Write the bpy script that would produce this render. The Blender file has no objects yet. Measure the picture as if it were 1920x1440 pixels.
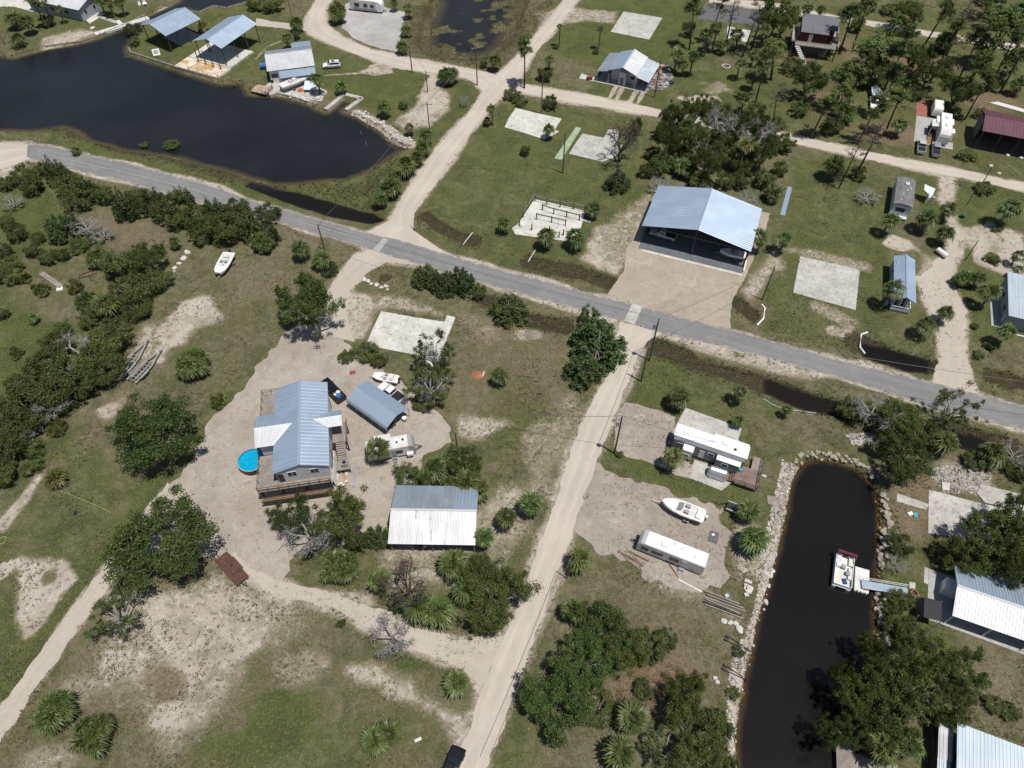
import bpy, bmesh, math, random
import numpy as np
from mathutils import Vector, Matrix
S = bpy.context.scene
COL = S.collection
R = math.radians

# ------------------------------------------------------------------ camera
CAM_H, PITCH, FPX = 95.0, R(52.0), 1331.0
cd = bpy.data.cameras.new("drone_camera")
cd.sensor_width = 36.0
cd.lens = FPX / 1920.0 * 36.0
cd.clip_start, cd.clip_end = 1.0, 12000.0
cam = bpy.data.objects.new("drone_camera", cd)
cam.location = (0, 0, CAM_H)
cam.rotation_euler = (R(90.0) - PITCH, 0, 0)
COL.objects.link(cam)
S.camera = cam

# ------------------------------------------------------------------ daylight
SUN_EL = R(73.5)
SUN_H = Vector((0.80, -0.60, 0)).normalized()
SUN_DIR = Vector((SUN_H.x * math.cos(SUN_EL), SUN_H.y * math.cos(SUN_EL), math.sin(SUN_EL)))
W = bpy.data.worlds.new("World")
S.world = W
W.use_nodes = True
wn = W.node_tree
sky = wn.nodes.new("ShaderNodeTexSky")
sky.sky_type = 'NISHITA'
sky.sun_disc = False
sky.sun_elevation = SUN_EL
sky.sun_rotation = math.atan2(SUN_H.x, SUN_H.y)
wn.links.new(sky.outputs[0], wn.nodes["Background"].inputs[0])
wn.nodes["Background"].inputs[1].default_value = 0.068
sl = bpy.data.lights.new("sun", 'SUN')
sl.energy = 4.45
sl.angle = R(0.5)
sl.color = (1.0, 0.96, 0.9)
so = bpy.data.objects.new("sun", sl)
so.rotation_euler = SUN_DIR.to_track_quat('Z', 'Y').to_euler()
so.location = (60, -40, 200)
COL.objects.link(so)
S.view_settings.view_transform = 'Standard'
S.view_settings.look = 'None'
S.view_settings.exposure = 0.0
S.view_settings.gamma = 1.0
S.cycles.max_bounces = 5
S.cycles.diffuse_bounces = 2
S.cycles.glossy_bounces = 2
S.cycles.transparent_max_bounces = 4

# ------------------------------------------------------------------ helpers
CP, SP = math.cos(PITCH), math.sin(PITCH)
def G(u, v, z=0.0):
    """ground (or height z) point seen at photo pixel u,v"""
    a, b = (u - 960) / FPX, (v - 720) / FPX
    t = (CAM_H - z) / (SP + b * CP)
    return (a * t, (CP - b * SP) * t)
def ppm(u, v, z=0.0):
    b = (v - 720) / FPX
    return FPX * (SP + b * CP) / (CAM_H - z)      # photo pixels per metre, across
def heading(p, q, z=0.0):
    a, b = G(*p, z), G(*q, z)
    return math.atan2(b[1] - a[1], b[0] - a[0])

class NT:
    def __init__(s, name):
        s.m = bpy.data.materials.new(name); s.m.use_nodes = True
        s.t = s.m.node_tree; s.b = s.t.nodes["Principled BSDF"]
    def n(s, typ, **kw):
        o = s.t.nodes.new(typ)
        for k, v in kw.items():
            if k.startswith('i_'):
                o.inputs[k[2:].replace('_', ' ')].default_value = v
            else: setattr(o, k, v)
        return o
    def l(s, a, b): s.t.links.new(a, b)
    def noise(s, scale, detail=3, rough=0.55, vec=None, dist=0.0):
        o = s.n("ShaderNodeTexNoise"); o.inputs["Scale"].default_value = scale
        o.inputs["Detail"].default_value = detail; o.inputs["Roughness"].default_value = rough
        o.inputs["Distortion"].default_value = dist
        if vec is not None: s.l(vec, o.inputs["Vector"])
        return o.outputs["Fac"]
    def math(s, op, a, b=None, c=None, clamp=False):
        o = s.n("ShaderNodeMath", operation=op, use_clamp=clamp)
        for i, x in enumerate((a, b, c)):
            if x is None: continue
            if isinstance(x, (int, float)): o.inputs[i].default_value = x
            else: s.l(x, o.inputs[i])
        return o.outputs[0]
    def step(s, x, lo, hi):
        o = s.n("ShaderNodeMapRange", interpolation_type='SMOOTHSTEP')
        o.inputs["From Min"].default_value = lo; o.inputs["From Max"].default_value = hi
        s.l(x, o.inputs["Value"]); return o.outputs[0]
    def mix(s, f, a, b, mode='MIX'):
        o = s.n("ShaderNodeMix", data_type='RGBA', blend_type=mode)
        for i, x in ((0, f), (6, a), (7, b)):
            if isinstance(x, (int, float)): o.inputs[i].default_value = x
            elif isinstance(x, tuple): o.inputs[i].default_value = (*x, 1)
            else: s.l(x, o.inputs[i])
        return o.outputs[2]
    def bump(s, h, strength, dist=0.1):
        o = s.n("ShaderNodeBump"); o.inputs["Strength"].default_value = strength
        o.inputs["Distance"].default_value = dist
        s.l(h, o.inputs["Height"]); s.l(o.outputs[0], s.b.inputs["Normal"])

def mat(name, col, rough=0.7, metal=0.0, var=0.18, scale=1.2, bump=0.0, fine=9.0, col2=None, spec=0.5):
    """plain painted / weathered surface: base colour broken by two noises"""
    N = NT(name)
    tc = N.n("ShaderNodeTexCoord").outputs["Object"]
    a = N.noise(scale, 4, 0.6, tc); b = N.noise(fine, 3, 0.6, tc)
    f = N.math('ADD', N.math('MULTIPLY', a, 0.65), N.math('MULTIPLY', b, 0.35))
    f = N.step(f, 0.32, 0.68)
    dark = col2 if col2 else tuple(c * (1 - 2 * var) for c in col)
    lite = col if col2 else tuple(min(1, c * (1 + var * .6)) for c in col)
    N.l(N.mix(f, dark, lite), N.b.inputs["Base Color"])
    N.b.inputs["Roughness"].default_value = rough
    N.b.inputs["Metallic"].default_value = metal
    N.b.inputs["Specular IOR Level"].default_value = spec
    if bump: N.bump(b, bump)
    return N.m

def sheet_metal(name, col, pitch=0.0, rust=0.0, metal=0.55, rough=0.42, streak=0.25, lines=0):
    """galvanised or painted roof sheet; streaks run down the slope (local y of uv)"""
    N = NT(name)
    uv = N.n("ShaderNodeUVMap").outputs[0]
    mp = N.n("ShaderNodeMapping"); mp.inputs["Scale"].default_value = (1.6, 0.14, 1); N.l(uv, mp.inputs[0])
    st = N.noise(1.0, 4, 0.6, mp.outputs[0])
    pn = N.noise(0.25, 3, 0.5, uv)
    f = N.step(st, 0.35, 0.7)
    c = N.mix(f, tuple(x * (1 - streak) for x in col), col)
    c = N.mix(N.step(pn, 0.4, 0.75), c, tuple(min(1, x * 1.08) for x in col))
    if lines:   # darker stripes up the sheet at even spacing
        sx = N.n('ShaderNodeSeparateXYZ'); N.l(uv, sx.inputs[0])
        w_ = N.math('FRACT', N.math('MULTIPLY', sx.outputs[0], 1/lines)); c = N.mix(N.math('MULTIPLY', N.math('LESS_THAN', w_, .16), .17), c, tuple(x*.55 for x in col))
    if rust:
        c = N.mix(N.math('MULTIPLY', N.step(N.noise(0.9, 5, .7, mp.outputs[0]), 0.58, 0.66), rust), c, (0.09, 0.06, 0.05))
    N.l(c, N.b.inputs["Base Color"])
    N.b.inputs["Metallic"].default_value = metal
    N.b.inputs["Roughness"].default_value = rough
    return N.m

class MB:
    def __init__(s): s.v = []; s.f = []; s.uv = {}
    def add(s, vs, fs):
        o = len(s.v); s.v += [tuple(map(float, p)) for p in vs]; s.f += [tuple(i + o for i in f) for f in fs]
        return s
    def box(s, x0, y0, z0, x1, y1, z1):
        return s.add([(x0,y0,z0),(x1,y0,z0),(x1,y1,z0),(x0,y1,z0),(x0,y0,z1),(x1,y0,z1),(x1,y1,z1),(x0,y1,z1)],
                     [(0,3,2,1),(4,5,6,7),(0,1,5,4),(1,2,6,5),(2,3,7,6),(3,0,4,7)])
    def obox(s, cx, cy, z0, lx, ly, lz, a=0.0):
        c, q = math.cos(a), math.sin(a)
        P = [(cx + x*c - y*q, cy + x*q + y*c) for x, y in ((-lx/2,-ly/2),(lx/2,-ly/2),(lx/2,ly/2),(-lx/2,ly/2))]
        return s.prism(P, z0, z0 + lz)
    def prism(s, pts, z0, z1):
        n = len(pts)
        ar = sum(pts[i][0]*pts[(i+1)%n][1]-pts[(i+1)%n][0]*pts[i][1] for i in range(n))
        if ar < 0: pts = pts[::-1]
        return s.add([(*p[:2], z0) for p in pts] + [(*p[:2], z1) for p in pts],
                     [tuple(range(n-1,-1,-1)), tuple(range(n, 2*n))] + [(i,(i+1)%n,n+(i+1)%n,n+i) for i in range(n)])
    def loft(s, rings, cap=True):
        n = len(rings[0]); vs = [p for r in rings for p in r]; fs = []
        for k in range(len(rings)-1):
            for i in range(n): fs.append((k*n+i, k*n+(i+1)%n, (k+1)*n+(i+1)%n, (k+1)*n+i))
        if cap: fs += [tuple(range(n-1,-1,-1)), tuple(range((len(rings)-1)*n, len(rings)*n))]
        return s.add(vs, fs)
    def tube(s, p, q, r0, r1=None, n=6):
        r1 = r0 if r1 is None else r1
        p, q = Vector(p), Vector(q); d = q - p
        if d.length < 1e-6: return s
        d.normalize(); u = d.orthogonal().normalized(); w = d.cross(u)
        ring = lambda c, r: [c + (u*math.cos(2*math.pi*i/n) + w*math.sin(2*math.pi*i/n))*r for i in range(n)]
        return s.loft([ring(p, r0), ring(q, r1)])
    def chain(s, pts, rad, n=5):
        rings = []
        for i, p in enumerate(pts):
            p = Vector(p); d = Vector(pts[min(i+1,len(pts)-1)]) - Vector(pts[max(i-1,0)])
            d.normalize(); u = d.cross(Vector((0.31,0.95,0.05))).normalized(); w = d.cross(u)
            r = rad[i] if hasattr(rad, '__len__') else rad
            rings.append([p + (u*math.cos(2*math.pi*k/n) + w*math.sin(2*math.pi*k/n))*r for k in range(n)])
        return s.loft(rings)
    def slab(s, a, b, c, d, t=0.06):
        a, b, c, d = map(Vector, (a, b, c, d)); nn = (b-a).cross(d-a).normalized() * t
        if nn.z < 0: a, b, c, d = a, d, c, b; nn = -nn
        return s.add([a-nn,b-nn,c-nn,d-nn,a,b,c,d],
                     [(0,3,2,1),(4,5,6,7),(0,1,5,4),(1,2,6,5),(2,3,7,6),(3,0,4,7)])
    def disc(s, cx, cy, z, r, n=12, z1=None):
        P = [(cx + r*math.cos(2*math.pi*i/n), cy + r*math.sin(2*math.pi*i/n)) for i in range(n)]
        return s.prism(P, z, z + .02 if z1 is None else z1)
    def corr(s, a, b, c, d, pitch=0.45, amp=0.04, t=0.05):
        """ribbed roof panel: a-b along the eave, d-c along the ridge, ribs run from eave to ridge"""
        a, b, c, d = map(Vector, (a, b, c, d))
        nn = (b-a).cross(d-a).normalized()
        if nn.z < 0: nn = -nn; a, b, c, d = b, a, d, c
        L = max((b-a).length, (c-d).length); n = max(2, int(L / pitch)); W_ = (d-a).length
        vs = []; fs = []; uv = []
        for i in range(n):
            for k, hh in ((0.0,0),(0.30,0),(0.42,1),(0.88,1)):
                x = (i + k) / n
                vs += [a.lerp(b, x) + nn*amp*hh, d.lerp(c, x) + nn*amp*hh]
        vs += [b, c]
        m = len(vs)//2
        for i in range(m-1): fs.append((2*i, 2*i+2, 2*i+3, 2*i+1))
        o = len(s.v)
        s.add(vs, fs)
        for i in range(m): s.uv[o+2*i] = (i/m*L, 0); s.uv[o+2*i+1] = (i/m*L, W_)
        e = nn*(-t)
        s.add([a+e*.1,b+e*.1,c+e*.1,d+e*.1,a+e,b+e,c+e,d+e],[(4,7,6,5),(0,4,5,1),(1,5,6,2),(2,6,7,3),(3,7,4,0)])
        return s
    def build(s, name, m, parent=None, smooth=False, loc=None, rz=0.0):
        me = bpy.data.meshes.new(name)
        me.from_pydata(s.v, [], s.f)
        if s.uv:
            lay = me.uv_layers.new(name="UVMap")
            for lp in me.loops: lay.data[lp.index].uv = s.uv.get(lp.vertex_index, (0, 0))
        if m: me.materials.append(m)
        if smooth: me.polygons.foreach_set("use_smooth", [True]*len(me.polygons))
        o = bpy.data.objects.new(name, me); COL.objects.link(o)
        if parent: o.parent = parent
        if loc: o.location = loc
        o.rotation_euler.z = rz
        return o
def bevel(o, w, seg=2):
    md = o.modifiers.new("edge", 'BEVEL'); md.width = w; md.segments = seg; md.limit_method = 'ANGLE'
    return o
def tag(o, label, cat, group=None, kind=None):
    if label: o['label'] = label
    if cat: o['category'] = cat
    if group: o['group'] = group
    if kind: o['kind'] = kind
    return o
def thing(name, label, cat, x, y, rz=0.0, z=0.0, group=None):
    o = bpy.data.objects.new(name, None); COL.objects.link(o)
    o.empty_display_size = 0.3
    o.location = (x, y, z); o.rotation_euler = (0, 0, rz)
    return tag(o, label, cat, group)
def structure(o):
    o['kind'] = 'structure'; return o
def copy_tree(o, parent=None):
    c = o.copy(); COL.objects.link(c); c.parent = parent
    for ch in list(o.children): copy_tree(ch, c)
    return c
# ------------------------------------------------------------------ land
rng = np.random.default_rng(7)
def vnoise(x, y, s, seed=0):
    x = x / s + 1000.0; y = y / s + 1000.0
    xi = np.floor(x).astype(np.int64); yi = np.floor(y).astype(np.int64)
    fx = x - xi; fy = y - yi; fx = fx*fx*(3-2*fx); fy = fy*fy*(3-2*fy)
    def h(a, b):
        n = (a * 374761393 + b * 668265263 + seed * 1442695041) & 0x7fffffff
        n = ((n ^ (n >> 13)) * 1274126177) & 0x7fffffff
        return ((n ^ (n >> 16)) & 0xffff) / 65535.0
    return (h(xi,yi)*(1-fx)+h(xi+1,yi)*fx)*(1-fy) + (h(xi,yi+1)*(1-fx)+h(xi+1,yi+1)*fx)*fy
def W2(pts): return np.array([G(*p[:2]) for p in pts])
def seg_dist(X, Y, a, b):
    dx, dy = b[0]-a[0], b[1]-a[1]; L = dx*dx+dy*dy+1e-9
    t = np.clip(((X-a[0])*dx+(Y-a[1])*dy)/L, 0, 1)
    return np.hypot(X-a[0]-t*dx, Y-a[1]-t*dy)
def sdf(X, Y, P, closed=True):
    d = np.full(X.shape, 1e9); n = len(P); ins = np.zeros(X.shape, bool)
    for i in range(n if closed else n-1):
        a, b = P[i], P[(i+1) % n]
        d = np.minimum(d, seg_dist(X, Y, a, b))
        if closed and a[1] != b[1]:
            c = ((a[1] > Y) != (b[1] > Y)) & (X < (b[0]-a[0])*(Y-a[1])/(b[1]-a[1])+a[0])
            ins ^= c
    return np.where(ins, -d, d) if closed else d
step = 0.5
xs = np.concatenate([[-4000,-1500,-700,-350,-230], np.arange(-178, 178.01, step), [230,350,700,1500,4000]])
ys = np.concatenate([[-1500,-500,-150,-50,-20], np.arange(2, 236.01, step), [255,300,450,900,2000,5000]])
GX, GY = np.meshgrid(xs, ys)
N1 = vnoise(GX, GY, 7.0, 1); N2 = vnoise(GX, GY, 2.2, 2); N3 = vnoise(GX, GY, 22.0, 3)
GZ = np.zeros(GX.shape)
cov = {k: np.zeros(GX.shape) for k in 'gbda'}
cov['g'][:] = 0.42 + 0.25*(N3-.5); cov['b'][:] = 0.10; cov['a'][:] = 0.12 + .25*(N3-.5)
def crop(P, m):
    i0 = np.searchsorted(xs, P[:,0].min()-m); i1 = np.searchsorted(xs, P[:,0].max()+m)
    j0 = np.searchsorted(ys, P[:,1].min()-m); j1 = np.searchsorted(ys, P[:,1].max()+m)
    return slice(max(j0-1,0), j1+1), slice(max(i0-1,0), i1+1)
def blend(sl, m, kw):
    for k, val in kw.items(): cov[k][sl] = cov[k][sl]*(1-m) + val*m
def zone(pts, soft=2.5, rag=3.0, closed=True, width=0.0, **kw):
    P = W2(pts); sl = crop(P, soft+rag+width+1)
    d = sdf(GX[sl], GY[sl], P, closed) - width + (N1[sl]-.5)*rag + (N2[sl]-.5)*rag*.5
    m = np.clip(.5 - d/(2*soft), 0, 1); blend(sl, m*m*(3-2*m), kw)
def line(pts, width, soft=1.2, rag=1.0, **kw): zone(pts, soft, rag, False, width, **kw)
def spot(u, v, ru, rv, soft=.6, rag=.5, **kw):
    x, y = G(u, v); s = ppm(u, v); fy = abs(G(u, v-1)[1]-G(u, v+1)[1])/2
    rx, ry = ru/s, rv*fy
    P = np.array([[x-rx*1.8, y-ry*1.8],[x+rx*1.8, y+ry*1.8]]); sl = crop(P, 2)
    q = np.hypot((GX[sl]-x)/rx, (GY[sl]-y)/ry) + (N1[sl]-.5)*rag + (N2[sl]-.5)*rag
    m = np.clip((1+soft/2-q)/soft, 0, 1); blend(sl, m*m*(3-2*m), kw)
def dig(pts, depth, slope, closed=True, width=0.0):
    P = W2(pts); sl = crop(P, 4); d = sdf(GX[sl], GY[sl], P, closed) - width
    d = d + (N2[sl]-.5)*.5
    GZ[sl] = np.minimum(GZ[sl], -np.clip(-d*slope, 0, depth))

# --- broad covers (g green, b bare sand, d dark wet soil, a rusty litter)
zone([(800,370),(900,240),(960,190),(1240,235),(1225,340),(1180,480),(1135,545),(1000,510),(790,450)], g=.60, b=.2, a=.22)
zone([(1000,110),(1060,30),(1110,0),(1310,0),(1300,90),(1250,205),(980,155)], g=.85, b=.05)
zone([(990,80),(1060,100),(1130,130),(1100,170),(1000,155)], g=.35, a=.35)
zone([(1480,290),(1660,310),(1690,420),(1660,600),(1580,660),(1430,630),(1420,540),(1470,430)], g=.60, b=.22, a=.2)
zone([(1260,150),(1420,120),(1500,190),(1440,235),(1270,215)], g=.7, b=.1)
zone([(1420,20),(1920,20),(1920,330),(1760,300),(1500,245),(1440,140)], 5, 6, g=.60, a=.46, b=.1)
for q in ((1600,95,30,20),(1690,120,40,18),(1660,250,60,18),(1560,190,40,18),(1780,120,40,14),(1860,190,50,16),(1500,110,30,20)): spot(*q, .9, .7, a=.8, g=.25)
zone([(1540,260),(1700,290),(1690,310),(1560,275)], g=.5)
zone([(1180,640),(1290,650),(1300,690),(1250,760),(1170,745)], g=.8, b=.05)
zone([(1125,850),(1170,870),(1250,915),(1390,950),(1400,920),(1300,880),(1220,870),(1150,840)], 1.2, 1.5, g=.82, b=.08)
zone([(1400,770),(1560,780),(1560,840),(1480,860),(1450,930),(1410,900),(1410,830)], g=.38, b=.2)
zone([(1440,860),(1475,850),(1465,960),(1440,960)], g=.6)
zone([(0,880),(120,800),(240,870),(310,900),(230,1030),(60,1200),(0,1290)], g=.52, b=.12)
line([(300,900),(230,1020),(150,1120),(60,1220),(10,1290)], 2.0, 1.5, 1.5, g=.85, b=.05)
zone([(100,820),(170,790),(130,850),(60,890)], g=.75)
zone([(0,560),(150,560),(140,680),(60,740),(0,760)], 4, 5, g=.85, b=.05, a=.05)
zone([(0,350),(70,350),(130,420),(70,480),(0,480)], g=.7)
zone([(190,380),(330,430),(320,480),(230,470),(150,420)], g=.2, a=.55, b=.2)
zone([(0,480),(160,480),(200,620),(60,600),(0,560)], g=.45, a=.4, d=.15)
zone([(330,500),(440,460),(560,500),(530,640),(430,720),(330,720),(320,640)], g=.42, b=.22, a=.2)
zone([(430,480),(540,490),(540,560),(450,570)], g=.3, a=.35, b=.3)
zone([(60,245),(200,270),(420,325),(600,370),(700,415),(560,400),(300,345),(110,300)], g=.68, b=.1)
zone([(240,60),(345,20),(480,0),(560,40),(470,140),(330,125),(250,95)], g=.6, b=.12)
zone([(480,100),(560,70),(700,110),(890,160),(900,200),(830,270),(770,250),(700,210),(620,170),(500,150)], g=.66, b=.14)
zone([(700,140),(790,130),(770,190),(740,220),(690,200)], g=.75, b=.05)
zone([(850,200),(900,170),(890,220),(830,270)], g=.85)
zone([(0,10),(280,0),(340,10),(250,60),(90,90),(0,100)], g=.55, b=.25)
zone([(850,590),(1080,600),(1060,720),(1100,780),(1040,850),(900,830),(840,760),(850,680)], g=.34, a=.5, b=.22)
zone([(920,700),(990,720),(1010,770),(940,770)], g=.55)
zone([(950,750),(1040,800),(1020,850),(930,840),(880,800)], g=.7, b=.15)
zone([(860,580),(940,600),(960,650),(880,640)], g=.15, a=.6, b=.45)
zone([(600,625),(680,640),(700,680),(640,700),(590,660)], g=.72, b=.1, a=.1)
zone([(620,680),(720,680),(700,700),(640,705)], b=.55)
zone([(480,1150),(670,1160),(800,1230),(870,1280),(860,1440),(420,1440),(450,1330)], 4, 4, g=.46, b=.2)
spot(520,1350,60,45, 1.0, .6, g=.85, b=.05)
spot(430,1400,70,35, 1.0, .6, g=.7, b=.1)
spot(780,1235,40,12, .6, .5, g=.85, b=.05)
zone([(940,1440),(1010,1200),(1050,1080),(1200,1080),(1300,1110),(1400,1130),(1390,1250),(1370,1400),(1350,1440)], 3, 3, g=.36, a=.42, b=.2)
zone([(920,1440),(975,1290),(1010,1300),(990,1440)], g=.62, b=.1)
zone([(1100,1290),(1200,1250),(1290,1260),(1250,1330),(1120,1330)], a=.85, g=.12, b=.2)
zone([(1690,1080),(1730,1090),(1740,1180),(1830,1230),(1780,1260),(1700,1220),(1680,1150)], g=.8, b=.06)
zone([(1790,1220),(1920,1230),(1920,1340),(1820,1310)], g=.25, a=.35, b=.35)
zone([(1700,1330),(1920,1330),(1920,1380),(1760,1370)], g=.35, a=.4, b=.2)
zone([(1660,880),(1740,870),(1760,930),(1740,1020),(1680,1020)], g=.2, a=.75, b=.3)
zone([(1760,870),(1850,880),(1860,920),(1770,920)], b=.75, g=.2)
zone([(1600,690),(1760,720),(1920,790),(1920,840),(1780,800),(1560,760)], g=.5, a=.3)
zone([(1800,640),(1920,620),(1920,760),(1830,720)], g=.4, a=.5)
zone([(1720,330),(1920,360),(1920,640),(1800,640),(1740,560)], g=.62, b=.2)
# --- sand
zone([(205,1130),(430,1075),(560,1120),(600,1140),(500,1220),(450,1330),(340,1400),(240,1340),(130,1290),(165,1200)], 4, 4, b=.60, g=.35, a=.2)
zone([(250,1110),(420,1090),(480,1140),(430,1250),(350,1270),(290,1200)], 4, 4, b=.82, g=.3)
spot(365,1245,45,30, .8, .5, b=.98)
spot(302,1272,38,46, 1.4, 1.3, b=.34, a=.7, g=.2)
spot(150,1290,40,30, .8, .5, b=.5, a=.4, g=.2)
spot(90,1425,70,30, .8, .5, b=.5, g=.2, a=.3)
zone([(35,1050),(75,1045),(130,1055),(140,1085),(110,1120),(70,1185),(42,1205),(35,1130)], 1.5, 2, b=.95)
spot(92,1080,14,16, 1.0, .7, b=.3, g=.3)
spot(8,1070,14,16, .6, .5, b=.85)
line([(72,895),(40,940),(5,985)], .8, .8, 1.0, b=.85, g=.2)
line([(110,865),(70,895)], .6, 1, 1.0, a=.7, g=.2)
zone([(330,555),(372,555),(420,595),(370,615),(345,645),(312,655),(300,690),(288,670),(300,620)], 1.5, 3, b=.72)
zone([(332,560),(370,560),(385,598),(350,612),(330,640),(300,625)], 1.2, 2.5, b=.97)
zone([(270,600),(300,600),(300,670),(250,690),(240,650)], 2, 2, b=.6, a=.3)
zone([(190,750),(260,720),(240,770),(190,800)], 2, 2, b=.55, a=.3)
zone([(745,228),(790,180),(815,165),(842,172),(836,205),(800,235),(765,242)], 1.5, 2.5, b=.78, g=.3)
zone([(810,140),(835,150),(800,185),(785,180)], 1.2, 2, b=.75)
spot(712,131,28,9, .5, .6, b=.95)
zone([(1000,25),(1060,10),(1160,22),(1150,40),(1090,45),(1010,50)], 2, 3, b=.6)
spot(1300,186,42,9, .6, .8, b=.9)
spot(1335,165,30,12, .8, .8, b=.5)
spot(1140,468,36,42, .6, .6, b=.78, g=.3)
zone([(1120,430),(1160,400),(1225,350),(1240,360),(1190,470),(1165,505),(1130,490)], 1.5, 2.5, b=.55, a=.3)
zone([(1398,515),(1440,468),(1470,440),(1470,500),(1400,600),(1375,590)], 1.5, 2.5, b=.62, a=.3)
spot(1690,460,30,17, .5, .6, b=.93, a=.35)
zone([(1810,430),(1850,412),(1920,440),(1920,535),(1875,510),(1830,490)], 1.2, 2.0, b=.92)
line([(1780,335),(1775,380),(1790,430),(1790,480)], 1.6, 1.0, 1.5, b=.75)
zone([(1720,470),(1770,480),(1790,540),(1730,570),(1718,520)], 1.5, 2.5, b=.58)
line([(1487,470),(1620,500)], 1.2, 1.0, 1.5, b=.55)
line([(1530,575),(1590,605)], 1.2, 1.0, 1.5, b=.55)
line([(1560,618),(1600,632)], .8, .8, 1.5, b=.8)
zone([(1235,625),(1360,655),(1530,705),(1520,712),(1350,675),(1230,640)], 1.2, 2.0, b=.62, g=.3)
zone([(630,545),(650,545),(700,550),(705,580),(690,640),(632,645)], 1.5, 2.0, b=.82, a=.4, g=.2)
zone([(700,545),(770,560),(830,590),(760,585),(705,580)], 1.5, 2.0, b=.62, g=.2)
spot(985,628,40,16, .7, .5, b=.6, a=.4)
zone([(870,790),(960,780),(970,800),(900,820),(860,815)], 1.5, 2.5, b=.68)
zone([(955,800),(1050,780),(1075,720),(1095,760),(1060,830),(1030,930),(1000,930),(960,850)], 2, 3, b=.5, a=.2)
zone([(655,1255),(700,1253),(780,1300),(880,1330),(905,1360),(870,1405),(820,1360),(740,1305)], 1.5, 2.5, b=.72)
zone([(690,1100),(760,1050),(900,1050),(960,1020),(940,1100),(800,1110),(720,1120)], 2, 3, b=.6, a=.35)
zone([(900,930),(960,880),(1010,920),(960,1010),(900,1000)], 2, 3, b=.6)
zone([(700,1010),(740,960),(900,960),(1000,960),(1000,1000),(920,1050),(720,1060)], 2, 3, b=.55, a=.4)
spot(560,1255,50,30, .9, .6, b=.5, g=.35)
line([(1240,1090),(1330,1115),(1400,1180)], 1.2, 1.5, 1.5, b=.55)
zone([(1370,950),(1440,990),(1440,1080),(1380,1090),(1360,1020)], 1.5, 2, b=.6, g=.35)
zone([(85,72),(150,55),(190,60),(140,82),(80,90)], 1.5, 2, b=.75)
zone([(0,262),(60,265),(55,310),(30,330),(0,335)], 1.0, 1.0, b=.97)
zone([(250,55),(300,12),(320,8),(300,25)], 1.0, 1.0, b=.7, a=.4)
line([(590,192),(545,178),(500,172)], .9, .6, .8, b=.6, a=.6)
line([(668,212),(700,228),(740,255),(770,272)], 1.4, .6, 1.0, b=.9)
spot(340,1190,50,30, .9, .7, b=1.0); spot(400,1150,40,22, .9, .7, b=.9); spot(455,1210,40,26, .9, .7, b=.85); spot(330,1345,40,22, .9, .7, b=.8); spot(240,1235,40,30, .9, .7, b=.7, a=.4)
spot(200,770,26,16, .9, .7, b=.75)
# --- wet ground and marsh
zone([(780,0),(815,0),(830,10),(800,60),(800,100),(880,112),(940,100),(980,40),(1000,0),(1050,0),(975,110),(930,135),(850,120),(770,100),(765,50)], 1.5, 2.5, d=.5, a=.55, g=.45)
zone([(560,345),(660,342),(720,305),(770,280),(740,350),(705,405),(640,385)], 1.5, 2.5, d=.45, g=.62)
line([(100,240),(180,268),(260,285),(380,315),(500,352),(570,380),(700,410)], 1.8, 1.2, 2, d=.55, g=.55)
for dt in ([(1232,650),(1300,680),(1400,712),(1500,745),(1600,775)], [(990,490),(1080,512),(1140,530)], [(795,405),(830,430),(885,452)],
           [(1385,570),(1412,590)], [(1610,645),(1680,668),(1745,685)], [(905,560),(985,600),(1060,615)], [(1860,705),(1920,720)], [(1780,805),(1920,850)]):
    line(dt, 2.0, 1.4, 1.2, d=1.0, a=.25, b=.0, g=.45)
    dig(dt, .45, .35, False, 1.6)
spot(722,522,14,8, .5, .4, d=.95, a=.5)
# --- water bodies
CANAL = [(1448,1080),(1460,1030),(1474,970),(1486,905),(1499,876),(1514,863),(1545,860),(1580,867),(1612,882),(1637,902),(1650,930),(1652,1010),
         (1647,1065),(1645,1117),(1642,1180),(1655,1240),(1640,1320),(1620,1400),(1605,1500),(1375,1500),(1385,1440),(1384,1380),(1392,1317),(1402,1255),(1420,1190),(1433,1130)]
LAGOON = [(-150,250),(0,245),(57,247),(112,238),(140,246),(160,263),(225,281),(325,295),(425,322),(470,336),(512,346),(560,345),(605,340),(650,338),(695,320),(722,302),
          (755,282),(775,272),(742,266),(722,243),(692,227),(668,212),(646,205),(665,188),(641,181),(612,206),(587,193),(542,178),(512,173),(470,172),(455,150),(412,152),
          (327,124),(243,98),(240,88),(252,70),(268,45),(345,14),(372,22),(400,10),(422,14),(470,0),(470,-40),(360,-40),(330,0),(270,28),(240,42),(185,66),(150,76),(85,87),(50,96),(25,103),(0,98),(-150,110)]
POND = [(800,-25),(808,8),(800,25),(788,52),(786,82),(798,100),(830,108),(878,112),(905,110),(930,104),(952,86),(970,55),(984,14),(990,-25)]
MARSH_DITCH = [(470,338),(510,350),(560,362),(625,380),(700,400),(716,410),(695,416),(620,401),(555,380),(500,360),(460,344)]
DITCH_SOUTH = [(1440,712),(1480,726),(1530,742),(1590,758),(1625,772),(1600,782),(1575,778),(1500,758),(1440,732)]
DITCH_EAST = [(1616,642),(1680,656),(1745,674),(1740,696),(1680,684),(1624,664)]
DITCH_FAR = [(1788,808),(1825,816),(1866,830),(1852,846),(1800,832)]
dig(CANAL, 2.0, .75, True, .9); dig(LAGOON, 2.0, .5, True, .45); dig(POND, 1.3, .22)
P = W2(POND); sl = crop(P, 3); d = sdf(GX[sl], GY[sl], P); isl = vnoise(GX[sl], GY[sl], 5.0, 31)*.6 + vnoise(GX[sl], GY[sl], 1.8, 32)*.4     # reedy hummocks in the shallow pond
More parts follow.
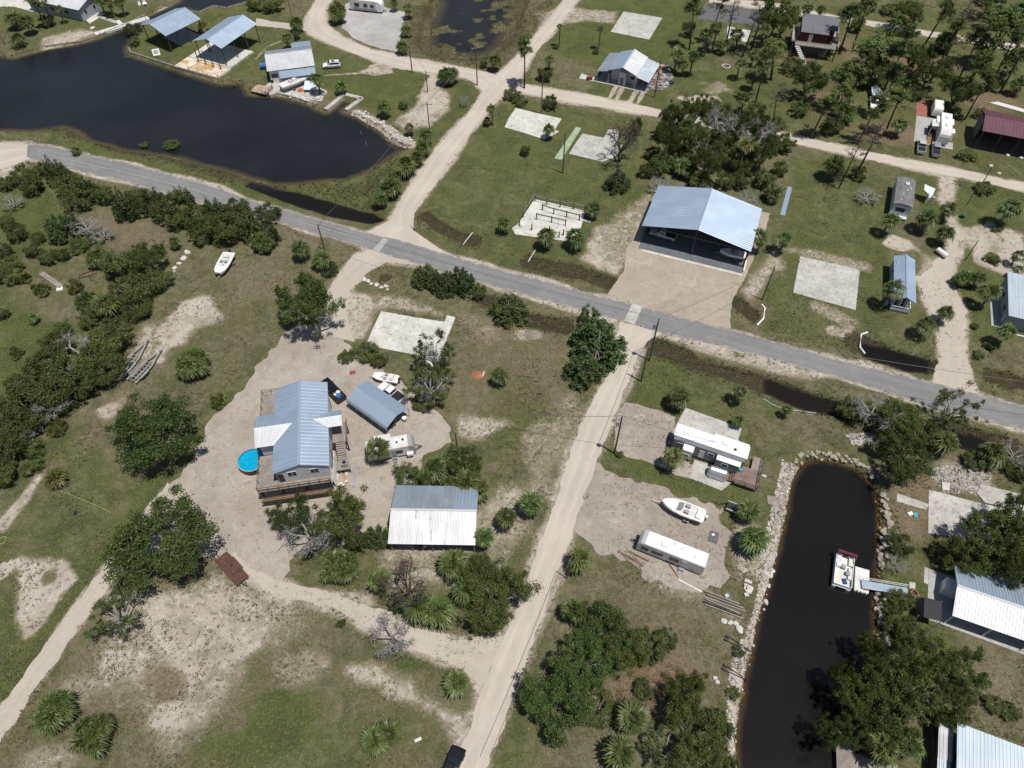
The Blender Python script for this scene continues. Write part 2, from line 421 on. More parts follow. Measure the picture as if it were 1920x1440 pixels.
GZ[sl] = np.where((d < 0) & (isl > .60 + np.clip(-d-4, 0, 12)*.012), np.maximum(GZ[sl], -.5), GZ[sl])
blend(sl, np.clip(.5 - (d-1.5)/2, 0, 1)*.9, dict(d=.55, a=.5, g=.5, b=0))
for q in (MARSH_DITCH, DITCH_SOUTH, DITCH_EAST, DITCH_FAR): dig(q, 1.4, 1.3, True, .9)
for q in (CANAL, LAGOON, POND):
    P = W2(q); sl = crop(P, 3); d = sdf(GX[sl], GY[sl], P)
    blend(sl, np.clip(1 - np.abs(d - .1 + (N2[sl]-.5)*.8)/1.1, 0, 1)*.8, dict(d=.75, a=.8))
# shell bank along the west side of the canal
SHELL = [(1385,1440),(1384,1380),(1392,1317),(1402,1255),(1420,1190),(1433,1130),(1448,1080),(1460,1030),(1474,970),(1486,905),(1500,875)]
SHELL_OUT = [(1468,862),(1452,930),(1440,980),(1430,1030),(1422,1080),(1418,1120),(1402,1180),(1378,1220),(1368,1260),(1362,1320),(1358,1380),(1360,1440)]
zone(SHELL + SHELL_OUT, .5, .8, b=1.0, d=.0, a=0)
# sandy shoulders of the roads are painted where the roads are laid
def strip(name, left, right, m, z, rag=.25, stations=None, shoulder=0.0, sh=None):
    """a road between two edge lines; uv = (across 0..1, metres along)"""
    def res(pts, n):
        P = W2(pts); s = np.r_[0, np.cumsum(np.hypot(*np.diff(P, axis=0).T))]
        t = np.linspace(0, s[-1], n); return np.c_[np.interp(t, s, P[:,0]), np.interp(t, s, P[:,1])], s[-1]
    A, La = res(left, 2); n = stations or int(max(La, 4)/.6)
    A, La = res(left, n); B, Lb = res(right, n)
    ax = (B-A)/np.maximum(np.hypot(*(B-A).T), .1)[:,None]
    j = lambda P, sd: ((vnoise(P[:,0], P[:,1], 1.1, sd)-.5)*1.4 + (vnoise(P[:,0], P[:,1], 4.0, sd+1)-.5)*1.2)[:,None]*rag
    A2 = A + ax*j(A, 11); B2 = B + ax*j(B, 17)
    if shoulder:
        for q in (left, right): line(q, shoulder, .8, 1.2, **(sh or dict(b=.78, g=.3)))
    vs = []; uv = {}; fs = []
    ks = (0, .25, .5, .75, 1)
    for i in range(n):
        for k in ks:
            p = A2[i]*(1-k) + B2[i]*k
            uv[len(vs)] = (k, i/n*(La+Lb)/2); vs.append((p[0], p[1], z))
    m_ = len(ks)
    for i in range(n-1):
        for k in range(m_-1): fs.append((i*m_+k, i*m_+k+1, (i+1)*m_+k+1, (i+1)*m_+k))
    mb = MB(); mb.v = vs; mb.f = fs; mb.uv = uv
    o = mb.build(name, m)
    fix_up(o); return structure(o)
def fix_up(o):
    bm = bmesh.new(); bm.from_mesh(o.data)
    for f in bm.faces:
        f.normal_update()
        if f.normal.z < 0: f.normal_flip()
    bm.to_mesh(o.data); bm.free()
def area(name, pts, m, z, rag=.3, thick=0.0, fine=.6):
    P = W2(pts); out = []
    for i in range(len(P)):
        a, b = P[i], P[(i+1) % len(P)]; L = np.hypot(*(b-a)); n = max(1, int(L/fine)) if rag else 1
        nx = np.array([b[1]-a[1], a[0]-b[0]])/max(L, .01)
        for k in range(n):
            p = a + (b-a)*k/n
            if rag: p = p + nx*rag*((vnoise(p[:1], p[1:], 1.2, 5)[0]-.5)*1.3 + (vnoise(p[:1], p[1:], 4.5, 6)[0]-.5)*1.8)
            out.append(tuple(p))
    if thick: return MB().prism(out, z-thick, z).build(name, m)
    mb = MB(); mb.add([(*p, z) for p in out], [tuple(range(len(out)))])
    o = mb.build(name, m); fix_up(o); return o

# --- road materials
def road_mat(name, base, dark, track=.5, speck=.3, patch=.4, wear=None, cracks=False):
    N = NT(name); geo = N.n("ShaderNodeNewGeometry").outputs["Position"]
    uv = N.n("ShaderNodeUVMap").outputs[0]
    sx = N.n("ShaderNodeSeparateXYZ"); N.l(uv, sx.inputs[0])
    mp = N.n("ShaderNodeMapping"); mp.inputs["Scale"].default_value = (7, .12, 1); N.l(uv, mp.inputs[0])
    long = N.noise(1.0, 4, .6, mp.outputs[0])
    big = N.noise(.12, 4, .6, geo); mid = N.noise(.9, 5, .65, geo); fin = N.noise(6, 3, .6, geo)
    tr = N.math('ABSOLUTE', N.math('SUBTRACT', N.math('ABSOLUTE', N.math('SUBTRACT', sx.outputs[0], .5)), .22))
    tr = N.step(tr, .0, .14)
    c = N.mix(N.math('MULTIPLY', N.step(long, .35, .7), track), base, dark)
    c = N.mix(N.math('MULTIPLY', tr, track*.55), c, tuple(x*.86 for x in dark))
    c = N.mix(N.math('MULTIPLY', N.step(mid, .45, .7), patch), c, dark)
    c = N.mix(N.math('MULTIPLY', N.step(big, .4, .65), .35), c, tuple(min(1, x*1.15) for x in base))
    c = N.mix(N.math('MULTIPLY', N.step(fin, .52, .72), speck), c, tuple(x*.7 for x in dark))
    if wear: c = N.mix(N.math('MULTIPLY', N.step(N.noise(.35, 5, .65, geo), .50, .70), .35), c, wear)
    if cracks:
        wob = N.n("ShaderNodeVectorMath", operation='ADD'); N.l(geo, wob.inputs[0]); nz = N.n("ShaderNodeTexNoise"); nz.inputs["Scale"].default_value = .6; N.l(geo, nz.inputs["Vector"]); N.l(nz.outputs["Color"], wob.inputs[1])
        vo = N.n("ShaderNodeTexVoronoi", feature='DISTANCE_TO_EDGE'); vo.inputs["Scale"].default_value = .33; N.l(wob.outputs[0], vo.inputs["Vector"])
        c = N.mix(N.math('MULTIPLY', N.math('LESS_THAN', vo.outputs["Distance"], .010), .22), c, (.08,.08,.08))
        ed = N.step(N.math('ABSOLUTE', N.math('SUBTRACT', sx.outputs[0], .5)), .36, .5)      # sand washed over the edges
        c = N.mix(N.math('MULTIPLY', ed, N.step(mid, .42, .62)), c, (.36,.33,.28))
    N.l(c, N.b.inputs["Base Color"]); N.b.inputs["Roughness"].default_value = .9
    N.b.inputs["Specular IOR Level"].default_value = .2
    N.bump(fin, .4, .05); return N.m
M_ASPHALT = road_mat("asphalt", (.212,.209,.208), (.170,.168,.168), .7, .22, .3, (.28,.27,.25), True)
M_DIRT = road_mat("dirt_road", (.485,.435,.37), (.39,.345,.29), .55, .3, .3)
M_TRACK = road_mat("sand_track", (.43,.385,.325), (.335,.295,.24), .2, .5, .45)
def lot_mat(name, base, dark, weed, amount):
    N = NT(name); geo = N.n("ShaderNodeNewGeometry").outputs["Position"]
    big = N.noise(.1, 4, .6, geo); mid = N.noise(.55, 5, .65, geo, .6); fin = N.noise(5, 3, .65, geo); dot = N.noise(2.1, 2, .5, geo)
    c = N.mix(N.step(big, .38, .62), base, dark)
    c = N.mix(N.math('MULTIPLY', N.step(mid, .45, .68), .55), c, tuple(x*.80 for x in dark))
    rst = N.noise(.16, 4, .6, geo, 1.2); c = N.mix(N.math('MULTIPLY', N.step(rst, .52, .7), .4), c, (.27,.205,.155))
    pal = N.noise(.3, 5, .7, geo, 1.5); c = N.mix(N.math('MULTIPLY', N.step(pal, .56, .66), .5), c, (.46,.42,.37))
    c = N.mix(N.math('MULTIPLY', N.step(fin, .46, .66), .55), c, tuple(x*.66 for x in dark))
    mask = N.math('MULTIPLY', N.step(dot, .63, .69), N.step(big, .35, .6))
    c = N.mix(N.math('MULTIPLY', mask, amount), c, weed)
    N.l(c, N.b.inputs["Base Color"]); N.b.inputs["Roughness"].default_value = .95
    N.b.inputs["Specular IOR Level"].default_value = .15
    N.bump(fin, .5, .06); return N.m
M_GRAVEL = lot_mat("compound_gravel", (.395,.35,.30), (.325,.285,.24), (.12,.10,.06), .35)
M_LOT = lot_mat("lot_gravel", (.36,.315,.27), (.295,.255,.215), (.10,.085,.05), .75)
M_APRON = lot_mat("apron_gravel", (.385,.335,.27), (.35,.30,.24), (.2,.17,.12), .15)
M_SHELLROCK = lot_mat("grey_rock", (.45,.44,.42), (.36,.35,.335), (.15,.14,.1), .3)
def concrete(name, base, stain):
    N = NT(name); geo = N.n("ShaderNodeNewGeometry").outputs["Position"]
    a = N.noise(.35, 5, .65, geo, .5); b = N.noise(1.6, 5, .7, geo); c_ = N.noise(9, 3, .6, geo)
    vo = N.n("ShaderNodeTexVoronoi", feature='DISTANCE_TO_EDGE'); vo.inputs["Scale"].default_value = .28; N.l(geo, vo.inputs["Vector"])
    c = N.mix(N.step(a, .35, .65), base, stain)
    c = N.mix(N.math('MULTIPLY', N.step(b, .51, .68), .65), c, tuple(x*.55 for x in stain))
    e_ = N.noise(.8, 6, .75, geo, 1.2); c = N.mix(N.math('MULTIPLY', N.step(e_, .57, .64), .55), c, (.17,.15,.11))
    c = N.mix(N.math('MULTIPLY', N.step(c_, .5, .75), .25), c, tuple(x*.7 for x in stain))
    cr = N.n("ShaderNodeMapRange"); cr.inputs["From Min"].default_value = .0; cr.inputs["From Max"].default_value = .018
    cr.inputs["To Min"].default_value = .22; cr.inputs["To Max"].default_value = 0; N.l(vo.outputs["Distance"], cr.inputs["Value"])
    c = N.mix(cr.outputs[0], c, (.12,.11,.09))
    N.l(c, N.b.inputs["Base Color"]); N.b.inputs["Roughness"].default_value = .9; N.bump(c_, .25, .03); return N.m
M_CONC = concrete("old_concrete", (.49,.475,.44), (.37,.355,.325))
M_CONCW = concrete("bleached_concrete", (.60,.58,.53), (.47,.455,.41))
M_CONCG = concrete("grey_concrete", (.40,.395,.38), (.33,.33,.32))

# --- roads
PAVED_L = [(52,271),(92,273),(140,284),(240,306),(330,330),(410,352),(480,379),(580,407),(680,434),(775,458),(850,481),(960,512),(1060,538),(1185,571),(1205,577),(1370,618),(1440,638),(1580,676),(1752,719),(1920,760),(2120,812)]
PAVED_R = [(50,296),(125,316),(240,342),(300,360),(390,382),(480,406),(600,440),(695,468),(780,495),(905,531),(995,556),(1090,582),(1170,604),(1235,622),(1350,648),(1440,672),(1515,692),(1615,720),(1740,761),(1920,807),(2120,862)]
strip("paved_road", PAVED_L, PAVED_R, M_ASPHALT, .045, .28, 420, .7, dict(b=.86, g=.35))
STUB_L = [(-200,258),(0,268),(60,271)]; STUB_R = [(-200,300),(0,318),(58,299)]
structure(strip("dirt_road", STUB_L, STUB_R, M_DIRT, .03, .4))
strip("north_dirt_road", [(1080,-40),(1057,0),(1000,72),(960,112),(930,140),(905,172),(882,208),(825,270),(795,307),(760,360),(728,415),(685,437)],
      [(1110,-40),(1087,0),(1046,50),(1005,98),(972,150),(942,182),(917,208),(890,240),(850,297),(805,360),(777,400),(775,432),(850,484)], M_DIRT, .033, .3, 300, .5)
strip("curved_dirt_road", [(905,172),(890,156),(870,147),(805,136),(750,130),(680,107),(620,84),(580,65),(571,50),(578,25),(594,0),(620,-40)],
      [(945,150),(920,137),(870,127),(780,111),(695,92),(640,68),(612,45),(609,25),(618,5),(622,0),(645,-40)], M_DIRT, .037, .3, 200, .5)
strip("dirt_track", [(575,45),(550,45),(480,35)], [(578,58),(550,56),(480,48)], M_TRACK, .028, .4)
strip("east_dirt_road", [(965,158),(985,160),(1085,175),(1122,181),(1185,195),(1270,213),(1380,234),(1482,250),(1615,282),(1765,311),(1920,343),(2100,385)],
      [(962,172),(985,175),(1060,191),(1160,207),(1265,226),(1370,248),(1465,263),(1590,292),(1740,323),(1920,358),(2100,400)], M_DIRT, .029, .35, 300, .4)
strip("far_dirt_road", [(1330,-6),(1440,4),(1577,31),(1675,46),(1740,59),(1840,73),(1920,86),(2050,108)], [(1330,4),(1440,19),(1590,42),(1665,54),(1740,68),(1840,84),(1920,98),(2050,122)], M_DIRT, .031, .4, 200, .4)
strip("south_dirt_road", [(1165,604),(1150,650),(1132,715),(1095,782),(1072,840),(1052,907),(1035,960),(1010,1020),(992,1080),(960,1160),(925,1245),(902,1292),(885,1352),(865,1395),(845,1450),(800,1560)],
      [(1240,624),(1215,640),(1200,660),(1176,720),(1152,777),(1125,850),(1100,920),(1077,992),(1045,1080),(1005,1192),(975,1267),(960,1310),(940,1367),(920,1412),(905,1450),(860,1560)], M_DIRT, .034, .35, 260, .9, dict(b=.62, g=.4))
strip("gravel_drive", [(695,468),(664,478),(640,510),(622,540),(600,580),(580,620)], [(790,498),(725,492),(690,510),(655,545),(650,600),(660,640)], M_TRACK, .030, .5, 60, .6)
strip("lower_gravel_drive", [(440,1030),(480,1070),(560,1102),(655,1117),(705,1135),(775,1170),(855,1197),(945,1195)], [(430,1055),(500,1110),(600,1136),(670,1165),(705,1185),(770,1212),(850,1243),(905,1285)], M_TRACK, .026, .6, 90, .5)
strip("west_drive", [(315,905),(295,930),(275,960),(225,1032),(180,1080),(95,1192),(25,1292),(0,1322),(-80,1440)], [(372,960),(340,1000),(300,1040),(255,1075),(217,1082),(162,1155),(80,1275),(30,1350),(0,1390),(-40,1460)], M_TRACK, .012, .35, 120, .3)
structure(area("gravel_yard", [(600,560),(650,560),(648,640),(690,680),(765,725),(830,780),(842,825),(800,855),(775,925),(742,960),(728,1005),(690,1010),(560,1040),(520,1105),(440,1080),(400,1050),(330,1040),(275,965),(300,925),(318,902),(350,868),(365,835),(385,803),(410,778),(460,722),(482,690),(505,660),(534,622)], M_GRAVEL, .018, .9))
structure(area("gravel_lot", [(1172,755),(1200,758),(1267,782),(1257,815),(1245,850),(1285,862),(1300,872),(1292,896),(1262,888),(1225,872),(1175,858),(1150,837),(1157,772)], M_LOT, .016, .4))
structure(area("gravel_lot", [(1118,866),(1160,890),(1225,915),(1260,927),(1330,940),(1362,948),(1372,1007),(1366,1045),(1378,1085),(1350,1102),(1315,1105),(1260,1088),(1210,1080),(1205,1055),(1135,1033),(1108,1016),(1082,995)], M_LOT, .014, 1.3))
structure(area("gravel_apron", [(1232,352),(1222,372),(1177,467),(1167,510),(1140,552),(1205,577),(1370,618),(1372,560),(1398,520),(1412,492),(1445,400)], M_APRON, .02, .25))
structure(area("gravel_pad", [(648,8),(670,0),(760,22),(758,40),(745,96),(715,92),(660,70),(640,52)], M_SHELLROCK, .015, .5))
strip("sand_drive", [(1785,430),(1775,470),(1745,500),(1715,520),(1740,570),(1762,612),(1762,660),(1750,722)], [(1797,430),(1797,480),(1785,520),(1792,547),(1807,572),(1811,612),(1811,660),(1832,738)], M_TRACK, .022, .6, 100, .6)
for q in ([(1160,155),(1144,182)], [(1171,157),(1157,184)], [(1197,165),(1182,190)], [(1210,168),(1196,192)]): line(q, .45, .5, .5, b=.9)
line([(480,110),(500,88),(545,70)], .5, .5, .8, b=.7)
line([(610,141),(690,136)], .3, .4, .5, b=.6)
# paler concrete crossings set in the asphalt
structure(area("road_crossing", [(719,446),(728,449),(711,473),(699,469)], M_CONCG, .052, 0))
structure(area("road_crossing", [(1185,569),(1205,575),(1190,608),(1170,602)], M_CONC, .052, 0))
M_LINE = mat("worn_road_paint", (.34,.32,.25), .9, 0, .2, .8, 0, 4, col2=(.21,.21,.21))
mid = [((a[0]+b[0])/2, (a[1]+b[1])/2) for a, b in zip(PAVED_L, PAVED_R)]
def between(t0, t1):
    return None
CL = [(70,283),(108,295),(183,312),(240,324),(365,356),(480,392),(590,424),(688,450)]
strip("road_marking", [(u, v-.55) for u, v in CL], [(u, v+.55) for u, v in CL], M_LINE, .05, .03, 200)

# --- the ground sheet
def ground_mat():
    N = NT("ground"); geo = N.n("ShaderNodeNewGeometry").outputs["Position"]
    at = N.n("ShaderNodeAttribute", attribute_name="cover")
    sp = N.n("ShaderNodeSeparateColor"); N.l(at.outputs["Color"], sp.inputs[0])
    g, b, d = sp.outputs; a = at.outputs["Alpha"]
    n0 = N.noise(.045, 4, .6, geo); n1 = N.noise(.22, 5, .65, geo, .8); n2 = N.noise(.8, 5, .7, geo, .4); n3 = N.noise(2.6, 4, .7, geo); n4 = N.noise(7.5, 3, .7, geo)
    S0 = lambda n, k: N.math('MULTIPLY', N.math('SUBTRACT', n, .5), k)
    A = lambda *x: x[0] if len(x) == 1 else N.math('ADD', x[0], A(*x[1:]))
    gg = A(N.math('ADD', g, .09), S0(n0, .5), S0(n1, .7), S0(n2, .8), S0(n3, .7))
    dry = N.mix(N.step(n2, .35, .65), (.172,.148,.098), (.116,.104,.060))
    dry = N.mix(N.step(n3, .45, .7), dry, (.235,.203,.142))
    grn = N.mix(N.step(n1, .35, .65), (.090,.108,.032), (.058,.078,.026))
    grn = N.mix(N.step(n3, .45, .7), grn, (.140,.140,.055))
    c = N.mix(N.step(gg, .25, .75), dry, grn)
    aa = A(a, S0(n1, .7), S0(n2, .6))
    c = N.mix(N.math('MULTIPLY', N.step(aa, .35, .9), .75), c, N.mix(N.step(n3, .4, .65), (.17,.112,.068), (.235,.165,.11)))
    bb = A(b, S0(n1, .5), S0(n2, .7), S0(n3, .5), S0(n4, .35))
    sand = N.mix(N.step(n1, .35, .65), (.50,.445,.38), (.385,.33,.265))
    sand = N.mix(N.step(n2, .5, .75), sand, (.60,.56,.50))
    sand = N.mix(N.math('MULTIPLY', N.step(n3, .5, .72), .5), sand, (.29,.24,.18))
    sand = N.mix(N.math('MULTIPLY', N.step(n4, .5, .72), .45), sand, (.23,.19,.14))
    thin = N.mix(.55, c, (.33,.28,.21))
    c = N.mix(N.step(bb, .28, .5), c, thin)
    c = N.mix(N.step(bb, .46, .70), c, sand)
    dd = A(d, S0(n1, .4), S0(n2, .5))
    c = N.mix(N.math('MULTIPLY', N.step(dd, .3, .8), .85), c, N.mix(N.step(n2, .4, .65), (.026,.022,.014), (.055,.043,.024)))
    n5 = N.noise(4.2, 4, .75, geo)
    c = N.mix(N.math('MULTIPLY', N.step(n1, .5, .72), .35), c, (.062,.060,.032))
    sp_ = N.math('MULTIPLY', N.step(n4, .52, .72), .55)
    c = N.mix(sp_, c, (.045,.042,.022))
    c = N.mix(N.math('MULTIPLY', N.step(n5, .54, .70), .5), c, (.34,.30,.23))
    N.l(c, N.b.inputs["Base Color"]); N.b.inputs["Roughness"].default_value = 1.0
    N.b.inputs["Specular IOR Level"].default_value = .05
    N.bump(A(N.math('MULTIPLY', n3, .6), n4), .9, .16)
    return N.m
def make_ground():
    ny, nx = GX.shape
    V = np.stack([GX, GY, GZ], -1).reshape(-1, 3)
    i = np.arange(ny*nx).reshape(ny, nx)
    F = np.stack([i[:-1,:-1], i[:-1,1:], i[1:,1:], i[1:,:-1]], -1).reshape(-1, 4)
    me = bpy.data.meshes.new("ground")
    me.vertices.add(len(V)); me.vertices.foreach_set("co", V.ravel())
    me.loops.add(F.size); me.loops.foreach_set("vertex_index", F.ravel().astype(np.int32))
    me.polygons.add(len(F)); me.polygons.foreach_set("loop_start", np.arange(0, F.size, 4, dtype=np.int32))
    me.update(calc_edges=True)
    at = me.attributes.new("cover", 'FLOAT_COLOR', 'POINT')
    C = np.stack([cov[k] for k in 'gbda'], -1).reshape(-1, 4).clip(0, 1)
    at.data.foreach_set("color", C.ravel().astype(np.float32))
    me.polygons.foreach_set("use_smooth", np.ones(len(F), bool))
    me.materials.append(ground_mat())
    o = bpy.data.objects.new("ground", me); COL.objects.link(o); return structure(o)
make_ground()
def ground_z(x, y):
    return GZ[min(max(np.searchsorted(ys, y), 0), len(ys)-1), min(max(np.searchsorted(xs, x), 0), len(xs)-1)]
def ground_cov(x, y, k): return cov[k][min(np.searchsorted(ys, y), len(ys)-1), min(np.searchsorted(xs, x), len(xs)-1)]

# --- water
WZ = -.55
def water_mat(name, deep, shallow, rough, ripple):
    N = NT(name); geo = N.n("ShaderNodeNewGeometry").outputs["Position"]
    dp = N.n("ShaderNodeAttribute", attribute_name="depth").outputs["Fac"]
    n = N.noise(.05, 3, .5, geo); r = N.noise(1.3, 3, .6, geo); m = N.noise(.7, 4, .65, geo)
    f = N.step(N.math('ADD', dp, N.math('MULTIPLY', N.math('SUBTRACT', m, .5), .5)), .02, .8)
    c = N.mix(N.step(n, .35, .65), deep, tuple(x*.7 for x in deep))
    N.l(N.mix(f, shallow, c), N.b.inputs["Base Color"])
    N.l(N.math('MULTIPLY_ADD', N.step(n, .35, .65), .12, rough), N.b.inputs["Roughness"]); N.b.inputs["IOR"].default_value = 1.33
    N.bump(r, ripple, .05); return N.m
M_CANAL = water_mat("canal_water", (.0105,.0095,.0085), (.055,.034,.015), .10, .09)
M_LAGOON = water_mat("lagoon_water", (.017,.0185,.0195), (.07,.055,.03), .09, .09)
M_POND = water_mat("pond_water", (.020,.021,.021), (.06,.05,.028), .12, .1)
M_DITCH = water_mat("ditch_water", (.012,.010,.008), (.026,.020,.012), .10, .06)
NW = [0.0]
def water(name, pts, m):
    """level water sheet laid over the dug bed, with the water's depth kept per point"""
    NW[0] += .006     # overlapping sheets never share a plane
    P = W2(pts); sl = crop(P, 2.0); X, Y, Z = GX[sl], GY[sl], GZ[sl]; d = sdf(X, Y, P)
    ny, nx = X.shape; V = np.stack([X, Y, np.full(X.shape, WZ - NW[0])], -1).reshape(-1, 3); i = np.arange(ny*nx).reshape(ny, nx)
    F = np.stack([i[:-1,:-1], i[:-1,1:], i[1:,1:], i[1:,:-1]], -1).reshape(-1, 4)
    keep = (d < 1.6).reshape(-1)[F].any(1); F = F[keep]
    use = np.unique(F); mp = -np.ones(len(V), int); mp[use] = np.arange(len(use)); F = mp[F]
    me = bpy.data.meshes.new(name); me.vertices.add(len(use)); me.vertices.foreach_set("co", V[use].ravel())
    me.loops.add(F.size); me.loops.foreach_set("vertex_index", F.ravel().astype(np.int32)); me.polygons.add(len(F)); me.polygons.foreach_set("loop_start", np.arange(0, F.size, 4, dtype=np.int32))
    me.update(calc_edges=True); at = me.attributes.new("depth", 'FLOAT', 'POINT'); at.data.foreach_set("value", (WZ-Z.reshape(-1)[use]).astype(np.float32)); me.materials.append(m)
    o = bpy.data.objects.new(name, me); COL.objects.link(o); return structure(o)
for nm, q, m in (("canal_water", CANAL, M_CANAL), ("lagoon_water", LAGOON, M_LAGOON), ("pond_water", POND, M_POND), ("ditch_water", MARSH_DITCH, M_DITCH),
                 ("ditch_water", DITCH_SOUTH, M_DITCH), ("ditch_water", DITCH_EAST, M_DITCH), ("ditch_water", DITCH_FAR, M_DITCH)): water(nm, q, m)
# ------------------------------------------------------------------ plants
def leaf_mat(name, dark, lite, tip=None, trans=.25, rough=.55, odds=.12):
    N = NT(name); geo = N.n("ShaderNodeNewGeometry")
    rnd = geo.outputs["Random Per Island"]; oi = N.n("ShaderNodeObjectInfo").outputs["Random"]
    n = N.noise(.35, 3, .6, N.n("ShaderNodeTexCoord").outputs["Object"])
    n2_ = N.noise(.9, 3, .6, N.n('ShaderNodeTexCoord').outputs['Object'])
    f = N.math('ADD', N.math('MULTIPLY', rnd, .42), N.math('ADD', N.math('MULTIPLY', N.step(n, .38, .62), .34), N.math('MULTIPLY', N.step(n2_, .4, .62), .24)))
    c = N.mix(f, dark, lite)
    if tip: c = N.mix(N.step(rnd, 1-odds, 1-odds+.02), c, tip)
    hs = N.n("ShaderNodeHueSaturation"); N.l(c, hs.inputs["Color"])
    N.l(N.math('MULTIPLY_ADD', oi, .55, .78), hs.inputs["Value"]); N.l(N.math('MULTIPLY_ADD', N.math('FRACT', N.math('MULTIPLY', oi, 7.31)), .045, .470), hs.inputs["Hue"])
    hs.inputs["Saturation"].default_value = .97
    N.l(hs.outputs[0], N.b.inputs["Base Color"])
    N.b.inputs["Roughness"].default_value = rough
    N.b.inputs["Specular IOR Level"].default_value = .25
    if trans:
        t = N.n("ShaderNodeBsdfTranslucent"); N.l(hs.outputs[0], t.inputs[0])
        mx = N.n("ShaderNodeMixShader"); mx.inputs[0].default_value = trans
        N.l(N.b.outputs[0], mx.inputs[1]); N.l(t.outputs[0], mx.inputs[2])
        N.l(mx.outputs[0], N.t.nodes["Material Output"].inputs[0])
    return N.m
L_OAK = leaf_mat("oak_leaves", (.032,.055,.011), (.105,.150,.031), (.16,.17,.06), .28)
L_SCRUB = leaf_mat("scrub_leaves", (.038,.060,.013), (.118,.152,.036), (.15,.14,.06), .28)
L_CEDAR = leaf_mat("cedar_leaves", (.021,.041,.011), (.068,.104,.026), (.08,.09,.04), .12)
L_PINE = leaf_mat("pine_needles", (.046,.077,.017), (.130,.180,.040), (.12,.12,.06), .2)
L_PALM = leaf_mat("palm_fronds", (.040,.066,.016), (.118,.155,.042), (.24,.22,.11), .2, .45, .07)
L_PALMY = leaf_mat("yellow_palm_fronds", (.07,.085,.025), (.17,.17,.05), (.22,.18,.09), .22, .45, .1)
L_DEADFROND = leaf_mat("dead_fronds", (.10,.078,.05), (.21,.17,.115), None, .1, .8)
L_GREY = leaf_mat("grey_twigs", (.10,.095,.085), (.22,.21,.195), None, 0, .9)
L_BROWN = leaf_mat("dead_needles", (.065,.045,.032), (.14,.10,.075), None, 0, .9)
B_OAK = mat("oak_bark", (.19,.175,.155), .95, 0, .3, 2.0, .3, col2=(.09,.08,.07))
B_DEAD = mat("dead_wood", (.36,.345,.32), .95, 0, .3, 2.0, .2, col2=(.20,.19,.18))
B_PALM = mat("palm_trunk", (.16,.14,.115), .95, 0, .3, 3.0, .4, col2=(.075,.065,.055))
B_PINE = mat("pine_bark", (.13,.10,.08), .95, 0, .3, 3.0, .4, col2=(.05,.042,.036))

class Leaves:
    """bulk leaf faces collected in numpy: quads or kites"""
    def __init__(s): s.V = []; s.n = 0
    def quads(s, c, u, w):
        s.V.append(np.stack([c-u-w, c+u-w, c+u+w, c-u+w], 1)); s.n += len(c)
    def kites(s, base, tip, side, k=.45):
        m = base*(1-k) + tip*k
        s.V.append(np.stack([base, m-side, tip, m+side], 1)); s.n += len(base)
    def mesh(s, name, m):
        V = np.concatenate(s.V).reshape(-1, 3).astype(np.float32); n = len(V)//4
        me = bpy.data.meshes.new(name)
        me.vertices.add(len(V)); me.vertices.foreach_set("co", V.ravel())
        me.loops.add(len(V)); me.loops.foreach_set("vertex_index", np.arange(len(V), dtype=np.int32))
        me.polygons.add(n); me.polygons.foreach_set("loop_start", np.arange(0, 4*n, 4, dtype=np.int32))
        me.update(calc_edges=True); me.materials.append(m); return me
def unit(v): return v/np.maximum(np.linalg.norm(v, axis=1, keepdims=True), 1e-6)
def puff(L, c, rad, n, size, g, flat=1.0, up=.5, narrow=.55):
    """n leaves over a rounded clump: mostly near its surface, facing out and up"""
    d = unit(g.normal(size=(n, 3))); d[:,2] = np.where(d[:,2] < -.45, -d[:,2], d[:,2])
    r = rad*(g.uniform(.3, 1.0, (n,1))**.6)*(1+.30*g.normal(size=(n,1)))
    p = np.asarray(c) + d*r*np.array([1,1,flat])
    nn = unit(d + np.array([0,0,up]) + .75*g.normal(size=(n,3)))
    t = unit(np.cross(nn, g.normal(size=(n,3)))); w = np.cross(nn, t)
    s = size*g.uniform(.55, 1.35, (n,1))
    L.quads(p, t*s*.5, w*s*.5*narrow)
def grow(g, height, radius, n1=5, n2=3, n3=3, low=.28, wob=.2):
    """branch skeleton: list of (points, radii) and the twig tips"""
    B = []; tips = []
    tr = .045*height+.05*radius*.5
    top = np.array([g.normal()*.1*radius, g.normal()*.1*radius, height*low])
    B.append(([np.zeros(3), top*.5+[g.normal()*.05,0,0], top], [tr, tr*.85, tr*.75]))
    for i in range(n1):
        a = 2*math.pi*(i+g.uniform(-.3,.3))/n1; el = g.uniform(.25, 1.15)
        L1 = g.uniform(.45, .68)
        e1 = top + np.array([math.cos(a)*radius*L1*math.cos(el*.7), math.sin(a)*radius*L1*math.cos(el*.7), (height-top[2])*(.35+.45*math.sin(el)*g.uniform(.7,1.1))])
        m1 = (top+e1)/2 + g.normal(size=3)*wob*.25*radius*np.array([1,1,.4])
        B.append(([top, m1, e1], [tr*.6, tr*.45, tr*.33]))
        for j in range(n2):
            b = a + g.uniform(-1.1, 1.1)
            e2 = e1 + np.array([math.cos(b)*radius*g.uniform(.2,.42), math.sin(b)*radius*g.uniform(.2,.42), height*g.uniform(-.03,.2)])
            m2 = (e1+e2)/2 + g.normal(size=3)*wob*.12*radius
            B.append(([e1, m2, e2], [tr*.32, tr*.22, tr*.15]))
            for k in range(n3):
                e3 = e2 + g.normal(size=3)*radius*.17*np.array([1,1,.7]) + [0,0,height*.04]
                B.append(([e2, (e2+e3)/2+g.normal(size=3)*.03*radius, e3], [tr*.15, tr*.1, tr*.05])); tips.append(e3)
    return B, np.array(tips)
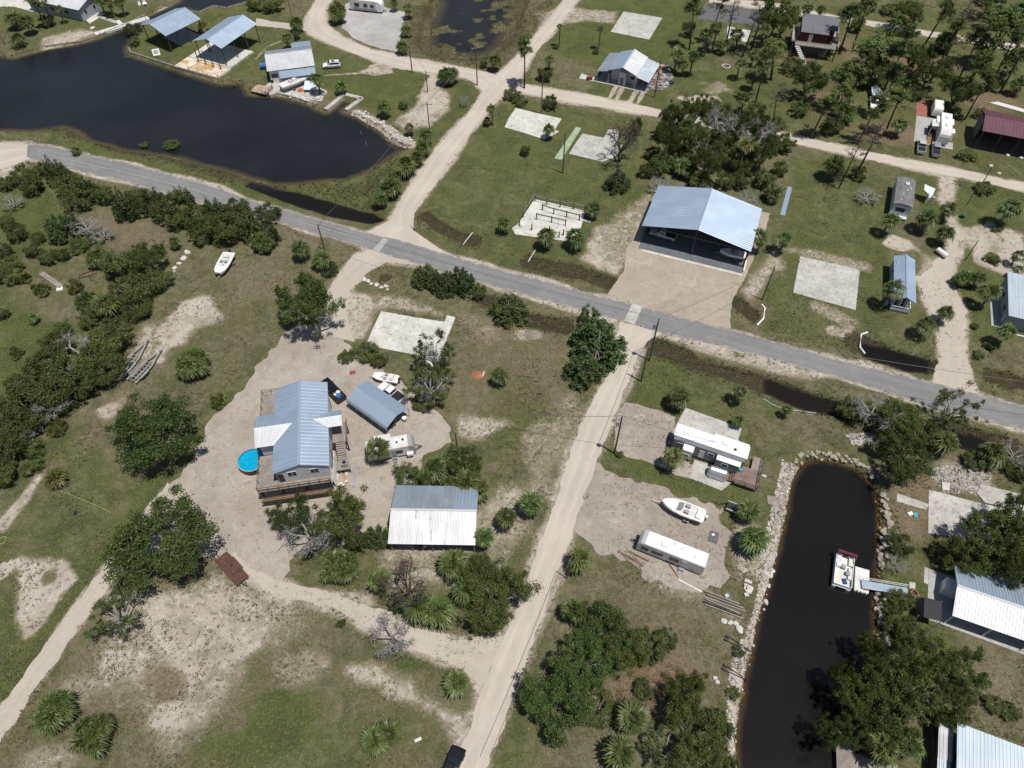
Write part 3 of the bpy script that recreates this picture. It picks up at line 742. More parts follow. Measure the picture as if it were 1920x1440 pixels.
def limbs(name, B, m, n=5):
    mb = MB()
    for pts, rad in B: mb.chain([tuple(p) for p in pts], rad, n)
    me = bpy.data.meshes.new(name); me.from_pydata(mb.v, [], mb.f); me.materials.append(m)
    me.polygons.foreach_set("use_smooth", [True]*len(me.polygons)); return me
PROTO = {}
def add_proto(kind, trunk, crown, h0, r0, mode='tree'): PROTO.setdefault(kind, []).append((trunk, crown, h0, r0, mode))
for sd in range(5):      # live oak: broad, lobed, pale limbs showing through gaps
    g = np.random.default_rng(100+sd); B, T = grow(g, 6.5, 6.0, 6, 4, 3)
    L = Leaves()
    for t in T:
        if g.random() < .06: continue
        puff(L, t, g.uniform(.75, 1.4), int(g.uniform(150, 240)), .25, g, .75)
    for k in range(26):
        a = g.uniform(0, 6.28); r = 5.0*math.sqrt(g.uniform(0,1))
        puff(L, (math.cos(a)*r, math.sin(a)*r, 5.7-.085*r*r+g.normal()*.4), g.uniform(.65,1.2), 170, .25, g, .7)
    add_proto('oak', limbs("trunk", B, B_OAK), L.mesh("crown", L_OAK), 6.5, 6.9)
for sd in range(3):      # thin oak with many bare limbs
    g = np.random.default_rng(140+sd); B, T = grow(g, 6.5, 5.0, 6, 3, 3, .25, .35)
    L = Leaves()
    for t in T:
        if g.random() < .22: continue
        puff(L, t, g.uniform(.5, 1.0), int(g.uniform(80, 150)), .22, g, .8)
    add_proto('thinoak', limbs("trunk", B, B_DEAD), L.mesh("crown", L_OAK), 6.5, 5.7)
for sd in range(5):      # scrub: low dense dome of several stems
    g = np.random.default_rng(160+sd); B, T = grow(g, 3.2, 2.4, 7, 3, 2, .12)
    L = Leaves()
    for t in T: puff(L, t*np.array([1,1,.9]), g.uniform(.42, .75), int(g.uniform(90, 140)), .18, g, .9)
    for k in range(10):
        a = g.uniform(0, 6.28); r = g.uniform(.5, 2.1)
        puff(L, (math.cos(a)*r, math.sin(a)*r, g.uniform(.4,1.5)), .6, 80, .19, g, .8)
    add_proto('shrub', limbs("trunk", B, B_OAK, 4), L.mesh("crown", L_SCRUB), 3.2, 2.75)
for sd in range(4):      # cedar: many upright spires, dark
    g = np.random.default_rng(180+sd); L = Leaves(); B = [([np.zeros(3), np.array([0,0,2.]), np.array([.1,0,4.2])], [.16,.12,.05])]
    for k in range(46):
        a = g.uniform(0, 6.28); r = 2.3*math.sqrt(g.uniform(0,1)); h = 4.6*(1-(r/2.7)**1.6)*g.uniform(.7,1.1)+.3
        base = np.array([math.cos(a)*r*.8, math.sin(a)*r*.8, max(.2, h-1.6)])
        for q in range(5):
            f = q/4.; c = base + np.array([math.cos(a)*.35*f, math.sin(a)*.35*f, (h-base[2])*f])
            puff(L, c, .52*(1-.75*f)+.08, int(34*(1-.6*f)), .2, g, 1.0, .7, .5)
        B.append(([np.array([0,0,.5]), base*.6+[0,0,.2], base], [.07,.05,.03]))
    add_proto('cedar', limbs("trunk", B, B_OAK, 4), L.mesh("crown", L_CEDAR), 4.6, 2.5)
for sd in range(4):      # slash pine: bare pole, open tufted crown high up
    g = np.random.default_rng(200+sd); H = 14.0; L = Leaves()
    bend = g.normal(size=2)*.35
    P = lambda z: np.array([bend[0]*(z/H)**2, bend[1]*(z/H)**2, z])
    B = [([P(0), P(5), P(10), P(13.8)], [.26,.21,.15,.05])]
    for k in range(22):
        z = g.uniform(9.0, 13.6); a = g.uniform(0, 6.28); ln = (1.0+2.6*(13.9-z)/5.6)*g.uniform(.6,1.05)
        p0 = P(z); p1 = p0 + np.array([math.cos(a)*ln, math.sin(a)*ln, ln*g.uniform(.1,.45)])
        B.append(([p0, (p0+p1)/2+[0,0,.1], p1], [.07,.05,.02]))
        for q in range(5):
            c = p0 + (p1-p0)*g.uniform(.45, 1.08) + g.normal(size=3)*.3
            puff(L, c, .6, 24, .40, g, .7, .6, .26)
    for q in range(5): puff(L, P(13.6)+g.normal(size=3)*.35, .6, 34, .42, g, .8, .6, .28)
    add_proto('pine', limbs("trunk", B, B_PINE), L.mesh("crown", L_PINE), 11.3, 3.2, 'high')
for sd in range(3):      # dead pine: bare pole and broken twigs
    g = np.random.default_rng(220+sd); B = [([np.zeros(3), np.array([.1,0,6.]), np.array([.3,.1,13.])], [.22,.16,.04])]; L = Leaves()
    for k in range(26):
        z = g.uniform(6, 12.8); a = g.uniform(0,6.28); ln = 2.6*g.uniform(.4,1)*(1.2-.5*z/13)
        p0 = np.array([.3*(z/13)**2, .1*(z/13)**2, z]); p1 = p0+np.array([math.cos(a)*ln, math.sin(a)*ln, ln*.35])
        B.append(([p0, (p0+p1)/2+g.normal(size=3)*.12, p1], [.06,.04,.015]))
        for q in range(3):
            e = p1*.6+p0*.4+g.normal(size=3)*.6; B.append(([(p0+p1)/2, e], [.025,.01]))
        puff(L, p1, .5, 9, .4, g, .7, .5, .2)
    add_proto('deadpine', limbs("trunk", B, B_PINE, 4), L.mesh("crown", L_BROWN), 10.5, 2.6, 'high')
for sd in range(3):      # dead grey tree: tangle of twigs
    g = np.random.default_rng(240+sd); B, T = grow(g, 5.5, 3.2, 6, 4, 4, .3, .4); L = Leaves()
    B2 = [x for x in B]
    for t in T:
        for q in range(4):
            e = t + g.normal(size=3)*.5; B2.append(([t, e], [.03,.012]))
        puff(L, t, .5, 6, .35, g, .9, .2, .07)
    tw = L.mesh("crown", L_GREY); add_proto('deadtree', limbs("trunk", B2, B_DEAD, 4), tw, 5.5, 3.2); add_proto('darktree', limbs("trunk", B2, B_PINE, 4), L.mesh("crown", L_BROWN), 5.5, 3.2)
def fan(L, g, o, a, el, pet, size, n=11, droop=.35):
    """one fan leaf: stalk from o at azimuth a, elevation el; leaflets spread like a hand and droop at the tips"""
    d = np.array([math.cos(a)*math.cos(el), math.sin(a)*math.cos(el), math.sin(el)])
    hub = o + d*pet; side = np.array([-math.sin(a), math.cos(a), 0.]); upn = np.cross(d, side)
    th = np.linspace(-1.75, 1.75, n) + g.normal(size=n)*.06
    ln = size*(1-.28*(np.abs(th)/1.75)**2)*g.uniform(.85, 1.1, n)
    di = np.cos(th)[:,None]*d + np.sin(th)[:,None]*side
    mid = hub + di*(ln*.55)[:,None] + upn*.05*size
    tip = hub + di*ln[:,None] - np.array([0,0,1.])*(droop*size*g.uniform(.5,1.2,n))[:,None]
    w = unit(np.cross(di, upn[None,:].repeat(n,0)))*(.085*size)
    L.V.append(np.stack([hub+np.zeros((n,3)), mid-w, tip, mid+w], 1)); L.n += n
    L.kites((o-upn*.01)[None,:], hub[None,:], side[None,:]*.03)
def palm_crown(g, L, D, c, size=1.25, n=30, dead=12, pet=.8):
    lop = g.uniform(0, 6.28)
    for k in range(n):
        f = (k+.5)/n; a = k*2.399963 + g.normal()*.15
        el = math.asin(max(-1, min(1, 1.0 - 1.32*f))) * .95
        k_ = 1+.22*math.cos(a-lop)
        if n > 22 and g.random() < .07: continue
        fan(L, g, np.array(c)+[0,0,.15*(1-f)], a, el, pet*(.75+.5*f)*g.uniform(.8,1.2)*k_, size*g.uniform(.8,1.15)*k_, 11, .2+.45*f)
    for k in range(dead):
        fan(D, g, np.array(c)-[0,0,.15], g.uniform(0,6.28), -g.uniform(.7,1.25), pet*.8, size*.8, 7, .5)
def two_mat_mesh(name, L, D, m1, m2):
    me = L.mesh(name, m1) if not D.V else None
    if me: return me
    n1 = sum(len(v) for v in L.V); L.V += D.V; me = L.mesh(name, m1); me.materials.append(m2)
    idx = np.zeros(len(me.polygons), np.int32); idx[n1:] = 1; me.polygons.foreach_set("material_index", idx); return me
def unit_trunk(name, r0, r1, m, boots=True):
    mb = MB(); zs = np.linspace(0, 1, 9)
    mb.chain([(.05*math.sin(z*2), 0, z) for z in zs], [r0+(r1-r0)*z+(.025*(i%2) if boots else 0) for i, z in enumerate(zs)], 7)
    me = bpy.data.meshes.new(name); me.from_pydata(mb.v, [], mb.f); me.materials.append(m); return me
PTR = unit_trunk("trunk", .2, .17, B_PALM)
for sd in range(7):
    g = np.random.default_rng(260+sd); L, D = Leaves(), Leaves(); palm_crown(g, L, D, (0,0,0), g.uniform(1.1,1.35), int(g.integers(23,33)), int(g.integers(8,20)), g.uniform(.65,.95))
    add_proto('palm', PTR, two_mat_mesh("crown", L, D, L_PALM, L_DEADFROND), 1, 2.05, 'palm')
for sd in range(2):
    g = np.random.default_rng(270+sd); L, D = Leaves(), Leaves(); palm_crown(g, L, D, (0,0,0), n=26, dead=12)
    add_proto('yellowpalm', PTR, two_mat_mesh("crown", L, D, L_PALMY, L_DEADFROND), 1, 2.05, 'palm')
for sd in range(3):      # ragged tall palm
    g = np.random.default_rng(275+sd); L, D = Leaves(), Leaves(); palm_crown(g, L, D, (0,0,0), 1.2, 20, 9)
    add_proto('raggedpalm', PTR, two_mat_mesh("crown", L, D, L_PALM, L_DEADFROND), 1, 2.0, 'palm')
for sd in range(4):      # clump of palms whose fronds reach the ground
    g = np.random.default_rng(280+sd); L, D = Leaves(), Leaves(); B = []
    for k in range(7):
        a = k*2.4; r = .35+1.15*math.sqrt(k/7.); c = (math.cos(a)*r, math.sin(a)*r, 2.3-.22*r*r+g.normal()*.2)
        palm_crown(g, L, D, c, 1.0, 24, 2, .55); B.append(([np.array([c[0]*.6,c[1]*.6,0]), np.array(c)], [.17,.14]))
    add_proto('palmclump', limbs("trunk", B, B_PALM), two_mat_mesh("crown", L, D, L_PALM, L_DEADFROND), 2.9, 2.75)
for sd in range(3):      # saw palmetto: several heads close to the ground
    g = np.random.default_rng(290+sd); L, D = Leaves(), Leaves(); B = []
    for k in range(6):
        a = k*2.4; r = 1.3*math.sqrt(k/6.); c = (math.cos(a)*r, math.sin(a)*r, .45)
        for q in range(14): fan(L, g, np.array(c), g.uniform(0,6.28), g.uniform(.15,1.35), .55, .8, 9, .3)
        B.append(([np.array([c[0]*.8,c[1]*.8,0]), np.array(c)], [.1,.08]))
    add_proto('palmetto', limbs("trunk", B, B_PALM, 4), two_mat_mesh("crown", L, D, L_PALMY if sd == 0 else L_PALM, L_DEADFROND), 1.7, 2.3)

KN = dict(oak='oak_tree', thinoak='oak_tree', shrub='shrub', cedar='cedar_tree', pine='pine_tree', deadpine='dead_pine_tree', deadtree='dead_tree', darktree='dead_tree', palm='palm_tree',
          yellowpalm='palm_tree', raggedpalm='palm_tree', palmclump='palm_clump', palmetto='palmetto')
KC = dict(oak='oak tree', thinoak='oak tree', shrub='shrub', cedar='cedar tree', pine='pine tree', deadpine='dead pine', deadtree='dead tree', darktree='dead tree', palm='palm tree',
          yellowpalm='palm tree', raggedpalm='palm tree', palmclump='palm clump', palmetto='palmetto')
HF = dict(oak=.62, thinoak=.62, shrub=.45, cedar=.45, deadtree=.6, darktree=.6, palmclump=.5, palmetto=.4)
prnd = random.Random(5)
VAR = {}      # chosen build for some single trees
def plant(kind, u, v, w, label, H=None, group=None, lean=None):
    """crown centred on photo pixel u,v and w pixels wide; H = height of a palm or pine crown's centre, else of the whole plant (m)"""
    vi = sum(ord(ch)*(i_+3) for i_, ch in enumerate(label)) + int(u*7+v*13)
    tr, cr, h0, r0, mode = PROTO[kind][VAR.get(label, vi % len(PROTO[kind])) % len(PROTO[kind])]
    rad = w/2/ppm(u, v, 2.0)
    if mode == 'palm': zc = H or rad*1.6; zc = max(zc, .5)
    elif mode == 'high': zc = H or 10.0
    else:
        H = H or rad*{'oak':1.05,'thinoak':1.25,'shrub':1.3,'cedar':1.75,'deadtree':1.6,'darktree':1.6,'palmclump':1.02,'palmetto':.75}[kind]; zc = H*HF[kind]
    x, y = G(u, v, zc); s = rad/r0; rz = prnd.uniform(0, 6.28)
    gz = max(-.5, min(0, ground_z(x, y)))
    root = thing(KN[kind], label, KC[kind], x, y, rz, gz, group)
    t = bpy.data.objects.new("trunk", tr); c = bpy.data.objects.new("crown", cr)
    for o in (t, c): COL.objects.link(o); o.parent = root
    if mode in ('palm', 'high'): root.rotation_euler.x, root.rotation_euler.y = prnd.gauss(0, .06), prnd.gauss(0, .06)
    if mode == 'palm':
        lx = prnd.uniform(-.12, .12)*zc
        t.scale = (max(.75, s), max(.75, s), zc); c.location = (.05*max(.75, s), 0, zc); c.scale = (s, s, s*prnd.uniform(.9, 1.05))
    elif mode == 'high':
        k = zc/h0; t.scale = (s, s, k); c.scale = (s, s, k)
    else:
        t.scale = c.scale = (s, s*prnd.uniform(.9, 1.05), H/h0)
    return root
TREES = []
P_ = "fan palm"
# kind, u, v, width px, label, crown/total height m (None = from width), group
TREES = [
# --- north west shore
('palm',25,35,36,"bushy fan palm on the lagoon's far grassy shore",3,0),
('palm',52,38,30,"fan palm with two bare trunks on the lagoon's far shore",3.5,0),
('shrub',88,40,28,"round dark bush beside the grey long house by the lagoon",3,0),
('palm',36,74,34,"low fan palm leaning over the lagoon's sandy edge",1.8,0),
('yellowpalm',108,18,18,"small yellowish palm against the long house wall",4,0),
('raggedpalm',62,-4,26,"tall thin palm at the white forecourt by the lagoon",8,0),
('raggedpalm',78,0,24,"tall palm close to the long house's west end",7,0),
('raggedpalm',186,2,28,"palm at the long house's shaded east end",4,0),
('raggedpalm',204,6,28,"palm between the long house and the channel",4,0),
('raggedpalm',224,4,26,"palm nearest the channel beside the long house",4,0),
('shrub',246,53,34,"dark bush hanging over the water below the floating dock",3,0),
('shrub',252,78,24,"small dark bush on the corner of the timber bulkhead",1.8,0),
('yellowpalm',378,48,27,"yellow green palm standing between the two open pavilions",1.6,0),
('shrub',505,8,50,"dark bush at the picture's top edge behind the lagoon house",3.5,0),
('shrub',475,12,26,"smaller dark bush by the channel behind the pavilions",2.5,0),
('palmclump',634,28,36,"clump of palms at the corner of the grey gravel pad",4.5,0),
('palm',766,16,24,"fan palm between the gravel pad and the dark pond",3,0),
('yellowpalm',763,57,28,"yellow palm at the edge of the gravel pad by the pond",1.6,0),
('palm',755,86,26,"fan palm at the gravel pad's lower corner",2,0),
('palm',740,4,20,"small palm beside the fifth wheel camper",2.4,0),
('palmclump',557,48,28,"palm clump where the sand track meets the curved road",3,0),
('palm',536,72,24,"fan palm behind the lagoon house roof",3,0),
('shrub',552,68,22,"dark bush behind the lagoon house's rear wing",2,0),
('palmclump',840,145,50,"large round palm clump beside the road fork",3.2,0),
('palm',925,112,26,"fan palm with brown skirt on the pond bank by the road",3,0),
('shrub',907,122,18,"small bush behind the crossarm pole by the pond",1.6,0),
('palm',594,148,30,"fan palm shading the boat beside the lagoon house",4,0),
('palm',640,162,30,"fan palm between the lagoon house and the boat slip",2,0),
('palm',718,204,31,"fan palm on the lawn above the rubble bank",2.6,0),
('shrub',757,199,20,"grey brown bush on the lawn by the sandy patch",1.2,0),
('deadtree',870,190,18,"small leafless tree near the road fork",2.5,0),
('palm',924,206,23,"slender palm with a clear trunk beside the north road",4.2,0),
('palm',914,226,16,"little palm at the foot of the slender roadside palm",1.4,0),
('shrub',958,178,32,"dark bush where the east road leaves the north road",2,0),
('palm',770,240,20,"small fan palm on the white rubble bank",2,0),
('palm',802,252,36,"fan palm at the lagoon corner under a utility pole",2.8,0),
('palm',793,275,32,"fan palm behind the lagoon corner beside the road",2.6,0),
('palm',760,310,46,"broad fan palm on the bank between lagoon and road",2.6,0),
('palm',782,293,30,"small fan palm crowded against the road bank",2.2,0),
('palm',726,350,46,"wide fan palm above the marsh by the road",2.6,0),
('palm',738,333,30,"fan palm tucked between the two wide marsh palms",2.2,0),
('palm',715,374,32,"fan palm at the road junction beside the marsh",2.2,0),
('shrub',143,285,22,"green bush on the lagoon's grassy south bank",1.4,0),
('shrub',320,268,34,"green bush standing in the lagoon's shallows",.9,0),
('shrub',268,268,18,"small bush in the lagoon's shallows",.7,0),
# --- north lots
('pine',984,92,44,"tall pine beside the road with an airy crown",10,0),
('raggedpalm',1050,46,14,"thin tall palm on the lawn nearest the north road",5.5,0),
('raggedpalm',1126,54,14,"thin tall palm on the lawn below the old slab",5.5,0),
('shrub',1117,97,14,"small bush at the foot of a thin lawn palm",.9,0),
('shrub',1042,88,12,"small low palmetto by the thin palm near the road",.9,0),
('palm',1030,112,26,"fan palm rising behind a dark bush near the road",5,0),
('shrub',1022,139,34,"dark rounded bush under a palm near the road",3,0),
('shrub',1032,193,32,"ragged bush beside the pole above the white slab",2.4,0),
('palm',1027,243,28,"fan palm standing on the edge of the white slab",2.6,0),
('shrub',985,284,24,"lone dark bush in the mown field",2,0),
('shrub',978,190,30,"low bush at the trunk of the roadside pine",1.4,0),
('darktree',1166,268,66,"bare twisted dead tree beside the cracked slab",8,0),
('shrub',1192,245,26,"green tuft high on the dead tree's flank",5,0),
('cedar',1160,340,58,"dark bush at the foot of the twisted dead tree",4,0),
('palm',946,417,34,"fan palm west of the ruined pilings",2.6,0),
('palm',1022,440,44,"shaggy fan palm in front of the ruined pilings",3.2,0),
('palm',1081,441,42,"shaggy fan palm beside the pilings' east front corner",3,0),
('palm',1113,390,34,"fan palm at the rear corner of the ruined pilings",2.6,0),
('palm',1268,102,34,"palm with slim trunk beside the rubbish heap",5,0),
('palm',1300,107,30,"palm leaning beyond the rubbish heap",5,0),
('palm',1283,120,24,"low palm between the two rubbish heap palms",3,0),
('pine',1308,14,40,"dark crowned pine by the asphalt pad",11,0),
('pine',1345,8,36,"pine rising over the asphalt pad",11,0),
('palm',1345,52,30,"palm in front of the asphalt pad",6.5,0),
('palm',1388,64,32,"palm beside the white slab in the wood",4,0),
('palm',1330,64,30,"palm west of the asphalt pad",6,0),
('palm',1360,82,30,"low palm between the asphalt pad palms",2.6,0),
('shrub',1292,56,24,"dark bush on the lawn edge by the asphalt pad",4,0),
('deadpine',1378,12,40,"leafless pine in front of the asphalt pad",11,0),
('deadpine',1412,28,36,"leafless pine beside the white slab in the wood",11,0),
('palm',1388,118,28,"palm right beside the round fire ring",4,0),
('palm',1420,124,30,"palm in the clearing east of the fire ring",6,0),
('palm',1396,182,30,"palm by the sandy clearing below the fire ring",6,0),
('palm',1432,60,34,"palm at the wood's edge west of the red house",4,0),
('palm',1414,105,26,"short palm in the clearing above the pine shade",3,0),
('shrub',1440,30,40,"dark bush under the pines near the far road",3.5,0),
]
WOOD = "dense dark thicket tree in the wood behind the big garage"
for (u,v,w,k) in [(1262,228,60,'oak'),(1300,214,60,'oak'),(1342,212,62,'shrub'),(1250,268,62,'oak'),(1300,262,70,'oak'),(1352,256,66,'shrub'),(1402,246,64,'oak'),(1440,240,60,'shrub'),
    (1240,308,58,'shrub'),(1284,318,60,'palmclump'),(1330,312,66,'oak'),(1382,302,66,'shrub'),(1432,292,64,'oak'),(1470,272,52,'shrub'),(1212,322,40,'shrub'),(1432,338,52,'shrub'),(1392,338,52,'shrub'),
    (1462,318,40,'shrub'),(1275,290,50,'shrub'),(1380,225,50,'shrub'),(1225,288,40,'palmclump'),(1418,212,44,'shrub'),(1358,340,46,'shrub')]:
    TREES.append((k,u,v,w*.85,WOOD,None if k!='oak' else 7.0,"thicket behind the big garage"))
TREES += [
('deadtree',1345,235,60,"grey leafless tree sticking out of the garage thicket",8,0),
('deadtree',1425,262,64,"pale leafless tree at the thicket's east side",8,0),
('deadtree',1238,345,40,"pale fallen limbs beside the big garage's rear corner",2.5,0),
('deadtree',1400,380,40,"brush of bare limbs behind the big garage's roof",2.5,0),
# --- north east wood
('palm',1490,20,25,"westernmost palm in the row behind the red house",3.5,0),
('palm',1516,16,25,"middle palm in the row behind the red house",3.5,0),
('palm',1541,17,25,"easternmost palm in the row behind the red house",3.5,0),
('pine',1603,22,46,"pine on the far road's edge east of the red house",11,0),
('palmclump',1608,48,34,"dark palms at the pine's foot east of the red house",3,0),
('pine',1630,10,40,"pine leaning over the far road",12,0),
('oak',1706,30,62,"round bright oak on the far road's verge",6,0),
('pine',1652,84,104,"broad flat crowned pine east of the red house",9,0),
('pine',1590,135,60,"bright pine in front of the red house's stairs",10,0),
('oak',1520,158,66,"leafy tree below the red house",7,0),
('oak',1470,48,56,"tall leafy tree west of the red house",7,0),
('pine',1462,92,62,"pine west of the red house stairs",8,0),
('shrub',1490,125,44,"dark bush under the red house stairs",3,0),
('oak',1742,140,70,"dense bright tree behind the white camper",7,0),
('pine',1688,188,56,"pine shading the covered boat",9,0),
('oak',1795,178,64,"leafy tree between the camper and the maroon barn",6,0),
('deadpine',1815,16,84,"reddish brown dying pine by the far road",12,0),
('pine',1888,40,84,"bright green pine at the wood's far corner",12,0),
('palmclump',1770,82,46,"palms in the clearing below the dying pine",4,0),
('palm',1852,84,40,"palm beside the far road's bend",4.5,0),
('palm',1884,124,44,"palm north of the maroon barn",4,0),
('pine',1912,108,50,"pine at the picture's edge north of the maroon barn",9,0),
('palm',1910,158,34,"low palm behind the maroon barn's ridge",3,0),
('pine',1838,70,40,"slim pine rising by the far road",11,0),
('palmclump',1582,212,48,"palm at the shaded foot of a pine in the wood",3.5,0),
('deadpine',1640,250,56,"bare topped leaning pine by the east road",11,0),
('deadpine',1612,262,40,"second bare pine just south of the east road",12,0),
('deadpine',1470,175,46,"grey bare pine west of the shaded palms",10,0),
('palm',1566,312,46,"fan palm on the grass south of the east road",3.6,0),
('shrub',1612,328,30,"bush at the foot of the leaning pines",2.4,0),
('palmetto',1812,290,54,"palmetto clump in front of the maroon barn",1.8,0),
('shrub',1846,352,36,"dark bush on the east road's south verge",1.8,0),
('deadtree',1632,374,46,"heap of dead brown brush on the grass",1.6,0),
('shrub',1605,150,50,"dark undergrowth bush between the pines",3,0),
('shrub',1560,240,44,"dark bush beside the deep shade palm",2.6,0),
('oak',1650,140,60,"dark oak in the middle of the pine wood",6,0),
('oak',1710,110,60,"dark oak behind the bright camper tree",6,0),
('shrub',1720,175,40,"bush along the red paver strip",2.4,0),
('shrub',1500,205,40,"bush on the north verge of the east road",2.6,0),
('palm',1690,235,34,"palm stump crown in the pine's shade by the camper",3,0),
('shrub',1840,215,24,"grey bush at the maroon barn's west wall",2,0),
('palm',1870,20,36,"palm among the far corner pines",5,0),
('pine',1765,12,46,"tall green pine beyond the far road",11,0),
('oak',1850,6,60,"bright leafy tree at the picture's far corner",6,0),
('shrub',1668,20,36,"bush on the far road's north side",2,0),
# --- east lots
('palm',1429,450,38,"fan palm touching the big garage's east eave",3.8,0),
('palm',1468,449,38,"fan palm on brown ground east of the big garage",3.6,0),
('palm',1669,411,38,"fan palm between the brush heap and the grey trailer",3.8,0),
('palm',1737,411,44,"fan palm south of the grey trailer",3.4,0),
('palm',1775,393,36,"fan palm east of the grey trailer's porch",3,0),
('palm',1770,436,36,"fan palm above the white gas tank",3,0),
('palm',1673,542,44,"fan palm overhanging the narrow blue roofed house",4.6,0),
('palm',1736,606,44,"fan palm on the sandy drive's west side",3,0),
('palm',1769,585,38,"fan palm leaning into the sandy drive",2.6,0),
('palmclump',1805,526,44,"palm clump on the sandy drive's east side",2.4,0),
('palm',1836,518,30,"palm behind the clump on the sandy drive's east side",2.6,0),
('palm',1858,550,40,"fan palm beside the east house's shaded wall",4,0),
('palm',1890,624,38,"fan palm in front of the east house's patio",3.4,0),
('palmetto',1857,650,32,"small bright palmetto below the east house",1.2,0),
('palmetto',1835,666,34,"dark flattened palmetto by the sandy drive mouth",1,0),
('palmetto',1862,486,42,"low palmetto in the middle of the sandy yard",1.4,0),
('palm',1908,480,28,"fan palm at the sandy yard's east edge",2.4,0),
('palm',1908,505,24,"small palm above the east house roof",2,0),
('raggedpalm',1896,384,50,"ragged palm with bare trunk at the sandy yard's top",4.6,0),
('palmetto',1868,430,28,"flat dark palmetto by the ragged palm",.8,0),
('shrub',1828,612,18,"low bush on the drive verge",.8,0),
# --- the green yard by the canal road
('palm',1268,747,48,"fan palm at the corner of the park trailer's slab",3,0),
('palm',1387,738,38,"fan palm on the lawn beyond the park trailer",2.8,0),
('palm',1387,787,30,"small fan palm on the park trailer slab's edge",1.6,0),
('palm',1265,862,46,"round fan palm on the grass strip with its shadow beside it",3.6,0),
('palm',1412,962,48,"fan palm above the canal beside the black utility trailer",2.4,0),
('palm',1414,1004,66,"large fan palm on the canal bank by the grey mat",3,0),
('palm',1093,1042,50,"fan palm beside the dirt road below the gravel lot",3,0),
('shrub',1161,853,15,"tiny bush at the transformer pole's foot",.8,0),
('raggedpalm',1475,768,24,"tiny palm on the lawn by the blue hose",2,0),
# --- hedge south of the paved road, east part
('cedar',797,516,64,"westernmost dark cedar in the short hedge by the road bend",3.6,0),
('cedar',832,530,62,"cedar in the middle of the short roadside hedge",3.6,0),
('cedar',860,526,76,"broad cedar in the short roadside hedge",4.2,0),
('shrub',897,547,36,"lighter bush between the hedge and the lone big cedar",2,0),
('cedar',955,577,88,"lone wide cedar between the hedge and the ditch",4.6,0),
('cedar',1122,640,132,"huge dark cedar at the dirt road's corner",6,0),
('cedar',1094,692,88,"dark cedar on the huge corner cedar's south side",4.4,0),
('shrub',1108,598,40,"sparse twiggy bush behind the huge corner cedar",3.6,0),
('thinoak',822,664,80,"ragged upright oak over the big white slab",7,0),
('thinoak',806,718,100,"sprawling thin oak behind the small skiff",4.2,0),
('palm',933,705,38,"lone fan palm in the brown clearing",2.4,0),
('shrub',690,660,54,"low leafy bush beside the big white slab",1.6,0),
('shrub',712,676,34,"low bush above the small skiff",1.4,0),
('shrub',650,668,34,"low weedy bush on the yard's upper edge",1,0),
('thinoak',588,596,104,"open oak with pale limbs over the gravel drive",8,0),
('oak',580,572,100,"leafy dark oak over the gravel drive's oak limbs",8,0),
# --- verge west of the junction
('palm',560,470,40,"bright fan palm west of the road junction",2.6,0),
('palm',605,486,38,"fan palm under the junction's utility pole",2.4,0),
('cedar',617,502,40,"dark cedar at the junction's mown corner",2.6,0),
('palmclump',490,455,46,"palms at the hedge's east end behind the motor boat",2.8,0),
]
HEDGE = "dark mixed bush in the long hedge along the paved road"
for (u,v,w,k) in [(48,332,44,'shrub'),(62,350,42,'shrub'),(104,322,50,'cedar'),(128,352,50,'shrub'),(165,357,46,'cedar'),(148,378,46,'shrub'),(196,368,40,'shrub'),(234,384,56,'cedar'),(260,372,36,'shrub'),
    (286,378,52,'cedar'),(322,392,56,'shrub'),(372,412,56,'shrub'),(402,396,50,'cedar'),(424,432,62,'shrub'),(450,412,52,'shrub'),(470,424,54,'cedar'),(505,400,40,'shrub'),(440,390,40,'shrub'),
    (342,372,44,'cedar'),(330,418,40,'shrub'),(380,440,44,'shrub'),(505,440,40,'cedar'),(85,318,30,'shrub')]:
    TREES.append((k,u,v,w*1.12,HEDGE,None,"hedge along the paved road"))
TREES += [
('yellowpalm',345,402,36,"yellow palm standing out of the long roadside hedge",1.8,0),
('palmclump',500,462,40,"palm clump at the hedge's end by the grass",2.2,0),
('cedar',118,426,76,"large dark cedar on the brown wetland flat",4.4,0),
('deadtree',163,428,54,"grey half dead bush on the brown wetland flat",3,0),
('palm',326,452,24,"small bright palm near the boulder row",1.8,0),
('shrub',150,462,40,"dark bush in the cedar's shade on the flat",1.8,0),
]
SCRUB = "dark scrub bush in the wetland thicket at the west edge"
for (u,v,w,k) in [(12,345,40,'shrub'),(30,438,50,'shrub'),(14,420,44,'shrub'),(88,482,44,'shrub'),(24,498,50,'shrub'),(4,520,44,'shrub'),(70,448,36,'shrub'),(120,478,36,'shrub'),(8,468,40,'cedar'),(60,470,40,'shrub')]:
    TREES.append((k,u,v,w*.8,SCRUB,None,"wetland scrub on the west edge"))
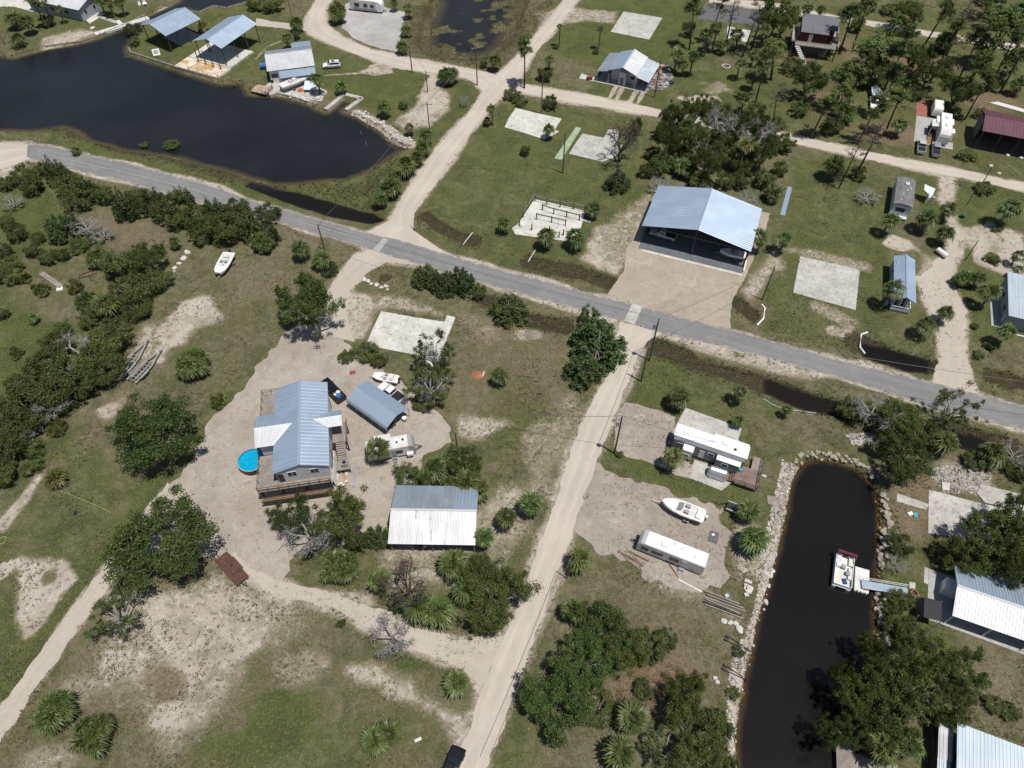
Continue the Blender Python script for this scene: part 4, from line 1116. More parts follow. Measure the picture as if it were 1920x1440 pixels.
TREES += [
('palmetto',34,520,62,"spreading palmetto on the wetland flat",2.2,0),
('palmetto',75,542,48,"palmetto with brown fronds on the wetland flat",2,0),
('palmetto',140,536,48,"palmetto beside the broken boardwalk",2.2,0),
('palm',62,594,26,"small palm alone on the wet flat",1.4,0),
('shrub',4,590,30,"bush at the wet flat's west rim",1.6,0),
('oak',280,490,70,"bright oak above the row of boulders",4.6,0),
('shrub',226,500,76,"wide oak in the thicket beside the boulders",4.6,0),
('palmclump',186,486,48,"palm clump at the thicket's upper corner",3,0),
('shrub',242,550,76,"dark oak in the middle of the thicket beside the white sand",4.6,0),
('shrub',292,530,56,"dark bush below the boulder row",3,0),
('shrub',256,580,62,"bush at the thicket's lower edge by the white sand",2.8,0),
('palm',196,574,66,"large palm inside the thicket with a brown skirt",3.4,0),
('palmclump',165,566,46,"palms on the thicket's west side",2.6,0),
('shrub',222,612,52,"bush leading down from the thicket to the boat trailers",2.4,0),
('shrub',168,600,46,"low bush west of the thicket palm",2.2,0),
('deadtree',148,657,92,"sprawling bone grey dead tree west of the boat trailers",3.6,0),
('palmclump',360,684,78,"round shaggy palm clump on the lawn by the yard",3.6,0),
]
BELT = "dark bush in the west thicket belt below the boat trailers"
for (u,v,w,k) in [(212,640,74,'shrub'),(185,672,74,'shrub'),(196,700,66,'shrub'),(140,700,84,'shrub'),(96,690,76,'shrub'),(60,724,84,'shrub'),(112,742,90,'shrub'),(160,726,64,'shrub'),(62,770,92,'shrub'),
    (30,802,70,'shrub'),(16,850,74,'shrub'),(8,892,56,'shrub'),(104,650,60,'shrub'),(120,620,40,'shrub'),(30,760,56,'shrub'),(70,700,56,'cedar'),(10,820,50,'shrub')]:
    TREES.append((k,u,v,w*1.02,BELT,None,"west thicket belt"))
TREES += [
('palmetto',152,738,60,"bright palmetto on the belt's lawn edge",1.6,0),
('palmetto',104,800,64,"yellow palmetto jutting from the belt onto the lawn",1.8,0),
('palmetto',62,846,66,"wide palmetto at the belt's lower end",1.8,0),
('palmetto',218,682,50,"palmetto touching the boat trailers",1.6,0),
('palmetto',70,872,46,"low palmetto on the belt's tip",1.4,0),
('deadtree',98,762,62,"grey bare bush among the belt's oaks",3.2,0),
('deadtree',62,800,48,"pale twiggy bush on the belt's west side",2.6,0),
('oak',288,826,170,"great spreading oak west of the gravel yard",6.4,0),
('oak',306,1016,196,"great round oak over the west drive",6.6,0),
('thinoak',216,1146,110,"small broken oak leaning over the west drive",4,0),
('palmetto',407,753,43,"round low palmetto on the yard's west rim",2,0),
('yellowpalm',99,898,48,"low yellowing palm on the west lawn",1.2,0),
('palmclump',104,1336,84,"shaggy palm clump by the west drive's lower end",3.4,0),
('palmclump',178,1378,86,"shaggy palm clump at the picture's lower left",3.4,0),
# --- around the compound
('palm',712,844,50,"round fan palm in front of the travel trailer",3.4,0),
('palm',818,878,58,"fan palm west of the red scrap among the shed palms",2.8,0),
('palm',848,852,44,"fan palm under the short dark pole",3,0),
('palm',872,904,60,"fan palm behind the metal shed's rear eave",2.8,0),
('palm',905,912,48,"fan palm at the metal shed's rear corner",2.6,0),
('palm',802,898,40,"fan palm on the gravel edge behind the shed",2.4,0),
('palm',890,880,40,"fan palm beside the red scrap",2.6,0),
('palm',845,905,44,"fan palm pressed against the shed's upper roof",2.4,0),
('deadtree',584,1004,92,"grey half dead oak in front of the stilt house",6,0),
('oak',556,976,80,"leafy western half of the oak before the stilt house",5.5,0),
('oak',650,972,100,"leafy oak between the stilt house and the shed",6,0),
('oak',616,990,70,"leafy bush within the oak before the stilt house",3,0),
('cedar',706,1004,54,"dark green bush at the shed's west wall",4,0),
('shrub',668,1018,50,"leafy bush between the oak and the shed",3.4,0),
('palmclump',640,1066,80,"palm clump at the lower drive below the oak",3.2,0),
('palm',717,1088,52,"fan palm beside the bare tree below the shed",2.6,0),
('palm',910,1008,50,"fan palm at the shed's front corner",3.4,0),
('palm',953,970,48,"fan palm east of the shed",3,0),
('palm',995,945,50,"fan palm between the shed and the dirt road",3,0),
('palm',845,1062,66,"broad fan palm in front of the shed",3,0),
('oak',926,1118,128,"wide bright oak against the dirt road",4.8,0),
('palm',872,1106,58,"fan palm at the wide roadside oak's west side",3.4,0),
('palm',785,1130,62,"fan palm beside the bare tree's trunk",2.6,0),
('palm',817,1146,64,"fan palm above the lower drive",2.6,0),
('oak',905,1165,70,"lower arm oak hanging over the road junction",3.6,0),
('darktree',756,1096,84,"tall bare tree between the palms below the shed",8,0),
('deadtree',735,1195,82,"grey twiggy dead tree on the lower drive's edge",3.6,0),
('palm',860,1279,60,"round fan palm on the triangle by the dirt road",1.8,0),
('palm',700,1392,62,"larger palm of the pair on the bottom lawn",1.6,0),
('palm',730,1374,52,"smaller palm of the pair on the bottom lawn",1.6,0),
('palmetto',640,1170,26,"tiny palmetto on the lower drive's edge",.8,0),
# --- south of the lots
('palm',1074,1138,48,"fan palm beside the dirt road above the oak thicket",2.8,0),
('oak',1128,1180,120,"oak on the north side of the roadside thicket",4.6,0),
('oak',1098,1255,120,"oak in the middle of the roadside thicket",4.6,0),
('oak',1052,1318,140,"rounded oak on the thicket's road side",4.6,0),
('oak',1165,1226,96,"oak on the thicket's east side",4.2,0),
('shrub',1216,1216,70,"dark bush on the thicket's eastern arm",3,0),
('shrub',1250,1204,46,"outermost bush of the thicket's eastern arm",2.6,0),
('shrub',1122,1325,70,"low bush at the thicket's foot above the stones",2,0),
('shrub',1205,1290,40,"bush on the brown leaf litter",1.6,0),
('palm',1197,1345,68,"open fan palm south of the thicket",3.4,0),
('palm',1170,1412,64,"open fan palm at the bottom edge south of the thicket",3,0),
('oak',1276,1308,92,"oak by the white shell bank",4.4,0),
('oak',1305,1378,120,"larger oak by the white shell bank",4.8,0),
('thinoak',1258,1400,90,"oak with pale limbs beside the open palms",4.4,0),
('shrub',1345,1358,60,"bush at the shell bank's edge",2.4,0),
('shrub',1330,1430,60,"bush at the bottom edge by the shell bank",2,0),
('shrub',1383,1222,24,"small plant on the white shell bank",.8,0),
('shrub',1376,1302,26,"small plant lower on the white shell bank",.8,0),
('shrub',1372,1436,34,"bush on the shell bank at the bottom edge",1.4,0),
# --- east of the canal
('shrub',1600,770,66,"dark bush at the ditch's west end",3,0),
('deadtree',1640,775,84,"grey bare tree between the ditch and canal",4.4,0),
('oak',1690,790,92,"dark oak by the paved road",4.6,0),
('oak',1700,858,112,"dark oak overhanging the canal's head",4.8,0),
('shrub',1655,800,60,"bush on the canal's head below the bare tree",2.6,0),
('thinoak',1778,762,84,"tall open tree leaning toward the paved road",6.5,0),
('palm',1776,828,50,"palm under the tall open tree",3,0),
('shrub',1738,815,60,"bush beside the palm under the tall open tree",2.8,0),
('palm',1862,848,54,"palm with arching fronds beside the far ditch",2.4,0),
('shrub',1830,866,46,"dark bush left of the arching palm",2,0),
('deadtree',1902,848,54,"grey bare bush at the east edge",2.8,0),
('shrub',1908,885,50,"dark bush at the east edge above the slab",2,0),
('oak',1868,1018,130,"big oak between the white slab and the metal roof",6,0),
('oak',1900,985,90,"leafy oak at the east edge over the white slab",6.4,0),
('oak',1808,1052,90,"dark lower oak beside the metal roof",4.6,0),
('oak',1905,1075,80,"oak crown spreading over the metal roof",7,0),
('shrub',1690,1024,50,"green bush on the canal's east bank",2.2,0),
('shrub',1765,1040,44,"dark bush in the oak's shade",2,0),
('deadtree',1680,1055,36,"brown twiggy bush above the gangway",1.6,0),
('shrub',1688,1128,48,"ragged bush below the gangway",2.2,0),
('shrub',1680,1166,54,"green bush on the canal's east rim",2.4,0),
('shrub',1706,1192,58,"bush between the canal and the yard lawn",2.6,0),
('oak',1722,1234,96,"oak in the upper part of the canal grove",5,0),
('oak',1622,1204,46,"small bright crown over the canal water",5,0),
('oak',1574,1266,46,"bright crown overhanging the canal furthest",5.4,0),
('oak',1606,1308,86,"oak over the canal below the bright crowns",5.4,0),
('oak',1658,1330,124,"large oak in the middle of the canal grove",5.6,0),
('oak',1660,1262,90,"greyish oak in the canal grove",5.4,0),
('thinoak',1712,1300,104,"oak with a white forked limb in the canal grove",5.4,0),
('oak',1768,1326,84,"oak on the canal grove's east end",4.4,0),
('oak',1802,1262,84,"dark oak at the yard lawn's edge",4,0),
('oak',1552,1376,56,"low crown beside the plank dock",4.6,0),
('oak',1592,1376,60,"crown above the plank dock",4.6,0),
('palm',1662,1404,64,"palm at the foot of the canal grove",3.6,0),
('palm',1704,1398,56,"palm between the grove and the small metal roof",3,0),
('oak',1640,1392,70,"oak above the bench dock",4.4,0),
('shrub',1812,1306,36,"small bush by the fallen log",1.4,0),
('shrub',1862,1318,36,"low bush grown over the fallen log",1.2,0),
('shrub',1892,1332,36,"low bush at the fallen log's tip",1.2,0),
]
PINES = "tall pine with a bare trunk in the north east wood"
for (u,v,w,h) in [(1452,20,44,12),(1440,110,40,11),(1620,118,46,12),(1672,52,46,12),(1700,70,44,13),(1676,140,48,11),(1640,196,42,10),(1596,170,44,11),
    (1790,60,42,13),(1832,110,44,12),(1870,60,48,13),(1905,75,44,13),(1850,150,40,10),(1430,8,40,12),(1900,20,50,13),(1545,192,44,9)]:
    TREES.append(('pine',u,v,w,PINES,h,"pines of the north east wood"))
TREES += [
('palmetto',30,660,44,"pale palmetto on the wet green flat by the west thicket",1.2,0),
('palmetto',176,640,40,"palmetto in the gap behind the bone grey dead tree",1.6,0),
('palmetto',128,712,46,"palmetto within the west thicket belt's middle",2.6,0),
('yellowpalm',44,880,30,"yellow palm at the west belt's lower tip",1.4,0),
('deadtree',196,438,40,"grey twiggy bush on the brown flat beside the large cedar",2.2,0),
('deadtree',20,380,40,"pale dead bush at the west edge of the hedge",2.2,0),
('palmetto',92,418,36,"palmetto on the flat west of the large cedar",1.4,0),
('palmclump',1310,340,44,"palm clump at the garage thicket's near side",3.0,0),
('palmclump',1448,366,40,"palm clump at the thicket's corner by the blue sheet",3.0,0),
('yellowpalm',1395,272,36,"light green palm poking out of the garage thicket",6.5,0),
('palm',1290,240,36,"fan palm rising through the garage thicket",7,0),
('thinoak',1330,290,70,"thin crowned oak above the garage thicket",8,0),
('shrub',766,896,50,"leafy bush on the yard's edge behind the shed",2.4,0),
('oak',868,874,70,"leafy low tree between the shed palms and red scrap",4,0),
('oak',880,1076,60,"leafy tree between the shed's front and the roadside oak",3.6,0),
('shrub',905,1056,40,"bush under the shed's front corner palm",2,0),
('shrub',750,1128,44,"green bush at the tall bare tree's foot",2,0),
('deadtree',810,735,60,"bare twigs in the sprawling thin oak's lower half",2.6,0),
('shrub',790,755,40,"low bush under the sprawling thin oak",1.6,0),
]
for k,u,v,w,lab,h,gr in TREES: plant(k, u, v, w, lab, h or None, gr or None)
# ------------------------------------------------------------------ building materials
R_BLUE = sheet_metal("galvalume_roof", (.46,.56,.68), metal=.60, rough=.48, streak=.12, lines=.9)
R_PALE = sheet_metal("pale_metal_roof", (.47,.54,.60), metal=.2, rough=.45, streak=.12, lines=.8)
R_WHITE = sheet_metal("white_and_sunlit_roof", (.57,.58,.59), metal=.12, rough=.5, streak=.16, lines=.62)  # also stands in for the sunlit slope of two-toned roofs
R_OLD = sheet_metal("weathered_metal_roof", (.60,.60,.60), lines=.5, rust=.75, metal=.25, rough=.5, streak=.18)
R_OLDG = sheet_metal("zinc_and_shaded_roof", (.40,.45,.50), metal=.55, rough=.5, streak=.2)  # also the far slope of some roofs, shade put into its colour
R_GREY = sheet_metal("grey_roof", (.15,.15,.165), metal=.1, rough=.7, streak=.12)
R_MAROON = sheet_metal("maroon_roof", (.125,.048,.068), metal=.1, rough=.55, streak=.15)
R_RUST = sheet_metal("rusty_tin_roof", (.50,.51,.53), rust=.9, metal=.3, rough=.5, streak=.3)
R_SHINGLE = mat("worn_shingles", (.20,.195,.20), .95, 0, .25, .7, .3, 6, col2=(.12,.115,.12))
W_GREY = mat("grey_siding", (.56,.57,.59), .8, 0, .08)
W_BLUEGREY = mat("blue_grey_siding", (.30,.34,.38), .8, 0, .1)
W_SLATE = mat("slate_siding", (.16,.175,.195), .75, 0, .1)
W_WHITE = mat("white_siding", (.72,.72,.70), .7, 0, .08)
W_RED = mat("barn_red_siding", (.11,.022,.022), .8, 0, .15)
W_CREAM = mat("cream_siding", (.46,.43,.37), .85, 0, .12)
W_TEAL = mat("teal_siding", (.30,.42,.42), .8, 0, .1)
WOOD_GREY = mat("weathered_planks", (.31,.27,.235), .95, 0, .2, .7, .3, 5, col2=(.19,.165,.145))
WOOD_BROWN = mat("brown_timber", (.20,.12,.075), .9, 0, .2, 1.5, .2, 6, col2=(.11,.065,.042))
WOOD_ORANGE = mat("new_timber", (.42,.24,.12), .85, 0, .15, 1.5)
WOOD_DARK = mat("dark_timber", (.075,.06,.05), .95, 0, .25, 1.5)
WOOD_POLE = mat("creosote_pole", (.115,.09,.07), .95, 0, .25, 2)
WHITE = mat("white_paint", (.78,.78,.76), .5, 0, .06, .8)
GEL = mat("white_gelcoat", (.80,.80,.78), .3, 0, .04, .8)
OFFWHITE = mat("aged_white", (.64,.63,.60), .6, 0, .12, .9)
GREYP = mat("grey_plastic", (.30,.30,.31), .6, 0, .1)
BLACK = mat("black_paint", (.018,.018,.02), .45, 0, .1)
RUBBER = mat("rubber", (.02,.02,.02), .9, 0, .1)
GALV = mat("galvanised_steel", (.42,.43,.44), .5, .5, .15)
STEEL = mat("dull_steel", (.30,.30,.31), .5, .5, .2)
RUST = mat("rusted_steel", (.12,.055,.038), .9, 0, .3, 1.2, .2, 7, col2=(.055,.026,.02))
RED = mat("faded_red", (.30,.06,.05), .7, 0, .2)
ORANGE = mat("orange_plastic", (.55,.12,.05), .6, 0, .1)
BLUE = mat("blue_tarp", (.03,.16,.42), .6, 0, .15)
TEALP = mat("teal_plastic", (.06,.36,.44), .5, 0, .1)
GLASS = mat("dark_glass", (.02,.024,.03), .12, 0, .1)
CANVAS = mat("maroon_canvas", (.13,.018,.03), .85, 0, .15)
MESHW = mat("white_shade_cloth", (.60,.67,.72), .8, 0, .06)
def rot(p, c, a):
    return (c[0]+p[0]*math.cos(a)-p[1]*math.sin(a), c[1]+p[0]*math.sin(a)+p[1]*math.cos(a))
def window(p, side, off, a, z, w, h, frame=None, panes=1):
    """window on a wall: side names the wall's outward axis, off its position, a the centre along it"""
    sg = 1 if side[0] == '+' else -1
    def bx(w0, w1, z0, z1, d0, d1):
        lo, hi = sorted((off+sg*d0, off+sg*d1))
        return (lo, w0, z0, hi, w1, z1) if side[1] == 'x' else (w0, lo, z0, w1, hi, z1)
    f = MB().box(*bx(a-w/2-.07, a+w/2+.07, z-.07, z+h+.07, -.02, .04)).build('window', frame or WHITE, p)
    m = MB()
    for k in range(panes):
        m.box(*bx(a-w/2+k*w/panes+.03, a-w/2+(k+1)*w/panes-.03, z+.03, z+h-.03, .0, .055))
    m.build('pane', GLASS, f); return f
def door(p, side, off, a, z, w, h, m=None):
    sg = 1 if side[0] == '+' else -1
    lo, hi = sorted((off-sg*.02, off+sg*.05))
    b = (lo, a-w/2, z, hi, a+w/2, z+h) if side[1] == 'x' else (a-w/2, lo, z, a+w/2, hi, z+h)
    d = MB().box(*b).build('door', m or W_GREY, p)
    lo, hi = sorted((off+sg*.05, off+sg*.09))
    b = (lo, a+w/2-.14, z+.95, hi, a+w/2-.06, z+1.07) if side[1] == 'x' else (a+w/2-.14, lo, z+.95, a+w/2-.06, hi, z+1.07)
    MB().box(*b).build('handle', STEEL, d); return d
def posts(p, pts, z0, z1, r, m, name='post', sq=True):
    for q in pts:
        x, y = q[:2]
        mb = MB()
        if sq: mb.box(x-r, y-r, z0, x+r, y+r, z1)
        else: mb.tube((x,y,z0), (x,y,z1), r, r*.9, 8)
        mb.build(name, m, p)
def railing(p, pts, z, h, m, gap=1.5, rails=(1.0,.5), name='railing'):
    mb = MB()
    for a, b in zip(pts[:-1], pts[1:]):
        L = math.hypot(b[0]-a[0], b[1]-a[1]); n = max(1, round(L/gap)); an = math.atan2(b[1]-a[1], b[0]-a[0])
        for k in range(n+1):
            x, y = a[0]+(b[0]-a[0])*k/n, a[1]+(b[1]-a[1])*k/n
            mb.obox(x, y, z, .09, .09, h-.02, an)
        for rr in rails: mb.obox((a[0]+b[0])/2, (a[1]+b[1])/2, z+h*rr-.05, L, .07, .07, an)
    return mb.build(name, m, p)
def boards(p, x0, y0, x1, y1, z, m, along='x', w=.28, t=.06, name='deck'):
    """planked deck with open joints"""
    mb = MB(); a0, a1 = (y0, y1) if along == 'x' else (x0, x1); n = max(1, int((a1-a0)/w))
    for k in range(n):
        u0 = a0+(a1-a0)*k/n+.012; u1 = a0+(a1-a0)*(k+1)/n-.012; dz = ((k*7)%5)*.003
        if along == 'x': mb.box(x0, u0, z-t, x1, u1, z+dz)
        else: mb.box(u0, y0, z-t, u1, y1, z+dz)
    return mb.build(name, m, p)
def roof2(p, x0, x1, yn, yf, ze, zr, yr, m1, m2=None, pitch=.5, amp=.05, name='roof', zef=None, t=.06):
    """gable roof with its ridge along local x: near slope (low y) and far slope"""
    zef = ze if zef is None else zef; m2 = m2 or m1
    if m1 is m2:
        r = MB().corr((x0,yn,ze),(x1,yn,ze),(x1,yr,zr),(x0,yr,zr),pitch,amp,t).corr((x1,yf,zef),(x0,yf,zef),(x0,yr,zr),(x1,yr,zr),pitch,amp,t).build(name, m1, p)
        MB().box(x0-.02, yr-.16, zr-.03, x1+.02, yr+.16, zr+amp+.03).build('ridge_cap', m1, r); return r
    a = MB().corr((x0,yn,ze),(x1,yn,ze),(x1,yr,zr),(x0,yr,zr),pitch,amp,t).build(name, m1, p)
    b = MB().corr((x1,yf,zef),(x0,yf,zef),(x0,yr,zr),(x1,yr,zr),pitch,amp,t).build(name, m2, p)
    MB().box(x0-.02, yr-.16, zr-.03, x1+.02, yr+.16, zr+amp+.03).build('ridge_cap', m1, a); return a
def gwalls(p, x0, x1, yn, yf, z0, ze, zr, yr, m, name='wall'):
    """walls with gable ends under a roof whose ridge runs along x"""
    mb = MB()
    ring = lambda x: [(x,yn,z0),(x,yf,z0),(x,yf,ze),(x,yr,zr),(x,yn,ze)]
    mb.loft([ring(x0), ring(x1)]); return mb.build(name, m, p)
def steps(p, x, y, dx, dy, w, z1, n, m, name='stairs', z0=0.0):
    """flight from (x,y,z1) down to (x+dx,y+dy,z0)"""
    an = math.atan2(dy, dx); L = math.hypot(dx, dy); mb = MB()
    for k in range(n):
        f = (k+.5)/n; mb.obox(x+dx*f, y+dy*f, z1-(z1-z0)*(k+1)/n, L/n*.9, w, .07, an)
    c, s_ = -math.sin(an)*w/2, math.cos(an)*w/2
    for sg in (-1, 1):
        mb.slab((x+c*sg,y+s_*sg,z1-.02),(x+dx+c*sg,y+dy+s_*sg,z0+.03),(x+dx+c*sg*1.1,y+dy+s_*sg*1.1,z0+.03),(x+c*sg*1.1,y+s_*sg*1.1,z1-.02),.2)
    return mb.build(name, m, p)

# ------------------------------------------------------------------ stilt house in the gravel yard
h = thing('stilt_house', "stilt house with blue metal cross gable roof and wooden decks beside the round pool", 'house', -30.75, 53.8, R(10))
Lh = 15.8; ex = 4.07
def rip(f): return f
MB().corr((ex,0,5.8),(ex,Lh,5.8),(0,Lh,7.2),(0,0,7.2),.62,.012).corr((-ex,Lh,5.8),(-ex,0,5.8),(0,0,7.2),(0,Lh,7.2),.62,.03).build('roof', R_BLUE, h)
rf = h.children[-1]; MB().box(-.17,-.02,7.16,.17,Lh+.02,7.3).build('ridge_cap', R_BLUE, rf)
zm = lambda x: 7.2-1.4*abs(x)/ex
def cross(x_out, y0, y1, ze, zr, sg):
    """cross gable running from the main slope out to x_out"""
    yc = (y0+y1)/2; xr = sg*(7.2-zr)*ex/1.4; xe = sg*(7.2-ze)*ex/1.4
    up = .09
    for (ya, ydir) in ((y0, 1), (y1, -1)):
        MB().corr((x_out,ya,ze+up),(xe,ya,ze+up),(xr,yc,zr+up),(x_out,yc,zr+up),.5,.04).build('cross_gable_roof', R_WHITE if ydir == 1 else R_BLUE, h)  # sunlit slope white, shaded slope blue: light put into the colour
cross(-6.75, 4.95, 10.85, 5.8, 6.85, -1); cross(6.2, 6.8, 9.75, 5.85, 6.6, 1)
gw = MB(); gw.loft([[(-3.7,y,3.0),(3.7,y,3.0),(3.7,y,5.75),(0,y,7.05),(-3.7,y,5.75)] for y in (.22, 15.2)])
gw.build('wall', W_GREY, h)
MB().loft([[(x,5.4,3.0),(x,10.4,3.0),(x,10.4,5.75),(x,7.9,6.7),(x,5.4,5.75)] for x in (-6.2,-3.71)]).build('wing_wall', W_GREY, h)
for a in (-1.5, 1.75): window(h, '-y', .22, a, 4.35, 1.25, .95, WHITE, 2)
door(h, '-y', .22, -3.2, 3.05, .8, 2.0, GLASS)
window(h, '+x', 3.7, 3.2, 4.2, 1.2, 1.0, WHITE, 2); window(h, '+x', 3.7, 12.8, 4.2, 1.2, 1.0, WHITE, 2); window(h, '-x', -3.7, 2.9, 3.6, 1.5, 1.7, WHITE, 2)
boards(h, -6.85, -1.0, -3.72, 5.3, 3.0, WOOD_GREY, 'x'); boards(h, -3.70, -1.0, 3.7, .2, 3.0, WOOD_GREY, 'x'); boards(h, -6.85, 10.95, -3.72, 17.4, 3.0, WOOD_GREY, 'x')
railing(h, [(-6.8,5.0),(-6.8,-.95),(3.65,-.95)], 3.0, 1.05, WOOD_BROWN, 1.6)
railing(h, [(-4.0,17.35),(-6.8,17.35),(-6.8,11.0)], 3.0, 1.05, WOOD_BROWN, 1.6)
boards(h, -6.6, -2.0, 3.6, -1.05, 1.45, WOOD_DARK, 'x', name='lower_deck')
railing(h, [(-6.6,-1.95),(3.6,-1.95)], 1.45, .9, WOOD_ORANGE, 2.4)
posts(h, [(x,y) for x in (-6.6,-3.6,0,3.5) for y in (-.4,5,10,15)], 0, 2.94, .14, WOOD_DARK, 'stilt')
MB().box(.6,3.2,0.02,3.6,15.1,2.92).build('ground_floor_wall', W_GREY, h)
MB().slab((4.05,-.2,.05),(4.35,2.8,.05),(4.2,2.8,2.4),(3.9,-.2,2.4),.05).build('skirting_panel', WHITE, h)
MB().slab((4.2,2.9,.05),(4.3,5.0,.05),(4.1,5.0,2.0),(4.05,2.9,2.0),.05).build('skirting_panel', WHITE, h)
boards(h, 4.1, 5.9, 6.4, 9.6, 3.0, WOOD_GREY, 'y', name='side_deck')
posts(h, [(4.4,6.1),(6.2,6.1),(6.2,9.4)], 0, 2.94, .1, WOOD_DARK, 'side_post')
steps(h, 5.3, 5.9, 0, -2.5, 1.3, 3.0, 9, WOOD_GREY, z0=1.2)
railing(h, [(6.4,9.5),(6.4,5.9)], 3.0, 1.0, WOOD_BROWN, 1.2)
boards(h, 4.3, 1.9, 6.4, 3.4, 1.2, WOOD_GREY, 'y', name='landing'); posts(h, [(4.5,2.1),(6.2,2.1)], 0, 1.14, .1, WOOD_DARK, 'side_post')
ac = thing('air_conditioner', "grey air conditioning unit on the landing beside the stilt house", 'air conditioner', *rot((5.6,2.7), (-30.75,53.8), R(10)), R(10), 1.2)
MB().box(-.42,-.42,.02,.42,.42,.86).build('cabinet', GREYP, ac); MB().disc(0,0,.86,.33,14,.9).build('fan_guard', BLACK, ac)
# round pool
p = thing('swimming_pool', "round above ground pool of bright blue water beside the stilt house deck", 'pool', -40.35, 58.35)
def ring_mesh(r0, r1, z0, z1, n=40):
    mb = MB(); c = lambda r, z: [(r*math.cos(2*math.pi*i/n), r*math.sin(2*math.pi*i/n), z) for i in range(n)]
    mb.loft([c(r1,z0), c(r1,z1), c(r0,z1), c(r0,z0)], False); return mb
ring_mesh(2.02, 2.1, 0, 1.22).build('pool_wall', BLACK, p); ring_mesh(1.98, 2.14, 1.22, 1.28).build('rim', GREYP, p)
N = NT("pool_water"); N.l(N.mix(N.step(N.noise(2.5,3,.6,N.n("ShaderNodeTexCoord").outputs["Object"]),.4,.7),(.0,.30,.52),(.01,.36,.58)), N.b.inputs["Base Color"]); N.b.inputs["Roughness"].default_value=.08
MB().disc(0,0,.95,2.03,40,1.02).build('pool_water', N.m, p)
mb = MB(); [mb.tube((-1.9+.0,-.75+q,0),(-2.0,-.75+q,1.6),.03) for q in (0,.4)]; [mb.box(-2.2,-.75,z,-1.95,-.35,z+.04) for z in (.4,.8,1.15)]
mb2 = MB(); mb2.tube((.6,1.95,1.1),(.6,1.95,1.55),.08); mb2.build('pool_filter', BLACK, p)

# ------------------------------------------------------------------ carport
c = thing('carport', "open metal carport with ribbed rounded roof between stilt house and skiff", 'carport', -25.45, 71.15, R(-38.5))
m = MB(); Lc = 9.2
prof = [(-2.55,1.75),(-2.5,2.25),(-2.3,2.45),(0,3.2),(2.3,2.45),(2.5,2.25),(2.55,1.95)]
for (a, b) in zip(prof[:-1], prof[1:]):
    nrib = max(1, int(math.hypot(b[0]-a[0], b[1]-a[1])/.22))
    for k in range(nrib):
        y0, z0 = a[0]+(b[0]-a[0])*k/nrib, a[1]+(b[1]-a[1])*k/nrib; y1, z1 = a[0]+(b[0]-a[0])*(k+1)/nrib, a[1]+(b[1]-a[1])*(k+1)/nrib
        ym, zm_ = y0+(y1-y0)*.6, z0+(z1-z0)*.6
        m.slab((0,y0,z0),(Lc,y0,z0),(Lc,ym,zm_),(0,ym,zm_),.03); m.slab((0,ym,zm_+.035),(Lc,ym,zm_+.035),(Lc,y1,z1+.035),(0,y1,z1+.035),.05)
m.build('roof', R_BLUE, c)
posts(c, [(x,y) for x in (.1,1.9,3.7,5.5,7.3,9.1) for y in (-2.46,2.46)], 0, 2.0, .035, GALV, 'leg')
mb = MB(); [mb.box(0,y-.04,.02,Lc,y+.04,.1) for y in (-2.46,2.46)]; mb.build('base_rail', GALV, c)
MB().box(5.2,-1.6,.0,7.2,.4,1.3).build('stored_crate', BLACK, c) if False else None
t = thing('utility_drum', "grey drum at the carport's open end", 'drum', *rot((9.0,1.4),(-25.45,71.15),R(-38.5)))
MB().tube((0,0,.02),(0,0,.75),.35,.35,12).build('barrel', GREYP, t); MB().tube((0,0,.75),(0,0,.8),.37,.37,12).build('lid', WHITE, t)
b = thing('work_bench', "dark work bench heaped with tools inside the carport", 'bench', *rot((7.4,-.6),(-25.45,71.15),R(-38.5)), R(-38.5))
MB().box(-1.3,-.5,.75,1.3,.5,.82).build('bench_top', WOOD_DARK, b); posts(b, [(-1.2,-.4),(1.2,-.4),(-1.2,.4),(1.2,.4)], 0, .75, .04, WOOD_DARK, 'leg'); MB().obox(-.4,0,.83,.7,.5,.4,.3).build('toolbox', BLUE, b)

# ------------------------------------------------------------------ metal shed below the yard
s = thing('metal_shed', "open fronted metal shed with white ribbed roof south of the stilt house", 'shed', -17.3, 48.25, R(-1))
roof2(s, 0, 12.3, -4.75, 4.6, 3.0, 4.2, 0, R_OLD, R_OLDG, .42, .06)  # one roof: bright sheet for the sunny slope, greyer sheet for its shaded back
MB().corr((12.31,4.6,3.02),(9.0,4.6,3.02),(9.0,.2,4.2),(12.31,.2,4.2),.42,.07).build('roof_patch', R_BLUE, s)
mb = MB(); mb.box(.2,4.1,0,12.1,4.25,2.9); mb.box(.2,-4.2,0,.35,4.08,2.85); mb.box(11.95,-4.2,0,12.1,4.08,2.85); mb.build('wall', W_SLATE, s)
posts(s, [(x,-4.3) for x in (.3,3.2,6.1,9.1,12.0)], 0, 2.9, .1, WOOD_GREY)
MB().box(.36,-4.1,.02,11.9,4.0,.06).build('floor', M_CONCG, s)
t = thing('garden_tractor', "pale machine frame parked under the metal shed's front eave", 'tractor', *rot((4.6,-3.9),(-17.3,48.25),R(-1)))
MB().box(-.6,-.25,.35,.6,.35,.6).build('chassis', STEEL, t); MB().box(.1,-.2,.6,.6,.3,.9).build('hood', OFFWHITE, t); MB().box(-.45,-.1,.6,-.05,.25,.95).build('seat', BLACK, t)
for q in ((-.45,-.35),(-.45,.45),(.45,-.3),(.45,.4)): MB().tube((q[0],q[1]-.1,.26),(q[0],q[1]+.1,.26),.26,.26,12).build('wheel', RUBBER, t)

# ------------------------------------------------------------------ big garage
g_ = thing('garage', "large open garage with broad pale blue metal roof beside the paved road", 'garage', 35.35, 106.3, R(69))
